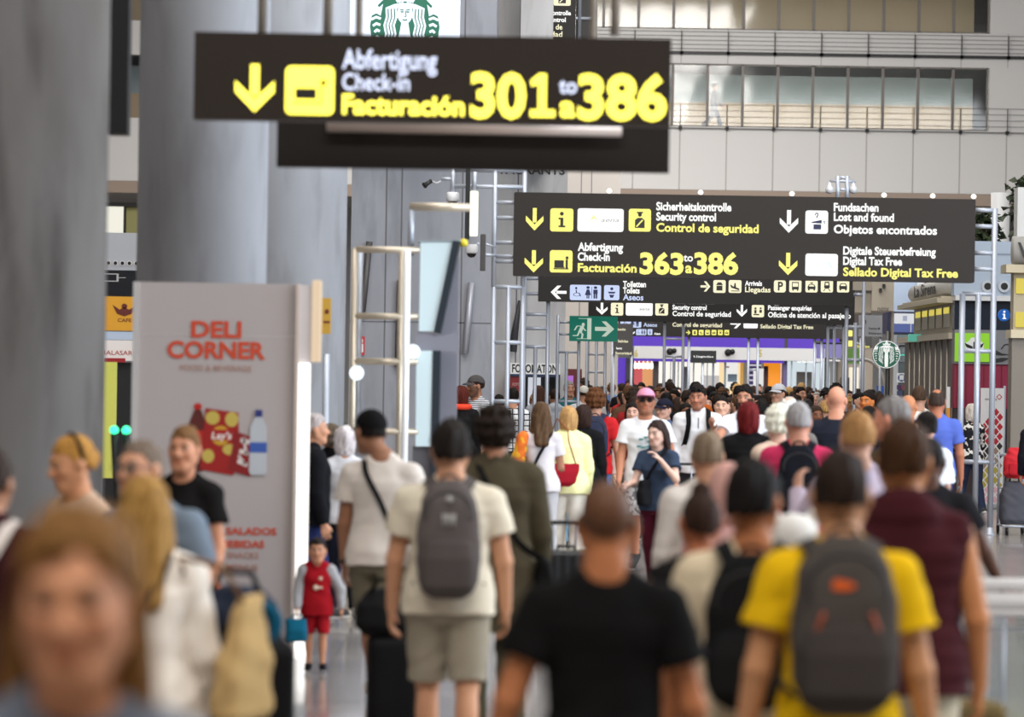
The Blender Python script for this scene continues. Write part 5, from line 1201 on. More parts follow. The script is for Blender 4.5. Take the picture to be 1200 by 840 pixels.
F.unit(100, 300, 205, 316, [('c', .26 + .078 * k, .52, .028, .19) for k in range(8)], 'nozzle_ring', plain((240, 240, 240), .4), 0, .02); F.unit(100, 300, 205, 316, [('c', .26 + .078 * k, .52, .019, .13) for k in range(8)], 'nozzle', BLACK, .02, .024); F.rect(100, 316, 205, 347, 'dark_window', plain((26, 30, 40), .3), -.3, 0); F.unit(120, 318, 150, 332, [('l', [(0, .8), (.6, .8), (.6, .2), (0, .2)], .08), ('l', [(.6, .5), (.9, .5)], .06)], 'bracket', plain((210, 212, 216), .5), 0, .02); F.rect(100, 347, 205, 563, 'base', plain((120, 122, 128), .6), -.3, -.02)
d = 118.0; g = sign_thing('glazed_unit', 147, 275, d, 'lit glazed upper unit with an olive wall behind, far left gap', 'window', z=0.0); F = Face(d, g); F.rect(90, 240, 146, 277, 'bright_bay', glow((255, 252, 236), 1.0), -.3, -.2); F.rect(146, 240, 220, 277, 'olive_wall', plain((150, 146, 92), .6), -.3, -.2); F.rect(145, 238, 147.5, 277, 'mullion', BLACK, -.2, 0); F.rect(90, 277, 220, 281, 'sill', plain((220, 224, 230), .5), -.3, .05); F.rect(90, 281, 220, 511, 'wall', plain((190, 198, 210), .6), -.3, -.05); F.rect(90, 236, 220, 241, 'head', DARK_METAL, -.3, .02)
# ---------------------------------------------------------------- information totem with the slanted screens
d = 32.0; g = sign_thing('information_totem', 470, 520, d, 'steel tube frame carrying a slanted screen seen edge-on, left of centre', 'information stand', z=0.0); off = Vector(g.location)
WARM = plain((206, 192, 172), .3, .45); BRIGHT = plain((248, 250, 252), .15, .1); PALE = plain((220, 240, 246), .35); DKB = plain((34, 44, 54), .4); POSTG = plain((138, 138, 150), .5)  # BRIGHT: near-white colour stands in for the reflection on a glossy tube
tubes(g, d, 'upright', [((416, 291), (416, None)), ((471, 291), (471, None))], .026, WARM); tubes(g, d - .25, 'upright', [((477.5, 293), (477.5, None))], .027, BRIGHT); tubes(g, d + .35, 'upright', [((422, 292), (422, None)), ((482, 243), (482, 300))], .024, STEEL)
tubes(g, d, 'rung', [((416, 292), (492, 292)), ((416, 370), (490, 370)), ((416, 423), (490, 423)), ((416, 505), (490, 505))], .026, WARM); tubes(g, d + .35, 'rung', [((480, 242), (551, 242))], .034, WARM)
F = Face(d, g)
fn = lambda y0: (lambda u, v, t: F.w(u, v, -t) + Vector((0, 0, 0)))
def slab(name, poly, t0, t1, mat):
    m = MB(); m.prism(poly, lambda u, v, t: F.w(u, v, -t) - off, t0, t1); return m.build(name, mat, g)
slab('screen_back', [(493, 283), (531, 283), (509, 388), (491, 388)], -.02, .10, PALE); slab('screen', [(531, 282), (539, 283), (516, 391), (508.5, 389)], -.04, .55, DKB); slab('bracket', [(489, 388), (508, 390), (518, 394), (538, 388), (538, 412), (489, 411)], .0, .12, POSTG)
slab('lower_screen_back', [(488, 411), (507, 411), (504, 523), (487, 523)], -.02, .10, PALE); slab('lower_screen', [(507.5, 411), (516, 411), (513, 560), (504.5, 560)], -.03, .50, DKB)
a, b = P(517, 300, d), P(537, 300, d); m = MB(); m.box((a.x - off.x, .5, 0), (b.x - off.x, .62, P(527, 300, d).z)); m.build('post', POSTG, g)
a, b = P(487, 300, d), P(508, 300, d); m = MB(); m.box((a.x - off.x, .02, 0), (b.x - off.x, .3, P(495, 523, d).z)); m.build('plinth', plain((92, 90, 96), .5), g)
slab('upper_frame_edge', [(490, 281), (540, 281), (540, 283.5), (490, 283.5)], -.03, .5, plain((150, 160, 166), .4))
for px, py in ((418, 437), (484, 412)):
    m = MB(); c = P(px, py, d - .12) - off; m.lathe([(.008, -.03), (.05, -.02), (.062, .0), (.05, .02), (.008, .03)], c, 'Y', 16); m.build('spotlight', glow((235, 248, 255), 1.6), g)
m = MB(); c = P(543, 285, d + .3) - off; m.lathe([(.01, -.03), (.035, -.02), (.04, 0), (.03, .03), (.008, .04)], c, 'Z', 14); m.build('yellow_knob', plain((216, 196, 40), .4), g)
# inclined pipes and lamps on the core wall
for nm, a, b, mat, lb, r in (('wall_lamp', (553, 331), (545, 414), plain((184, 186, 196), .4, .3), 'slim inclined light-grey lamp on the concrete wall, under the camera', .055), ('wall_rail', (433, 283), (424, 372), plain((96, 92, 92), .5), 'dark inclined rail on the concrete wall, behind the totem frame', .05), ('wall_rail', (469, 328), (466, 430), plain((100, 98, 102), .5), 'dark upright rail on the concrete wall, right of the inclined rail', .05)):
    A, B = P(*a, 59.9), P(*b, 59.9); o = MB(); o.tube([A - B, Vector((0, 0, 0))], r, 4); q = o.build(nm, mat); q.location = B; tag(q, lb, 'lamp' if nm == 'wall_lamp' else 'rail')
A, B = P(609, 352, 71.8), P(600, 412, 71.8); o = MB(); o.tube([A - B, Vector((0, 0, 0))], [.03, .09], 4); q = o.build('wall_rail', plain((60, 60, 66), .5)); q.location = B; tag(q, 'dark inclined rail on the pale wall above the photo booth', 'rail')
d = 60.0; F = Face(d, None); o = F.rect(422.5, 394, 427.5, 416, 'fire_sign', plain((196, 44, 40), .5), 0, .03); o.data.transform(Matrix.Translation(-F.w(425, 405))); o.location = F.w(425, 405); tag(o, 'upper red fire-equipment sign on the wall behind the totem frame', 'sign'); f2 = Face(d, None, .03); q = f2.unit(422.5, 394, 427.5, 416, [('r', .30, .15, .70, .60), ('r', .40, .66, .60, .85)], 'symbol', plain((240, 230, 226), .5), 0, .006); q.data.transform(Matrix.Translation(-o.location)); q.parent = o
# photo booth
d = 70.4; g = sign_thing('photo_booth', 627, 470, d, 'photo booth with white lettered header and red side panel behind the tubes', 'booth', z=0.0); F = board(g, d, 598, 425, 656.5, 438, 1.5, glow((246, 246, 244), .7), 'header'); F.text('FOTOMATON', 600, 653, 436, 9, INK, .03)
F.rect(598, 438, 612.5, 520, 'side_panel', plain((140, 34, 40), .5), -1.5, -.02); F.rect(612.5, 438, 656.5, 640, 'dark_interior', plain((34, 34, 40), .6), -1.5, -.5); F.rect(619, 442, 634, 475, 'backdrop', glow((236, 240, 250), .8), -.5, -.45); F.rect(653, 438, 656.5, 560, 'side_panel', plain((70, 70, 76), .5), -1.5, -.02); F.rect(598, 438, 656, 441, 'blue_trim', plain((40, 54, 90), .5), -.02, 0); F.rect(598, 520, 657, 640, 'base_panel', plain((120, 32, 38), .5), -1.5, -.05); F.text('FOTOS', 600.5, 611, 452, 3.4, plain((220, 180, 180), .5), .01, -.014)  # solid dark block behind the header: interior shade put into its colour
d = 86.0; g = sign_thing('poster_panel', 668, 470, d, 'dark red and pink lit poster panel behind the tube frames', 'poster', z=0.0); F = board(g, d, 655, 432, 682, 600, .2, plain((110, 40, 44), .5)); F.rect(663, 440, 672, 470, 'pink_image', glow((196, 120, 230), .8), 0, .01); F.rect(656, 452, 662, 478, 'orange_image', glow((190, 90, 60), .5), 0, .01)
# ---------------------------------------------------------------- shops at the end of the hall
d = 118.0; S_ = FPX / d; xs = lambda px: P(px, 440, d).x; zs = lambda py, px=850: P(px, py, d).z
PURPLE = glow((92, 34, 206), .62, (44, 16, 112)); SILV = plain((200, 198, 196), .35, .35)
def shop_box(name, x0, y0, x1, y1, mat, t0, t1, parent): 
    m = MB(); off = Vector(parent.location); m.box((xs(x0) - off.x, t0, zs(y1) if y1 is not None else 0), (xs(x1) - off.x, t1, zs(y0))); return m.build(name, mat, parent)
g = empty('shop_row', (xs(850), d, 0), 0, 'row of bright shops under a purple and silver fascia, end of the hall', 'shop front')
shop_box('bulkhead', 690, 330, 1020, 395, plain((62, 54, 50), .6), .0, 8, g); shop_box('purple_fascia', 700, 394.5, 982, 407, PURPLE, -.25, .3, g); shop_box('fascia_joint', 918, 394, 922, 408, plain((60, 50, 60), .5), -.26, .3, g); shop_box('silver_fascia', 742, 407, 983, 421.5, SILV, -.35, .3, g); shop_box('purple_line', 742, 421.5, 918, 424.5, PURPLE, -.28, .3, g)
F = Face(d, g, .36); F.text('6', 743, 747, 418, 8, plain((190, 170, 60), .5), .02); F.text('5', 888, 892, 418, 8, plain((190, 170, 60), .5), .02)
for px in (784, 852):
    m = MB(); m.lathe([(.01, -.2), (.09, -.17), (.11, .0), (.09, .02)], Vector((xs(px), d - .4, zs(413))) - Vector(g.location), 'Y', 14); m.lathe([(.01, -.15), (.07, -.13), (.08, .0), (.06, .02)], Vector((xs(px + 5), d - .4, zs(412))) - Vector(g.location), 'Y', 14); m.build('speaker', BLACK, g)
WHITE_IN = glow((255, 250, 240), 1.15); WARM_IN = glow((255, 226, 176), 1.1); ORANGE = glow((244, 150, 30), .95, (220, 130, 30))  # shop interiors glow by emission, standing in for their indoor lighting
shop_box('back_wall', 690, 421, 1020, None, plain((212, 208, 200), .6), 6, 6.2, g)
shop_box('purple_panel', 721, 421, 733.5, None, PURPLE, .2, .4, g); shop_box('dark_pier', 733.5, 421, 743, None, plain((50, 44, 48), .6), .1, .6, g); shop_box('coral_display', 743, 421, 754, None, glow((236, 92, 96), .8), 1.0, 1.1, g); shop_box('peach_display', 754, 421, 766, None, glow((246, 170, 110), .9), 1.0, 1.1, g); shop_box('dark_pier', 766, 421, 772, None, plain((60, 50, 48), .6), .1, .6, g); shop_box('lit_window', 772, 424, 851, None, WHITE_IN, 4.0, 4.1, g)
for px in (745, 749.5, 754.5, 759.5, 764.5): m = MB(); m.lathe([(.005, -.1), (.075, -.06), (.095, 0), (.075, .06), (.005, .1)], Vector((xs(px), d + .7, zs(430))) - Vector(g.location), 'Z', 14); m.tube([Vector((xs(px), d + .7, zs(428))) - Vector(g.location), Vector((xs(px), d + .7, zs(421))) - Vector(g.location)], .012, 6); m.build('globe_lamp', glow((255, 250, 240), 2.2), g)
for px, w in ((786, .8), (795, 1.2), (800, .8), (813, 1.6), (829, 1), (836, 2.4), (850, 2.2)): shop_box('glazing_bar', px - w / 2, 424, px + w / 2, None, plain((120, 132, 140), .4, .4), .1, .2, g)
shop_box('grey_display', 803, 430, 812, None, plain((150, 168, 172), .5), 2, 2.2, g); shop_box('figure_poster', 826, 440, 848, None, glow((214, 210, 206), .9), 2.5, 2.6, g); shop_box('counter', 780, 455, 850, None, plain((160, 160, 158), .5), 1.4, 1.9, g)
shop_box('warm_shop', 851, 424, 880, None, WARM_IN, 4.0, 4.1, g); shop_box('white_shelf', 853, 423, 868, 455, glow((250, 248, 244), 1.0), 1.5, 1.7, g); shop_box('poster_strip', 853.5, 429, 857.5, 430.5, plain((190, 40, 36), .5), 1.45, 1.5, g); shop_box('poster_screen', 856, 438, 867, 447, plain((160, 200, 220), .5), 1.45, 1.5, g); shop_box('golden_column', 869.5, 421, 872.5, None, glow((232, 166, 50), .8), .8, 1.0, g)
shop_box('goods_rack', 880, 423, 896, None, plain((66, 52, 110), .5), 1.8, 2.2, g)
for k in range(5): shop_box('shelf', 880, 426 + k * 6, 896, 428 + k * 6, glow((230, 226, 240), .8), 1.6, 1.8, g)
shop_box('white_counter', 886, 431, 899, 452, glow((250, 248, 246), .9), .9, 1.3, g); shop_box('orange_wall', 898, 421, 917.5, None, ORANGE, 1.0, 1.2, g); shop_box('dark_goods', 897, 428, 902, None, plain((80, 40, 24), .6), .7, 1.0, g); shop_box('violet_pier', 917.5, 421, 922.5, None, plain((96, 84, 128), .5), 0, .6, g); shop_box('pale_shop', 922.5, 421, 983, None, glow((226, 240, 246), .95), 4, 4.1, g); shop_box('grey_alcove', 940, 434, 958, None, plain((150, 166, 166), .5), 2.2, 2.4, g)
F = Face(d, g, -.1); F.text('ENERGY', 935, 958, 424.5, 5, glow((255, 255, 250), 1.6), .02, name='sign_lettering')
for px in (928, 945, 963, 972): shop_box('glazing_bar', px - .7, 421, px + .7, None, plain((176, 186, 196), .4, .4), .1, .2, g)
shop_box('pale_pier', 983, 405, 1024, None, plain((150, 138, 124), .6), .4, 1.0, g); shop_box('cream_window', 996, 428, 1010, 470, glow((255, 244, 220), 1.0), .2, .38, g); shop_box('dark_clothes', 986, 440, 995, None, plain((40, 38, 40), .6), -.2, .3, g)
shop_box('left_glass_shop', 690, 424, 720, None, glow((210, 214, 222), .5), 1.5, 1.6, g); shop_box('violet_screen', 676, 424, 716, 432, PURPLE, .4, .5, g); shop_box('yellow_stand', 712, 455, 738, 500, plain((222, 200, 40), .5), -6, -5.6, g)
# ---------------------------------------------------------------- right-hand kiosks
x0 = P(1119, 450, 62).x; TOPZ = P(1119, 397, 62).z
g = empty('steel_kiosk', (x0, 62, 0), 0, 'brushed steel clad kiosk with vertical ribs, right of the crowd', 'kiosk'); off = Vector(g.location)
m = MB(); m.box((0, 0, 0), (P(1121, 450, 62).x + .25 - x0, 8, TOPZ)); m.build('cladding', plain((104, 97, 88), .45, .2), g)
for k in range(9):
    m = MB(); m.tube([(-.004, .25 + k * .85, 0), (-.004, .25 + k * .85, TOPZ)], .018, 8); m.build('rib', plain((196, 188, 172), .35, .3), g)
m = MB(); m.box((-.12, -.05, TOPZ), (.5, 8.1, TOPZ + .10)); m.build('cornice', plain((196, 186, 166), .5), g)
m = MB(); m.box((-.05, .1, TOPZ + .1), (.5, 6.0, TOPZ + .58)); m.build('display_case', plain((170, 158, 134), .5), g)
for k in range(5):
    m = MB(); m.box((-.065, .35 + k * 1.1, TOPZ + .2), (-.04, 1.2 + k * 1.1, TOPZ + .54)); m.build('case_window', plain((168, 160, 132), .3), g); m = MB(); m.box((-.075, .40 + k * 1.1, TOPZ + .42), (-.06, 1.15 + k * 1.1, TOPZ + .52)); m.build('yellow_highlight', glow((238, 220, 90), .8), g)  # glowing yellow strips stand in for highlights along the window tops
m = MB(); m.box((.02, .07, TOPZ + .2), (.42, .1, TOPZ + .54)); m.build('case_window', plain((150, 150, 148), .3), g)
m = MB(); m.box((-.32, -.1, TOPZ + .58), (.6, 6.3, TOPZ + .65)); m.box((-.24, 0, TOPZ + .65), (.6, 6.2, TOPZ + .69)); m.build('moulding', plain((190, 180, 158), .5), g)
m = MB(); m.lathe([(.02, 0), (.15, 0), (.16, 2.6), (.16, 6.0), (.02, 6.0)], (.0, .05, TOPZ + .85), 'Y', 20); m.build('bolster_frieze', plain((176, 174, 168), .5), g)
v, f = glyphs('La Sirena', .02); s_ = .20 / cap_height(); mesh_obj('frieze_lettering', [(-.165, 5.0 - p[0] * s_ * 3.2, TOPZ + .76 + p[1] * s_) for p in v], [q[::-1] for q in f], plain((50, 46, 42), .5), g)
m = MB(); m.box((-.26, 4.8, TOPZ - .0), (-.02, 5.0, TOPZ + .13), .02); m.build('teal_sign', glow((110, 214, 190), .6), g)
# fascia wall with ducts, behind the right frame
d = 61.6; g = sign_thing('shop_wall', 1150, 470, d, 'shop wall with navy band, green pictogram panel and magenta shutter, right', 'shop front', z=0.0); F = Face(d, g)
F.rect(1119, 282, 1186, 346, 'upper_wall', plain((176, 190, 208), .5), -.4, 0); F.rect(1119, 346, 1186, 352, 'ledge', plain((222, 224, 226), .5), -.4, .12); F.rect(1119, 352, 1186, 386, 'navy_band', plain((28, 38, 54), .25), -.4, -.02); F.rect(1119, 386, 1186, 426, 'grey_band', plain((130, 130, 134), .5), -.4, 0); F.rect(1119, 426, 1184, 478, 'magenta_shutter', plain((142, 26, 62), .5), -.4, -.04); F.rect(1119, 478, 1184, 640, 'lower_wall', plain((58, 44, 50), .6), -.4, -.06); F.rect(1119, 296, 1186, 298, 'wall_joint', plain((140, 152, 170), .5), 0, .01)
for k in range(6): F.rect(1122 + k * 10.4, 427, 1122.7 + k * 10.4, 478, 'shutter_rib', plain((122, 20, 52), .5), -.04, -.02)
for px in (1157, 1176.5): F.unit(px - 7, 328.5, px + 7, 342.5, [('c', .5, .5, .5)], 'duct_ring', plain((200, 206, 214), .4, .2), 0, .06); F.unit(px - 4.2, 331.3, px + 4.2, 339.7, [('c', .5, .5, .5)], 'duct', BLACK, .06, .064)
t = F.rect(1119, 390, 1159.5, 423.5, 'green_panel', glow((140, 196, 40), .55, (120, 180, 40)), 0, .03); f2 = Face(d, t, .0); f2.unit(1129, 394, 1155, 412, [('p', [(.08, .1), (.08, .55), (.25, .72), (.34, .92), (.66, .92), (.75, .72), (.92, .55), (.92, .1)])], 'symbol', plain((236, 240, 236), .5), .03, .036); f2.unit(1130, 398, 1153, 410, [('p', [(0, .7), (.42, .35), (.42, .05), (.10, .30)]), ('p', [(1, .7), (.58, .35), (.58, .05), (.90, .30)]), ('r', .45, .0, .55, .8)], 'symbol', BLACK, .036, .04)
F.unit(1163, 402, 1184, 426, [('p', [(.05, .72), (.55, .50), (1, .46), (.55, .40), (.0, .46)]), ('p', [(.0, .02), (.6, .10), (1, .28), (.55, .30), (.1, .22)]), ('l', [(.50, .72), (.66, .92), (.86, .96), (.96, .84), (.92, .66)], .05)], 'leaf_emblem', plain((36, 34, 36), .5), 0, .01)
p = P(1177, 369, 58); g = empty('information_sign', tuple(p), 0, 'round blue information sign with a white letter i', 'sign'); F = Face(58.0, g); F.unit(1169.8, 361.8, 1184.2, 376.2, [('c', .5, .5, .5)], 'disc', glow((24, 92, 176), .6, (20, 80, 160)), -.06, 0); F.unit(1169.8, 361.8, 1184.2, 376.2, ICON['info'], 'symbol', WHT, 0, .006); m = MB(); m.tube([(0, .03, 0), (.35, .06, 0)], .02, 8); m.build('arm', STEEL, g)
# beige pavilion at the right edge
xa = P(1186, 400, 56).x; zc = P(1190, 388, 56).z; g = empty('beige_pavilion', (xa, 56, 0), 0, 'beige pavilion with lettered frieze and yellow lit windows, right edge', 'kiosk')
m = MB(); m.box((0, 0, 0), (2.5, .4, zc - .1)); m.build('lower_wall', plain((128, 120, 110), .5, .2), g); m = MB(); m.box((-.03, -.1, zc - .1), (2.6, .5, zc + .02)); m.build('ledge', plain((206, 194, 164), .5), g); m = MB(); m.box((.02, .05, zc), (2.5, .4, zc + .85)); m.build('upper_wall', plain((170, 158, 134), .5), g)
for zz in (.06, .55):
    for k in range(5): m = MB(); m.box((.05 + k * .45, .02, zc + zz), (.30 + k * .45, .06, zc + zz + .22)); m.build('lit_window', glow((236, 214, 60), .9), g)
m = MB(); m.box((-.12, -.15, zc + .85), (2.6, .5, zc + .97)); m.build('moulding', plain((190, 178, 150), .5), g); m = MB(); m.lathe([(.02, -.0), (.21, -.0), (.23, 1.2), (.23, 2.6), (.02, 2.6)], (-.02, -.04, zc + 1.17), 'X', 20); m.build('bolster_frieze', plain((170, 168, 164), .5), g)
v, f = glyphs('W ia', .02); s_ = .22 / cap_height(); mesh_obj('frieze_lettering', [(.03 + p[0] * s_, -.29, zc + 1.06 + p[1] * s_) for p in v], f, plain((40, 38, 36), .5), g); m = MB(); m.box((.05, .0, zc + 1.38), (2.6, .4, zc + 2.1)); m.build('upper_block', plain((200, 200, 198), .5), g)
# far right clutter: blue-white box, machines, banners
d = 92.0; g = sign_thing('blue_kiosk', 1060, 470, d, 'blue and white sign kiosk beyond the round coffee sign', 'kiosk', z=0.0); F = Face(d, g)
F.rect(1047, 367, 1084, 379, 'white_band', glow((246, 248, 252), .8), -1, 0); F.rect(1047, 379, 1084, 389, 'blue_band', glow((84, 108, 190), .6), -1, 0); F.rect(1040, 365, 1047, 391, 'navy_side', plain((28, 30, 66), .5), -1.2, .02); F.rect(1046, 365, 1084, 367, 'frame_top', plain((30, 34, 80), .5), -1, .02); F.rect(1046, 389, 1084, 391, 'frame_bottom', plain((30, 34, 80), .5), -1, .02); F.rect(1058, 370, 1063, 376, 'logo', plain((180, 190, 220), .5), 0, .01); F.rect(1067, 379, 1068, 389, 'joint', plain((220, 224, 240), .5), 0, .01)
F.rect(1043, 392, 1086, 404, 'grey_header', plain((170, 172, 180), .5), -1, 0); F.rect(1051, 392, 1064, 402, 'screen', plain((110, 128, 130), .3), 0, .02); F.rect(1054, 404, 1086, 406, 'dark_line', BLACK, -1, .02); F.rect(1054, 406, 1086, 424, 'dotted_panel', noisy((96, 108, 114), (140, 150, 154), 14, .5), -1, 0); F.rect(1055, 415, 1086, 416.6, 'teal_tube', glow((90, 210, 190), 1.0), 0, .04); F.rect(1043, 404, 1053, 600, 'white_pillar', plain((190, 192, 198), .5), -1, .0); F.rect(1053, 424, 1086, 640, 'lower_front', plain((86, 98, 104), .5), -1, -.02)
F.unit(1060, 425, 1080, 443, [('p', [(0, .25), (.06, .62), (.35, .92), (1, 1), (1, .25)])], 'white_hood', plain((222, 220, 216), .4), 0, .25); F.text('OS', 1069, 1076, 438.5, 5, BLACK, .02, .256); F.rect(1060, 443, 1080, 449, 'grey_shelf', plain((176, 176, 178), .5), 0, .2)
F.rect(1051, 437, 1062, 448, 'notice_tile', plain((226, 228, 232), .5), 0, .01); F.unit(1052, 438, 1061, 447, [('c', .5, .5, .5)], 'blue_roundel', plain((30, 70, 130), .5), .01, .014); F.unit(1052, 438, 1061, 447, ICON['bus'], 'symbol', plain((226, 228, 232), .5), .014, .016)
for i, (x, y) in enumerate(((1051, 451), (1057.5, 451), (1051, 458), (1057.5, 458))): F.rect(x, y, x + 5.5, y + 5.5, 'poster', plain([(70, 40, 90), (150, 50, 70), (60, 70, 110), (40, 40, 60)][i], .5), 0, .012)
d = 84.0; g = sign_thing('beige_unit', 1030, 366, d, 'beige upper shop unit with script and small dark cameras', 'kiosk'); F = Face(d, g); F.rect(1022, 318, 1048, 364, 'panel', plain((190, 180, 162), .5), -2.5, 0); F.rect(1046, 364, 1049, 555, 'support', plain((150, 142, 130), .5), -.4, -.2); F.text('nons', 1028, 1041, 364, 5.5, plain((80, 76, 72), .5), .01, slant=.2); F.rect(1002, 326, 1022, 366, 'side_panel', plain((170, 160, 144), .5), -2.5, -.1); F.rect(1002, 340, 1022, 341.5, 'beam', plain((70, 66, 64), .5), -.1, 0)
for px, py in ((1034, 333), (1030, 338)): F.rect(px, py, px + 3, py + 4, 'camera', BLACK, 0, .15)
d = 96.0; g = sign_thing('blue_grey_wall', 1072, 366, d, 'blue-grey upper wall with small boxes behind the steel kiosk', 'wall panel'); F = Face(d, g); F.rect(1045, 282, 1130, 366, 'panel', plain((164, 178, 198), .5), -.4, 0); F.rect(1074, 322, 1082, 338, 'white_box', plain((210, 214, 218), .5), 0, .3); F.unit(1072, 349, 1084, 361, [('c', .5, .5, .5)], 'duct_ring', plain((190, 196, 204), .4), 0, .06); F.unit(1075, 352, 1081, 358, [('c', .5, .5, .5)], 'duct', BLACK, .06, .064); F.rect(1080, 330, 1090, 366, 'bracket', DARK_METAL, 0, .02)
g = sign_thing('grey_notice', 1020, 395, 88, 'grey notice board with dark lines of text beside the steel tubes', 'notice board', z=0.0); F = board(g, 88, 1007, 369, 1034, 394, .1, plain((168, 170, 176), .5)); F.text('Puertas M', 1018, 1031, 386, 2.6, plain((40, 40, 44), .5), .01); F.text('Embarque', 1018, 1033, 391.5, 2.6, plain((40, 40, 44), .5), .01); F.unit(1010, 373, 1016, 383, [('c', .5, .6, .35), ('r', .4, 0, .6, .4)], 'symbol', plain((50, 50, 54), .5), 0, .006); tubes(g, 88.05, 'post', [((1009, 394), (1009, None)), ((1032, 394), (1032, None))], .03)
g = sign_thing('gate_sign', 1000, 408, 98, 'dark gate sign with two yellow tiles above a green panel', z=0.0); F = board(g, 98, 990, 384, 1022, 407, .1, plain((70, 66, 66), .5)); tile(F, 994, 387, 999, 394, YEL, None, None, .6); tile(F, 994, 399, 999, 406, YEL, None, None, .6); F.text('Puertas', 1004, 1014, 403, 2.4, WHT, .01); F.text('Salidas', 1004, 1019, 407, 2.6, YEL, .015); F.rect(987, 408, 1012, 426, 'green_panel', glow((110, 170, 30), .5), -.1, 0); F.rect(1025, 384, 1033, 391, 'red_box', plain((150, 40, 50), .5), -.1, 0); tubes(g, 98.05, 'post', [((989, 426), (989, None)), ((1012, 426), (1012, None))], .035)
g = sign_thing('display_screen', 968, 420, 97, 'violet flight display screens on a post right of the shops', 'screen'); F = Face(97.0, g); F.rect(957, 403, 966, 420, 'screen', glow((150, 140, 214), .7), -.1, 0); F.rect(967, 403, 986, 419, 'screen', glow((160, 150, 220), .7), -.1, 0); F.rect(956, 401, 987, 403, 'housing', BLACK, -.14, .02); m = MB(); m.tube([(0, .06, .3), (0, .06, -g.location.z)], .03, 8); m.build('post', DARK_METAL, g)
g = sign_thing('blue_banner', 1031, 500, 90, 'bright blue upright banner board behind the crowd, right', 'banner', z=0.0); F = board(g, 90, 1027.5, 452, 1036, 520, .05, plain((30, 84, 170), .5)); m = MB(); m.box((-.25, -.1, 0), (.25, .2, .03), .01); m.build('foot', DARK_METAL, g)
pts = [P(1012 + 24 * math.sin(a), 455 - 34 * math.cos(a), 100) for a in np.linspace(-.2, 1.55, 10)]; o = MB(); c0 = Vector((pts[-1].x, 100, 0)); o.tube([p - c0 for p in pts] + [Vector((0, 0, 0))], .05, 8); q = o.build('arched_tube', plain((130, 124, 116), .4, .4)); q.location = c0; tag(q, 'thin bent steel tube arching beside the round coffee sign', 'tube')
g = sign_thing('orange_post', 1112, 500, 58, 'slim white post with an orange lower half before the steel kiosk', 'post', z=0.0); F = board(g, 58, 1109.5, 453, 1113.5, 478, .05, plain((226, 226, 228), .5), 'upper_half'); F.rect(1109.5, 478, 1113.5, 497, 'orange_half', plain((226, 150, 50), .5), -.05, 0); F.rect(1109.5, 497, 1113.5, 600, 'lower_half', plain((220, 220, 220), .5), -.05, 0)
# checkered roll-up banner
d = 60.9; g = sign_thing('checkered_banner', 1163, 585, d, 'white roll-up banner with red, black and gold diamonds, right', 'banner', z=0.0); zb_ = .08; F = Face(d, g); pb = 443 + 8.8 + (CAM_Z - zb_) * F.S
F.rect(1149.5, 454.5, 1177, pb, 'panel', plain((228, 228, 230), .5), -.03, 0); dia = {'red': [], 'black': [], 'gold': [], 'rose': [], 'grey': []}
W = 27.5; q = W / 3.0; rh = q * .62
for r in range(22):
    for c in range(4):
        cx = 1149.5 + c * q + (q / 2 if r % 2 else 0); cy = pb - 5 - r * rh
        if cx < 1153 or cx > 1173.8 or cy < 474 + (1177 - cx) * .75: continue
        dia['red' if r >= 12 else 'black' if r >= 9 and (c + r) % 2 else 'grey' if r >= 7 else 'gold' if r >= 3 else 'rose'].append((cx, cy))
HX, HY = q * .40, rh * .80
for k, col in (('red', (186, 30, 48)), ('black', (44, 36, 36)), ('gold', (176, 160, 60)), ('rose', (222, 176, 188)), ('grey', (150, 130, 110))):
    if dia[k]: F.unit(1149.5, 454.5, 1177, pb, [('p', [((cx + sx_ * HX - 1149.5) / W, 1 - (cy + sy_ * HY - 454.5) / (pb - 454.5)) for sx_, sy_ in ((0, -1), (-1, 0), (0, 1), (1, 0))]) for cx, cy in dia[k]], k + '_diamonds', plain(col, .5), 0, .003)
F.text('vinoteca', 1154, 1168, 469, 3.2, plain((60, 58, 60), .5), .004); F.unit(1168, 462, 1174, 468, [('l', [(.5, 0), (1, .5), (.5, 1), (0, .5), (.5, 0)], .14)], 'logo', plain((186, 30, 48), .5), 0, .004)
m = MB(); m.box((-.36, -.12, 0), (.36, .10, .09), .02); m.build('base', plain((186, 188, 192), .35, .5), g); tubes(g, d + .03, 'pole', [((1177.5, 452), (1177.5, None))], .02)
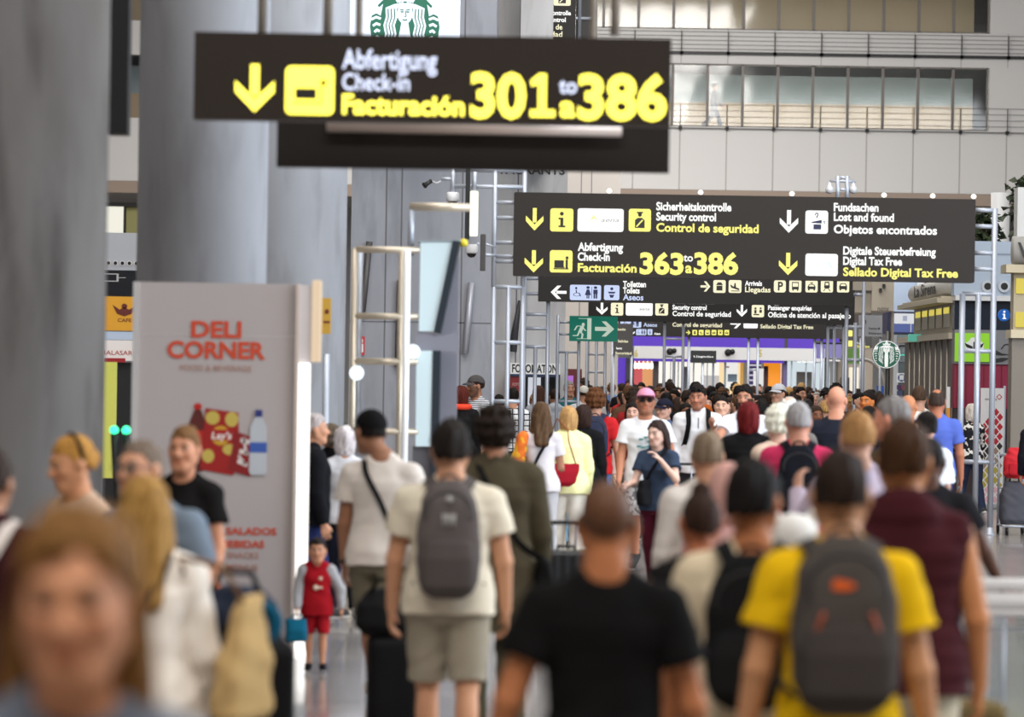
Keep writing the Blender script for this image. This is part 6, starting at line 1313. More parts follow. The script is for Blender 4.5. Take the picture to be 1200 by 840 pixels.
# plants on the raised terrace, upper right
g0 = empty('terrace_planter', (P(1185, 290, 63).x, 63, 0), 0, 'raised pale terrace trough carrying leafy plants, upper right', 'planter')
za = P(1185, 290, 63).z; m = MB(); m.box((-.32, .0, za - .35), (1.2, .8, za)); m.build('trough', plain((178, 190, 206), .5), g0); m = MB(); m.box((-.25, .2, 0), (1.1, .6, za - .35)); m.build('plinth', plain((160, 166, 178), .6), g0)
m = MB(); m.lathe([(.16, 0), (.16, P(1174, 226, 65).z)], (P(1172, 260, 65).x, 65, 0), 'Z', 32); tag(struct(m.build('column', plain((206, 206, 206), .5))), 'slim pale pillar behind the terrace plants')
def plant(px, pytop, w, label, n, seed):
    p = P(px, 290, 63.4); hgt = P(px, pytop, 63.4).z - za; g = empty('terrace_plant', (p.x, 63.4, za), 0, label, 'plant'); rnd = random.Random(seed); lv = MB(); st = MB()
    for i in range(n):
        z = hgt * (1 - rnd.random() ** 1.3 * .9); c = Vector((rnd.gauss(0, w * .36), rnd.gauss(0, .13), z)); L = rnd.uniform(.12, .22); W_ = L * .42
        R = Matrix.Rotation(rnd.uniform(0, 6.28), 3, 'Z') @ Matrix.Rotation(rnd.uniform(-.9, .9), 3, 'X') @ Matrix.Rotation(rnd.uniform(-1, 1), 3, 'Y')
        lv.add([c + R @ Vector(v) for v in ((0, 0, 0), (W_, L * .45, .02), (0, L, -.02), (-W_, L * .45, .02))], [(0, 1, 2, 3)])
    for i in range(9):
        x = rnd.gauss(0, w * .3); st.tube([Vector((x * .2, 0, 0)), Vector((x * .6, rnd.gauss(0, .05), hgt * .5)), Vector((x, rnd.gauss(0, .1), hgt * rnd.uniform(.8, 1)))], .012, 5)
    lv.build('foliage', noisy((30, 40, 26), (62, 76, 46), 9, .55), g); st.build('stems', plain((70, 58, 44), .7), g); return g
plant(1200, 212, .30, 'taller dark leafy plant at the upper right edge', 230, 2); plant(1155, 252, .32, 'lower dark leafy plant seen between the rungs right of the main sign', 130, 8)
# glass barrier, bottom right
d = 18.6; zt = P(1150, 684, d).z; xL = P(1112, 690, d).x; g = empty('glass_barrier', (xL, d, 0), 0, 'steel-framed glass barrier with double top rail, bottom right', 'barrier'); L_ = 1.9
for z, r in ((zt, .030), (zt - .080, .040), (zt - .135, .018)):
    m = MB(); m.tube([(.12, 0, z), (L_, 0, z)], r, 12); m.build('rail', plain((250, 251, 253), .3, .0), g)  # plain white stands in for ceiling lights mirrored in the chrome
m = MB(); m.tube([(.12, 0, zt), (.03, 0, zt - .06), (-.01, 0, zt - .22), (-.03, 0, .5), (-.03, 0, .0)], .026, 12); m.build('end_post', plain((250, 251, 253), .3, .0), g)  # end post whitened likewise, reflected light put into its colour
for x in (.09, .27, .41, 1.2): m = MB(); m.tube([(x, 0, .1), (x, 0, zt - .12)], .008, 8); m.build('bar', STEEL, g)
m = MB(); m.tube([(.0, 0, zt - .22), (L_, 0, zt - .22)], .006, 8); m.tube([(.0, 0, .1), (L_, 0, .1)], .012, 8); m.build('cross_wire', STEEL, g); m = MB(); m.box((.0, -.004, .1), (L_, .004, zt - .14)); m.build('glass_pane', glass((232, 238, 240), .05, .10), g); m = MB(); m.tube([(L_, 0, 0), (L_, 0, zt)], .026, 12); m.build('end_post', STEEL, g)
# ================================================================ people and their luggage
SKN = {'fair': (216, 170, 150), 'mid': (192, 144, 120), 'tan': (172, 120, 94), 'olive': (160, 112, 86), 'brown': (120, 76, 54), 'dark': (84, 54, 40)}
BLK, BRN, DBRN, BLOND, GREY, WHT_H = (26, 21, 19), (84, 58, 38), (52, 36, 27), (186, 144, 84), (138, 134, 132), (228, 224, 210)
# ---------------- near left
J = person(90, 594, 5.6, 6, 'woman closest to the camera with long blond-brown hair and blue-grey top', sex='f', vox=.005, skin=(214, 150, 112), hair=('long', (124, 86, 44)), hair_len=.40, top=('t', (112, 118, 130)), bottom=('jeans', (60, 66, 84)), legs='step', head=(-8, 6), name='person')
J = person(170, 557, 13.0, 186, 'blond long-haired woman in a white jacket seen from behind, left', sex='f', vox=.006, skin=SKN['fair'], hair=('long', (166, 126, 68)), hair_len=.30, top=('jacket', (244, 234, 222)), bottom=('pants', (206, 190, 170)), arms=((6, 10, 10), (4, 13, 24)), build=1.05)
g = on_person(J, 'tote_bag', 'large beige tote bag hanging beside the white-jacketed blond woman', 'bag'); o_ = np.array((-.335, .03, .98)); solid([loft([(-.20, .05, .15, 0), (-.17, .065, .17, 0), (.0, .06, .14, -.02), (.22, .02, .075, -.05)], o_, rz(-.5), 3.2)], .008, 'bag_body', cloth((186, 154, 104)), g, wrinkle(.004, 1, 2), 0)
for sy in (-.06, .06): m = MB(); m.tube([o_ + np.array((0, sy, .20)), o_ + np.array((.07, sy, .32)), J['pt'](J['shr']) + np.array((.03, sy * .8, .075)), o_ + np.array((.20, sy * 1.2, .30))], .008, 6); m.build('handle', cloth((120, 84, 50)), g)
cross_strap(J, g, (52, 34, 26), -1, .028, (-.20, .02, .92), .04)
person(84, 509, 17, -52, 'woman with tied-back blond hair and dark hairband, looking down left', sex='f', vox=.007, skin=(206, 146, 108), hair=('bun', (182, 132, 64)), bun_at=(0, .10, .0), top=('blouse', (206, 176, 152)), bottom=('pants', (120, 110, 100)), head=(-10, 14))
J5 = PEOPLE[-1]; hb = MB(); hb.tube([J5['pt'](J5['head'] + J5['RH'] @ (np.array((.083 * math.cos(a), .03, .03 + .100 * math.sin(a))) * J5['hs'])) for a in np.linspace(-.2, math.pi + .2, 17)], .010, 8); hb.build('hairband', cloth((30, 24, 22)), J5['root'])
J = person(164, 512, 15.6, -34, 'balding man with eyeglasses in a grey-blue polo shirt, left', vox=.007, skin=(214, 156, 124), hair=('ring', (120, 104, 92)), top=('polo', (116, 128, 142)), bottom=('pants', (52, 54, 62)), build=1.3, head_dx=-.06, arms=((4, 18, 14), (4, 18, 14))); eyeglasses(J)
J = person(216, 498, 20, -14, 'woman with pinned-up brown hair and black T-shirt before the grey snack stand', sex='f', vox=.007, skin=(206, 144, 112), hair=('bun', (120, 86, 54)), bun_at=(0, .08, .09), top=('t', (24, 22, 22)), bottom=('jeans', (22, 22, 26)), arms=((10, 12, 20), (4, 10, 14)))
wb = MB(); w_ = J['pt'](J['wrl']); wb.lathe([(.026, -.018), (.036, -.015), (.036, .015), (.026, .018)], w_, 'Z', 16); wb.build('wristband', plain((232, 110, 24), .5), J['root'])
J = person(-14, 522, 13.2, 176, 'person in dark maroon jacket cut off by the left edge, white strap', vox=.008, hair=('short', DBRN), top=('jacket', (58, 26, 30)), bottom=('pants', (32, 34, 44)), build=1.05); g = on_person(J, 'white_strap_bag', 'white-strapped dark bag on the maroon-jacketed person at the left edge', 'bag'); cross_strap(J, g, (214, 202, 194), -1, .045, (-.22, .02, .92), .042); o_ = J['pt'](np.array((.26, .03, .86))); solid([loft([(-.12, .06, .13, 0), (.0, .075, .15, 0), (.12, .05, .14, 0)], o_, I3, 3)], .01, 'bag_body', cloth((44, 44, 50)), g)
# kerb-side luggage by the tote
def luggage(px, pyt, d, hh, w, dp, rz_, col, name, label, **k):
    return suitcase(name, (P(px, pyt, d).x, d, 0), rz_, w, dp, hh, col, label, **k)
luggage(312, 735, 14.6, .93, .20, .44, .15, (24, 23, 24), 'suitcase', 'tall black suitcase standing right of the beige tote bag', soft=True)
luggage(266, 735, 14.8, .95, .24, .40, .1, (34, 38, 50), 'suitcase', 'dark navy suitcase behind the beige tote bag, under the duffel', soft=True)
p = P(278, 700, 14.8); g = empty('duffel_bag', (p.x, 14.8, 1.04), 0, 'dark blue duffel bag lying on the navy suitcase by the tote', 'bag')
solid([loft([(-.085, .10, .18, 0), (-.05, .15, .22, 0), (.02, .15, .21, 0), (.09, .08, .16, 0)], (0, 0, 0), I3, 2.6)], .009, 'bag_body', cloth((40, 46, 60)), g, wrinkle(.006, 1, 1), .0); m = MB(); m.tube([(-.10, -.08, .06), (-.06, -.10, .15), (.06, -.10, .15), (.10, -.08, .05)], .012, 8); m.build('handle', cloth((30, 32, 40)), g)
p = P(309, 722, 14.6); m = MB(); m.tube([Vector((.055 * math.cos(a), .015 * math.sin(a), .06 * math.sin(a))) for a in np.linspace(-1.2, math.pi + 1.2, 25)], [.022 + .006 * math.sin(k / 24 * math.pi) for k in range(25)], 14); q = m.build('travel_pillow', cloth((18, 76, 100))); q.location = (p.x - .0, 14.5, 1.005); tag(q, 'teal neck pillow standing on top of the tall black suitcase', 'travel pillow')
# child in red kit
J = person(372, 629, 25.2, 2, 'small child in red football kit with grey sleeves, by the light strip', vox=.006, skin=(198, 140, 108), hair=('short', (36, 28, 24)), top=('long', (166, 164, 166)), over=('jersey', (158, 22, 32)), over_ease=.024, bottom=('shorts', (158, 24, 34)), shoes=((20, 20, 22), (230, 228, 226)), head_scale=1.42, build=1.12, arms=((2, 26, 6), (8, 12, 18)), legs=((4, 4), (-3, 3)))
s_ = J['s']; m = MB()
for dx, dz, r in ((.055, 1.29, .016), (-.012, 1.165, .022)):
    c = J['pt'](J['up']((dx, -.158, dz))); m.lathe([(.001, 0), (r * s_ * 1.6, 0), (r * s_ * 1.6, .006), (.001, .007)], c - np.array((0, .004, 0)), 'Y', 12)
a_, b_ = J['pt'](J['up']((-.005, -.164, 1.152))), J['pt'](J['up']((.085, -.150, 1.178))); m.box(a_, b_); m.build('shirt_badge', plain((224, 206, 180), .5), J['root'])
hand_bag(J, 'r', 'round teal bag dangling from the hand of the child in red', (20, 92, 118), (.14, .13, .15), 'small_bag', .03, (20, 70, 90))
# people beyond the light strip
person(370, 484, 30, 100, 'grey-haired person in a black jacket just right of the light strip', vox=.009, hair=('short', (176, 166, 166)), top=('jacket', (20, 20, 24)), bottom=('jeans', (34, 44, 86)), build=1.1)
person(388, 496, 33, 170, 'person with tousled brown hair in black, beside the grey-haired one', sex='f', vox=.009, hair=('puff', (112, 98, 84)), top=('jacket', (22, 22, 26)), bottom=('jeans', (38, 48, 92)), build=1.1)
person(404, 499, 31, 190, 'white-haired woman in a white sleeve, left of the capped man', sex='f', vox=.009, hair=('bob', (214, 206, 210)), top=('long', (212, 210, 214)), bottom=('pants', (26, 28, 40)))
# ---------------- men walking away, left of centre
J = person(434, 480, 22.7, 168, 'man in white T-shirt, black cap and olive shorts with diagonal black strap', vox=.0065, skin=SKN['olive'], hair=('shortest', BLK), cap=dict(col=(22, 21, 22), back=False), top=('t', (226, 214, 204)), bottom=('shorts', (122, 114, 96)), shoes=((224, 212, 200), (232, 226, 220)), legs=((22, 6), (-14, 22)), arms=((4, 9, 12), (10, 10, 16)), head=(42, 4), head_dx=.07, build=1.03)
g = shoulder_bag(J, 'black shoulder bag worn at the hip by the man in olive shorts', (26, 25, 26), (.26, .12, .22), (-.27, .03, .86), 1)
w_ = J['pt'](J['wrl'] - J['fdl'] * .01); wb = MB(); wb.lathe([(.024, -.012), (.037, -.010), (.037, .010), (.024, .012)], w_, 'Z', 16); wb.build('wristwatch', plain((60, 50, 44), .3, .5), J['root'])
J = person(529, 490, 18, 180, 'dark-haired man in cream T-shirt and beige shorts with grey backpack', vox=.006, skin=(206, 150, 116), hair=('thick', (34, 28, 24)), top=('t', (224, 212, 190)), bottom=('shorts', (160, 150, 132)), arms=((8, 13, 12), (4, 13, 18)), legs=((10, 8), (-8, 12)), build=1.18)
def grey_logo(g, loc, yb, zc):
    m = MB()
    for dx in (-.024, -.008, .008, .024): m.tube([loc((dx, yb - .004, zc + .06)), loc((dx, yb - .004, zc + .12))], .006, 6)
    m.lathe([(.001, 0), (.016, 0), (.016, .006), (.001, .007)], loc((0, yb - .010, zc + .19)), 'Y', 12); m.build('emblem', plain((170, 166, 160), .5), g)
backpack(J, 'grey backpack with pale emblem on the man in beige shorts', (96, 88, 86), (84, 77, 75), .31, .57, .17, 1.20, logo=grey_logo)
luggage(461, 755, 19.6, .62, .26, .36, .1, (24, 23, 24), 'suitcase', 'black trolley suitcase between the olive-shorts man and cream T-shirt man', soft=True, handle=.22)
p = P(452, 735, 19.6); g = empty('travel_bag', (P(461, 700, 19.6).x - .03, 19.58, .745), 0, 'black travel bag resting on the black trolley suitcase', 'bag'); solid([loft([(-.118, .12, .10, 0), (-.06, .17, .14, 0), (.04, .16, .13, 0), (.12, .09, .08, 0)], (0, 0, 0), I3, 2.8)], .009, 'bag_body', cloth((28, 27, 28)), g, wrinkle(.005, 1, 4), 0); m = MB(); m.tube([(-.09, -.06, .09), (-.05, -.07, .17), (.05, -.07, .17), (.09, -.06, .09)], .011, 8); m.build('handle', cloth((20, 20, 20)), g)
J = person(581, 473, 20.6, 182, 'curly dark-haired man in a long olive coat with black strap', vox=.007, skin=SKN['tan'], hair=('curly', (38, 28, 22)), top=('coat', (76, 68, 52)), bottom=('pants', (84, 78, 60)), arms=((6, 9, 14), (8, 12, 14)), build=1.06)
g = shoulder_bag(J, 'black cross-body bag on the man in the olive coat', (24, 24, 24), (.24, .10, .20), (-.27, .03, .86), 1)
J = person(711, 558, 10.6, 180, 'man with shaved head and black T-shirt seen from behind, centre', vox=.005, skin=(178, 112, 72), hair=('buzz', (60, 44, 32)), top=('t', (18, 17, 17)), bottom=('pants', (20, 20, 22)), arms=((-6, 20, 20, 14), (2, 16, 26, 8)), build=1.0)
J = person(884, 536, 12.3, 176, 'dark-haired man in cream T-shirt wearing a big black backpack', vox=.006, skin=(178, 112, 72), hair=('thick', (22, 18, 17)), top=('t', (216, 198, 168)), bottom=('pants', (24, 24, 28)), arms=((6, 14, 16), (4, 10, 14)), build=1.06, head=(-14, 0))
backpack(J, 'large black backpack on the dark-haired man in cream T-shirt', (22, 22, 23), (28, 28, 29), .31, .52, .19, 1.20)
J = person(985, 527, 11.5, 180, 'man in a bright yellow T-shirt with dark grey backpack, right', vox=.005, skin=(204, 146, 104), hair=('short', (42, 30, 24)), top=('t', (232, 184, 20)), bottom=('pants', (30, 30, 34)), arms=((0, 13, 14, 10), (2, 14, 16, 10)), build=1.0)
def orange_logo(g, loc, yb, zc):
    m = MB(); m.prism([(-.005, .0), (.04, .0), (.042, .02), (.034, .034), (.012, .03), (-.022, .022), (-.03, .01)], lambda u, v, t: Vector(loc((u + .005, yb - .018 + t, zc + .105 + v))), -.004, .006); m.build('emblem', plain((226, 96, 24), .5), g)
    m = MB()
    for sd in (-1, 1): m.tube([loc((sd * (.07 + .03 * math.sin(q * 3.1)), yb - .002, zc + .04 - q * .22)) for q in np.linspace(0, 1, 9)], .007, 6)
    m.tube([loc((x, yb + .008, zc - .06)) for x in (-.06, 0, .06)], .005, 6); m.build('orange_piping', plain((160, 70, 36), .5), g)
backpack(J, 'dark grey backpack with orange emblem on the man in yellow', (76, 70, 66), (66, 60, 57), .33, .54, .20, 1.24, logo=orange_logo, rounded=2.8)
J = person(1060, 490, 13.4, 176, 'man in a maroon hooded puffer vest with pale shorts, right', vox=.0065, skin=(196, 130, 84), hair=('thick', (66, 42, 24)), top=('vest', (66, 27, 32)), hood=True, bottom=('shorts', (206, 194, 170)), arms=((4, 10, 14), (2, 14, 18)), build=1.06)
J = person(1090, 512, 20.5, 172, 'dark-skinned person in a black T-shirt holding a dark red purse', vox=.008, skin=SKN['dark'], hair=('shortest', BLK), top=('t', (28, 27, 30)), bottom=('pants', (40, 40, 48)), arms=((2, 8, 10), (10, 26, 24, 22)), curl=55, build=1.1)
g = on_person(J, 'purse', 'dark red purse held out at right over the glass barrier', 'bag'); c_ = J['pt'](J['wrl'] + J['fdl'] * .10 * J['s']); solid([loft([(-.045, .05, .05, 0), (0, .065, .06, 0), (.05, .035, .03, 0)], c_ + np.array((0, 0, -.03)), I3, 2.6)], .007, 'bag_body', cloth((72, 16, 22)), g, None, 0)
# ---------------- middle distance, right of centre
J = person(829, 505, 20, 184, 'grey-brown haired man in a white shirt with black bag strap', vox=.008, hair=('short', (128, 110, 92)), top=('long', (222, 212, 204)), bottom=('pants', (44, 44, 50)), arms=((6, 10, 14), (4, 16, 30)), build=1.06); shoulder_bag(J, 'black shoulder bag at the left hip of the white-shirted man', (22, 22, 23), (.30, .13, .26), (-.27, .03, .88), -1)
person(853, 541, 17.4, 186, 'short woman in a pale pink headscarf, beside the white-shirted man', sex='f', vox=.008, hair=('scarf', (206, 158, 148)), top=('long', (204, 156, 150)), bottom=('pants', (60, 50, 52)))
person(821, 574, 14.4, 186, 'short brown-skinned woman with a small top bun, dark top, centre right', sex='f', vox=.007, skin=(176, 104, 70), hair=('bun', (52, 34, 27)), bun_at=(0, .02, .125), top=('tank', (26, 24, 24)), bottom=('pants', (34, 32, 34)), arms=((30, 16, 80), (14, 24, 40)))
J = person(936, 471, 27, 178, 'grey-haired man in a crimson polo shirt with black backpack', vox=.008, skin=(200, 140, 116), hair=('short', (154, 150, 152)), top=('polo', (196, 52, 92)), bottom=('pants', (44, 46, 60)), arms=((4, 12, 16), (4, 12, 16)), build=1.1); backpack(J, 'black backpack on the grey-haired man in crimson', (24, 25, 32), (20, 21, 27), .30, .50, .18, 1.22)
person(912, 474, 30, 200, 'woman with curly cream-white hair, left of the crimson polo man', sex='f', vox=.009, skin=SKN['fair'], hair=('puff', (236, 232, 214)), top=('blouse', (216, 190, 170)), bottom=('pants', (120, 110, 104)))
person(925, 464, 34, 170, 'white-haired man half hidden behind the curly white-haired woman', vox=.010, skin=SKN['fair'], hair=('ring', (230, 228, 226)), top=('polo', (110, 104, 100)), bottom=('pants', (60, 60, 66)))
J = person(877, 471, 33, 182, 'person with dark red bobbed hair in a broad black jacket', sex='f', vox=.009, hair=('bob', (100, 22, 24)), top=('jacket', (18, 17, 18)), bottom=('pants', (24, 24, 26)), build=1.25, arms=((10, 22, 40), (60, 30, 70, 40)))
person(981, 451, 37, 168, 'tall bald man in dark navy shirt, right of the crowd centre', vox=.009, skin=(208, 146, 120), hair=('bald', GREY), top=('t', (34, 37, 48)), bottom=('pants', (40, 42, 50)), build=1.12, H=1.88)
person(1004, 482, 20, 196, 'light-brown haired man in a lilac shirt behind the yellow T-shirt', vox=.008, skin=SKN['mid'], hair=('short', (164, 122, 78)), top=('long', (184, 170, 186)), bottom=('pants', (70, 70, 80)), arms=((30, 18, 120, -10), (8, 12, 16)))
J = person(1044, 466, 24.5, 240, 'grey-haired man in profile with olive-brown top, facing left', vox=.008, skin=(210, 140, 114), hair=('short', (128, 124, 124)), top=('polo', (82, 70, 54)), bottom=('pants', (44, 44, 48)), build=1.05, H=1.82); 
person(1098, 457, 42, 174, 'balding man in a bright blue polo shirt by the steel kiosk', vox=.008, skin=(176, 112, 84), hair=('ring', (62, 50, 44)), top=('polo', (84, 104, 186)), bottom=('jeans', (36, 46, 84)), arms=((2, 12, 12), (4, 12, 10)), H=1.86, build=1.05)
J = person(1085, 481, 31, 204, 'woman with black hair clipped up, white top, before the blue polo man', sex='f', vox=.009, skin=SKN['fair'], hair=('bun', (30, 25, 25)), bun_at=(0, .09, .06), top=('blouse', (232, 234, 238)), bottom=('pants', (26, 26, 30)))
person(1064, 460, 40, 186, 'bald tan man in black, left of the blue polo man', vox=.009, skin=(188, 124, 88), hair=('bald', BLK), top=('t', (24, 24, 27)), bottom=('pants', (34, 34, 38)), H=1.80)
person(1077, 449, 50, 184, 'brown-haired man in a white T-shirt far behind the bald tan man', vox=.010, skin=SKN['mid'], hair=('short', (74, 56, 44)), top=('t', (226, 214, 206)), bottom=('pants', (60, 60, 66)), H=1.88)
# ---------------- middle distance, centre
J = person(666, 476, 39, 188, 'blond bobbed woman in a pale yellow jacket and white trousers', sex='f', vox=.0075, skin=SKN['fair'], hair=('bob', (186, 146, 96)), top=('jacket', (240, 238, 176)), ease=.035, bottom=('wide', (232, 226, 216)), arms=((16, 12, 42, 4), (6, 10, 20)), legs=((6, 8), (-14, 12)), build=1.06)
g = on_person(J, 'handbag', 'dark red shoulder handbag of the woman in pale yellow', 'bag'); o_ = J['pt'](np.array((.13, .30, .96))); solid([loft([(-.11, .10, .06, 0), (-.07, .16, .085, 0), (.04, .19, .07, 0), (.12, .20, .03, 0)], o_, I3, 3.2)], .008, 'bag_body', cloth((150, 26, 40)), g, wrinkle(.003), 0)
m = MB(); m.tube([o_ + np.array((-.17, 0, .10)), o_ + np.array((-.10, -.06, .34)), J['pt'](np.array((.03, .16, 1.42))), J['pt'](np.array((.12, .02, 1.53))), J['pt'](np.array((.15, -.12, 1.40)))], .007, 6); m.build('strap', cloth((150, 90, 60)), g)
J = person(634, 471, 38, 186, 'woman with long brown hair and orange sleeves, behind the yellow jacket', sex='f', vox=.008, skin=SKN['tan'], hair=('long', (86, 64, 46)), hair_len=.26, top=('t', (214, 208, 212)), bottom=('jeans', (180, 178, 182)), arms=((14, 14, 60, -20), (10, 12, 80, 10)))
shoulder_bag(J, 'black cross-body bag on the long brown-haired woman', (24, 24, 28), (.26, .11, .22), (-.25, .04, .90), -1); g = on_person(J, 'folded_jacket', 'orange and yellow jacket over the left arm of the brown-haired woman', 'jacket'); c_ = J['pt'](J['elbl']); solid([rcone(J['pt'](J['shl']) + np.array((.03, .06, .02)), c_ + np.array((.02, .05, -.02)), .06, .075), rcone(c_ + np.array((.02, .05, 0)), c_ + np.array((.0, .05, -.20)), .075, .05)], .008, 'jacket_body', patterned('blotch', (236, 120, 50), (240, 176, 50), 9), g, wrinkle(.006, 1.2, 2), .03)
J = person(698, 457, 43, 178, 'curly brown-haired man in red T-shirt with navy backpack', vox=.008, skin=SKN['mid'], hair=('curly', (96, 60, 36)), top=('t', (190, 38, 42)), bottom=('jeans', (84, 104, 146)), arms=((4, 10, 14), (2, 14, 16)), H=1.80); backpack(J, 'navy backpack on the curly-haired man in red', (48, 52, 72), (42, 46, 64), .30, .48, .17, 1.23)
person(684, 474, 41.2, 168, 'dark-haired woman in a long black coat between yellow jacket and red T-shirt', sex='f', vox=.009, skin=SKN['tan'], hair=('bob', (50, 34, 30)), top=('coat', (22, 22, 24)), bottom=('pants', (22, 22, 24)), build=1.1)
J = person(757, 457, 39.5, -6, 'man in pink cap, white T-shirt and patterned shorts walking towards camera', vox=.0075, skin=(190, 128, 100), hair=('shortest', BLK), cap=dict(col=(226, 150, 178), brim=(60, 34, 44)), beard=.35, top=('t', (228, 228, 232)), bottom=('shorts', patterned('blotch', (206, 206, 208), (110, 112, 118), 22)), arms=((2, 16, 22, 12), (6, 10, 18)), head=(6, -6), build=1.05, H=1.82)
eyeglasses(J, on_head=False, dark=True); fp = MB()
for k, (dx, dz) in enumerate(((-.03, 1.27), (.02, 1.29), (.05, 1.25), (-.05, 1.20), (-.01, 1.19), (.04, 1.20))): fp.box(J['pt'](J['up']((dx - .022, -.166, dz - .009))), J['pt'](J['up']((dx + .022, -.150, dz + .009))))
fp.build('shirt_print', cloth((86, 132, 132)), J['root'])
J = person(770, 492, 35, -22, 'dark-haired woman in navy top raising her pale arm to her face', sex='f', vox=.0075, skin=(226, 186, 168), hair=('long', (54, 40, 38)), hair_len=.22, top=('t', (54, 66, 86)), bottom=('pants', (80, 26, 42)), arms=((40, 20, 120, -34), (24, 12, 62, 0)), head=(-14, 8)); shoulder_bag(J, 'black bag worn in front by the woman in navy', (24, 24, 26), (.26, .12, .26), (-.06, -.24, 1.02), 1)
person(742, 471, 46, -10, 'woman with long black hair and dark red scarf facing the camera', sex='f', vox=.009, skin=SKN['fair'], hair=('long', (26, 21, 20)), hair_len=.22, top=('long', (216, 184, 174)), over=('tank', (96, 30, 32)), over_name='scarf_top', bottom=('pants', (60, 60, 64)))
J = person(778, 467, 44.5, -44, 'man in navy cap and denim-blue jacket behind the pink-capped man', vox=.008, skin=SKN['fair'], hair=('shortest', DBRN), cap=dict(col=(32, 34, 50)), top=('jacket', (84, 100, 134)), bottom=('jeans', (90, 112, 148)), arms=((20, 12, 40), (18, 14, 50)), build=1.08)
suitcase('suitcase', (P(804, 540, 41.5).x, 41.5, 0), .2, .40, .26, .74, (84, 40, 128), 'purple hard suitcase with raised handle, below the white jacket', handle=.30)
J = person(818, 453, 44, 0, 'dark-haired man in a white zipped jacket with black straps, facing camera', vox=.0075, skin=(190, 130, 104), hair=('quiff', (30, 24, 22)), top=('jacket', (232, 232, 236)), bottom=('pants', (60, 60, 66)), beard=.3, arms=((4, 14, 18), (4, 12, 18)), head=(-16, 6), build=1.05, H=1.86)
eyeglasses(J, on_head=True, dark=True); backpack(J, 'black backpack whose straps cross the white zipped jacket', (22, 22, 24), None, .30, .46, .16, 1.22, ease=.034); zp = MB(); zp.tube([J['pt'](J['up']((-.002, -.146 - .006 * math.sin(z * 3), z))) for z in np.linspace(.86, 1.42, 9)], .006, 6); zp.build('jacket_zip', plain((40, 40, 44), .4), J['root'])
J = person(846, 463, 47, -4, 'woman with tied black hair in a white T-shirt, right of the white jacket', sex='f', vox=.0085, skin=(224, 178, 154), hair=('bun', (28, 23, 22)), top=('t', (234, 234, 236)), bottom=('jeans', (60, 70, 96)), arms=((26, 12, 84, -6), (24, 12, 84, -6)), head=(-6, 0)); shoulder_bag(J, 'black strap bag of the woman in white T-shirt', (24, 24, 25), (.24, .10, .2), (-.23, .04, .92), 1)
J = person(873, 451, 43, -6, 'bearded black-haired man in a white T-shirt facing the camera', vox=.008, skin=(188, 134, 108), hair=('thick', (22, 19, 18)), beard=.95, top=('t', (228, 230, 238)), bottom=('pants', (50, 50, 58)), arms=((8, 16, 30), (52, 16, 70, 10)), head=(-10, 0), H=1.86, build=1.08)
p = P(896, 478, 42.4); q = MB(); q.box((-.05, -.01, -.17), (.05, .01, .17)); q = q.build('paper_bag', plain((232, 232, 234), .6)); q.location = J['world'](J['pt'](J['wrl'] + J['fdl'] * .12)) + Vector((0, 0, .06)); q.rotation_euler = (0, -.5, 0); tag(q, 'white folded paper held up by the bearded man', 'paper')
person(804, 472, 50, 14, 'brown-skinned woman with dark hair and red top behind the denim jacket', sex='f', vox=.010, skin=SKN['brown'], hair=('long', BLK), hair_len=.2, top=('blouse', patterned('blotch', (176, 50, 60), (224, 214, 206), 14)), bottom=('jeans', (50, 54, 80)))
# ---------------- by the tube frames, left
person(557, 439, 53, -48, 'tall man in grey cap and striped T-shirt by the concrete wall', vox=.009, skin=SKN['tan'], hair=('shortest', DBRN), beard=.7, cap=dict(col=(84, 80, 80)), top=('t', patterned('stripe', (222, 222, 226), (120, 120, 128), 36)), bottom=('pants', (70, 70, 76)), H=1.93, head=(-20, 4))
J = person(541, 452, 52, 176, 'auburn-haired person in black with orange-red scarf by the grey column', sex='f', vox=.010, hair=('bob', (86, 34, 26)), top=('jacket', (28, 27, 28)), over=('tank', (30, 28, 30)), bottom=('pants', (30, 30, 32))); sc_ = MB(); sc_.tube([J['pt'](J['neck'] + np.array((.11 * math.cos(a), .10 * math.sin(a), .0))) for a in np.linspace(0, 6.2, 17)], .04, 10); sc_.build('scarf', cloth((236, 76, 52)), J['root'])
J = person(585, 462, 57, 178, 'person with a dark blue backpack behind the left tube frame', vox=.010, hair=('short', BLK), top=('t', (50, 54, 66)), bottom=('pants', (36, 38, 48))); backpack(J, 'dark blue backpack just right of the striped T-shirt man', (26, 54, 92), None, .30, .46, .16, 1.22)
person(601, 454, 56, 186, 'black-haired man in a black-and-white check shirt behind the tubes', vox=.010, hair=('short', BLK), top=('long', patterned('check', (228, 228, 230), (40, 42, 54), 12)), bottom=('pants', (50, 50, 56)))
person(632, 452, 64, 150, 'brown-haired woman with white collar behind the second tube frame', sex='f', vox=.011, hair=('bob', (78, 50, 40)), top=('long', (206, 206, 212)), bottom=('pants', (40, 40, 44)))
person(650, 456, 65.6, 186, 'person in a pale grey hooded top behind the middle tubes', vox=.011, hair=('short', DBRN), top=('hoodie', (200, 204, 210)), bottom=('pants', (60, 62, 70)))
person(680, 450, 73.5, 160, 'red-brown haired woman in dark clothes behind the exit-sign tubes', sex='f', vox=.011, hair=('long', (110, 54, 34)), top=('long', (60, 44, 44)), bottom=('pants', (40, 40, 44)))
person(684, 452, 67.5, 190, 'person in a cream baseball cap behind the exit-sign tubes', vox=.011, hair=('shortest', DBRN), cap=dict(col=(222, 216, 206)), top=('t', (214, 214, 216)), bottom=('pants', (50, 52, 60)))
person(912, 446, 55, -40, 'man in a pale grey cap and black top, above the crimson polo', vox=.010, skin=SKN['mid'], hair=('shortest', DBRN), cap=dict(col=(190, 190, 194)), top=('t', (26, 26, 28)), bottom=('pants', (40, 40, 46)), H=1.88)
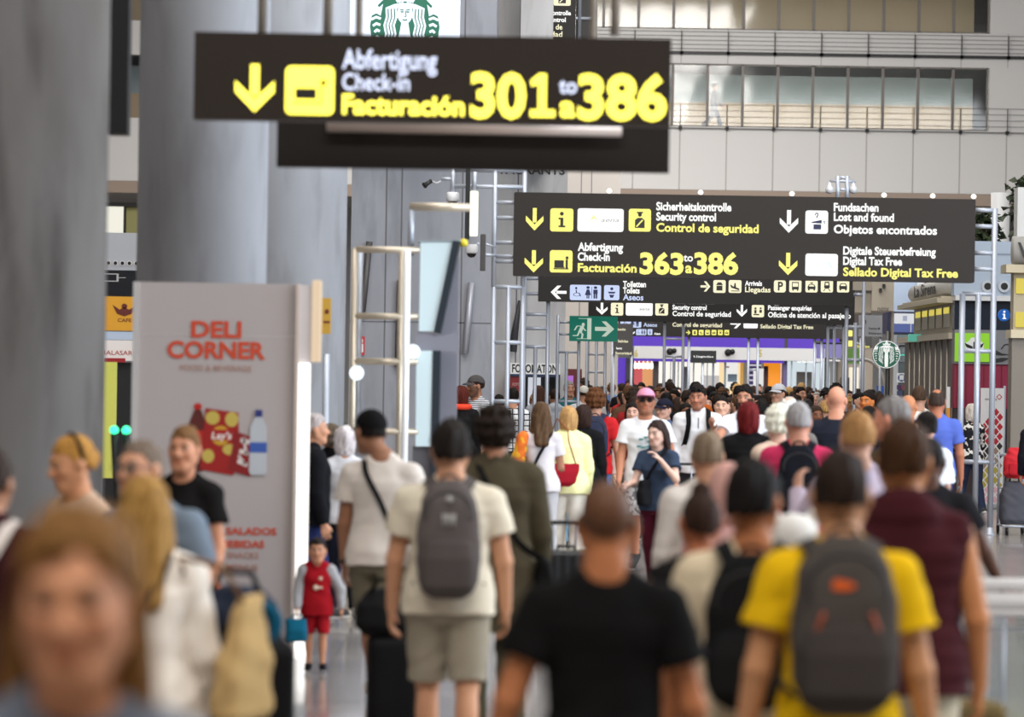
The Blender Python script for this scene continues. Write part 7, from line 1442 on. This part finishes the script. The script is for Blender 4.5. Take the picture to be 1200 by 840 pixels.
J = person(1016, 458, 50, -30, 'orange-faced man turned sideways below the round coffee sign', vox=.010, skin=(196, 116, 60), hair=('short', BLK), top=('t', (40, 36, 36)), bottom=('pants', (40, 40, 46)))
# ---------------- right edge
J = person(1138, 473, 56.5, 200, 'person in black-and-white top and jeans behind the right tube frame', sex='f', vox=.010, skin=SKN['brown'], hair=('bob', (200, 190, 182)), top=('long', patterned('blotch', (30, 30, 34), (214, 208, 200), 16)), bottom=('jeans', (40, 46, 66)), arms=((12, 12, 60), (16, 12, 40)))
person(1219, 476, 49, 182, 'person in dark top and blue jeans cut by the right edge', vox=.009, hair=('short', BLK), top=('jacket', (26, 27, 34)), bottom=('jeans', (44, 58, 96)))
p = P(1187, 560, 50.5); g = empty('luggage_trolley', (p.x, 50.5, 0), 0, 'luggage trolley with grey bag near the right edge', 'trolley'); m = MB()
for sx in (-.16, .16): m.tube([(sx, .25, .10), (sx, .20, .95), (sx, .28, 1.04)], .016, 8); m.tube([(sx, .25, .12), (sx, -.45, .12)], .016, 8)
m.tube([(-.16, .28, 1.04), (.16, .28, 1.04)], .018, 8); m.tube([(-.16, -.45, .12), (.16, -.45, .12)], .016, 8); m.tube([(-.16, .2, .6), (.16, .2, .6)], .012, 8); m.build('frame', STEEL, g)
for sx, sy in ((-.16, .22), (.16, .22), (-.12, -.38), (.12, -.38)): m = MB(); m.lathe([(.01, -.016), (.062, -.014), (.062, .014), (.01, .016)], (sx, sy, .062), 'X', 16); m.build('wheel', BLACK, g)
g2 = empty('travel_bag', (p.x, 50.35, .14), 0, 'slate-grey soft bag standing on the luggage trolley', 'bag'); solid([loft([(0, .17, .14, 0), (.06, .19, .17, 0), (.40, .18, .15, .03), (.56, .11, .08, .05)], (0, 0, 0), I3, 3)], .010, 'bag_body', cloth((84, 84, 92)), g2, wrinkle(.005), 0); m = MB(); m.tube([(-.06, 0, .55), (-.05, 0, .62), (.05, 0, .62), (.06, 0, .55)], .012, 8); m.build('handle', BLACK, g2)
g3 = empty('backpack', (p.x + .02, 50.34, .74), 0, 'red backpack piled on the slate-grey bag, right edge', 'backpack'); solid([loft([(0, .13, .09, 0), (.05, .17, .13, 0), (.26, .16, .12, 0), (.40, .10, .08, 0)], (0, 0, 0), I3, 2.8)], .010, 'main_compartment', cloth((206, 52, 60)), g3, wrinkle(.006, 1.2, 2), 0); solid([loft([(.03, .09, .03, 0), (.06, .12, .05, 0), (.2, .11, .04, 0)], (0, -.12, 0), I3, 3)], .010, 'front_pocket', cloth((186, 40, 50)), g3, None, 0)
# ---------------- loose luggage
luggage(663, 643, 27.2, .74, .36, .24, .12, (20, 20, 23), 'suitcase', 'black suitcase in front of the white-trousered woman', handle=.18)
luggage(659, 610, 44.6, .60, .14, .30, .0, (96, 170, 214), 'suitcase', 'light blue suitcase glimpsed between the white trouser legs')
luggage(1130, 803, 14.0, .80, .27, .34, .1, (116, 100, 66), 'suitcase', 'khaki suitcase at the bottom edge before the glass barrier', soft=True)
gs = luggage(930, 640, 15.6, .86, .34, .26, .0, (50, 50, 56), 'suitcase', 'dark suitcase under the white plush, behind the yellow T-shirt man')
p = P(925, 600, 15.6); g = empty('soft_toy', (P(930, 600, 15.6).x, 15.6, .89), 0, 'white soft toy with red and blue patches on the dark suitcase', 'toy'); solid([ell((0, 0, .20), (.12, .10, .20)), ell((0, -.02, .44), (.10, .09, .09)), ell((-.09, 0, .52), (.035, .03, .04)), ell((.09, 0, .52), (.035, .03, .04)), ell((-.12, -.03, .26), (.05, .05, .09)), ell((.12, -.03, .26), (.05, .05, .09))], .009, 'body', cloth((226, 222, 216)), g, None, .02); solid([ell((-.05, .08, .40), (.05, .035, .04))], .008, 'red_patch', cloth((226, 70, 50)), g, None, 0)
# ================================================================ the distant crowd
rnd = random.Random(11); placed = []
for J_ in PEOPLE: placed.append((J_['root'].location.x, J_['root'].location.y))
HAIRS = [('black-haired', (24, 20, 19)), ('dark brown-haired', (50, 36, 28)), ('brown-haired', (88, 62, 42)), ('blond', (176, 140, 88)), ('grey-haired', (150, 146, 144)), ('red-haired', (116, 58, 32))]
TOPC = [('black', (24, 24, 27)), ('navy', (36, 42, 64)), ('white', (222, 220, 220)), ('grey', (128, 126, 128)), ('red', (160, 40, 42)), ('denim-blue', (86, 104, 140)), ('olive', (92, 90, 62)), ('beige', (196, 178, 152)), ('brown', (92, 66, 50)), ('teal', (40, 104, 110)), ('pink', (206, 140, 150)), ('orange', (190, 96, 40))]
protos = []
for i, (sex, st, topk, bot, legs, arms, sk) in enumerate((('m', 'short', 't', 'jeans', 'step', 'hang', 'mid'), ('f', 'long', 'long', 'pants', 'step2', 'swing', 'fair'), ('m', 'thick', 'jacket', 'pants', 'walk', 'swing', 'olive'), ('f', 'bun', 't', 'jeans', 'step', 'hang', 'mid'),
    ('m', 'curly', 'polo', 'shorts', 'step2', 'hang', 'tan'), ('f', 'bob', 'jacket', 'pants', 'stand', 'trolley', 'fair'), ('m', 'short', 'long', 'pants', 'stand', 'hang', 'mid'), ('f', 'long', 'tank', 'jeans', 'walk', 'swing2', 'brown'))):
    protos.append((sex, st, dict(sex=sex, hair=(st, (40, 30, 26)), top=(topk, (100, 100, 100)), bottom=(bot, (50, 54, 66)), legs=legs, arms=arms, skin=SKN[sk], vox=.0135, eyes=False, H=1.72, seed=i * 1.1)))
crowd = []
def try_place(px, d, gap=.68):
    x = P(px, 450, d).x
    for a, b, c_, e_ in BLOCK:
        if a - .4 < x < b + .4 and c_ - .5 < d < e_ + .5: return None
    for a, b in placed:
        if abs(a - x) < gap * .95 and abs(b - d) < gap * 1.45: return None
    placed.append((x, d)); return x
spots = []
BLOCK = [(P(1002, 450, 84).x, P(1050, 450, 84).x, 84, 86.5), (cx0, cx1, 60, 66), (P(541, 300, 72).x, P(664, 300, 72).x, 72, 78), (P(560, 300, 100).x, P(726, 300, 100).x, 100, 104), (P(598, 300, 70).x, P(657, 300, 70).x, 70, 72), (7.0, 9.5, 61, 70), (P(655, 450, 86).x, P(683, 450, 86).x, 86, 86.3), (P(708, 450, 110).x, P(742, 450, 110).x, 110, 113)]
for d_, qs in ((50.1, (579, 596, 613, 1128, 1146, 1166)), (62.1, (615, 628, 642, 992, 1002, 1013)), (64.1, (654, 664, 678)), (80.1, (688, 699, 709, 970, 978, 989, 779, 790, 801)), (96.1, (718, 807, 877, 888, 955, 963)), (104.1, (824,)), (92.1, (719, 740)), (88, (1009, 1032)), (98, (989, 1012)), (90, (1031,)), (108, (1041,)), (97, (968,))):
    for q in qs: x_ = P(q, 450, d_).x; BLOCK.append((x_ - .05, x_ + .05, d_ - .1, d_ + .1))
def scatter(n, px0, px1, d0, d1, skip=()):
    k = t = 0
    while k < n and t < n * 40:
        t += 1; px = rnd.uniform(px0, px1); d = d0 + (d1 - d0) * rnd.random()
        if any(a < px < b and d < e for a, b, e in skip): continue
        x = try_place(px, d)
        if x is None: continue
        spots.append((x, d)); k += 1
scatter(30, 850, 1062, 47, 58); scatter(46, 726, 1050, 58, 72, ((700, 728, 85),)); scatter(70, 728, 1030, 72, 90); scatter(84, 690, 1020, 88, 115); scatter(10, 610, 700, 66, 90, ()); scatter(9, 735, 850, 50, 58)
first = {}
for x, d in spots:
    sex, st, kw = protos[rnd.randrange(len(protos))]; hn, hcol = HAIRS[rnd.choices(range(6), (50, 28, 11, 5, 4, 2))[0]]; tn, tcol = TOPC[rnd.choices(range(12), (40, 14, 12, 9, 4, 6, 5, 4, 4, 2, 2, 2))[0]]
    away = rnd.random() < .55; yaw = (180 if away else 0) + rnd.uniform(-38, 38); key = id(kw)
    if key not in first:
        J_ = person(600, 440, 60, 0, 'x', **kw); PEOPLE.pop(); root = J_['root']; kids = [c for c in SC.objects if c.parent is root]; first[key] = (root, kids); r = root; ch = kids
        for o in [root] + kids:
            for s_ in o.material_slots: m_ = s_.material; s_.link = 'OBJECT'; s_.material = m_
    else:
        r0, k0 = first[key]; r = r0.copy(); SC.collection.objects.link(r); ch = []
        for c in k0: q = c.copy(); q.parent = r; SC.collection.objects.link(q); ch.append(q)
    r.location = (x, d, 0); r.rotation_euler = (0, 0, math.radians(yaw)); s_ = rnd.gauss(1.0, .042) * (1.02 if sex == 'm' else .965); r.scale = (s_, s_, s_)
    for c in ch:
        nm = c.name.split('.')[0]
        if nm == 'hair': c.material_slots[0].material = hair_mat(hcol)
        elif nm in ('t_shirt', 'long_sleeved_shirt', 'jacket', 'polo_shirt', 'sleeveless_top'): c.material_slots[0].material = cloth(tcol)
        elif nm in ('jeans', 'trousers', 'shorts'): c.material_slots[0].material = cloth(rnd.choice(((44, 50, 72), (30, 30, 34), (90, 100, 124), (150, 140, 122))))
    who = 'woman' if sex == 'f' else 'man'; hs_ = {'long': 'long-haired', 'bun': 'bun-haired', 'bob': 'bob-haired', 'curly': 'curly-headed', 'ring': 'balding'}.get(st, 'short-haired')
    crowd.append((r, '%s %s %s in %s, %s' % (hs_, hn, who, tn, 'back turned' if away else 'facing camera'), x / d))
ORD = ['leftmost', 'second', 'third', 'fourth', 'fifth', 'sixth', 'seventh', 'eighth', 'ninth', 'tenth', 'eleventh', 'twelfth', 'thirteenth', 'fourteenth', 'fifteenth', 'sixteenth']
by = {}
for r, l, u in crowd: by.setdefault(l, []).append((u, r))
for l, rs in by.items():
    rs.sort(key=lambda q: q[0])
    for i, (u, r) in enumerate(rs):
        tag(r, 'distant ' + l if len(rs) == 1 else 'distant %s, %s of %d from left' % (l, 'first' if i == 0 else ORD[min(i, 15)], len(rs)), 'person', 'distant crowd before the shops')
# someone walking behind the gallery glass
person(838, 104, 141.6, 95, 'person walking behind the glass of the upper gallery, far away', vox=.013, H=1.72, z=w2b, eyes=False, top=('long', (86, 92, 104)), bottom=('pants', (60, 66, 80)), legs='walk', arms='swing')
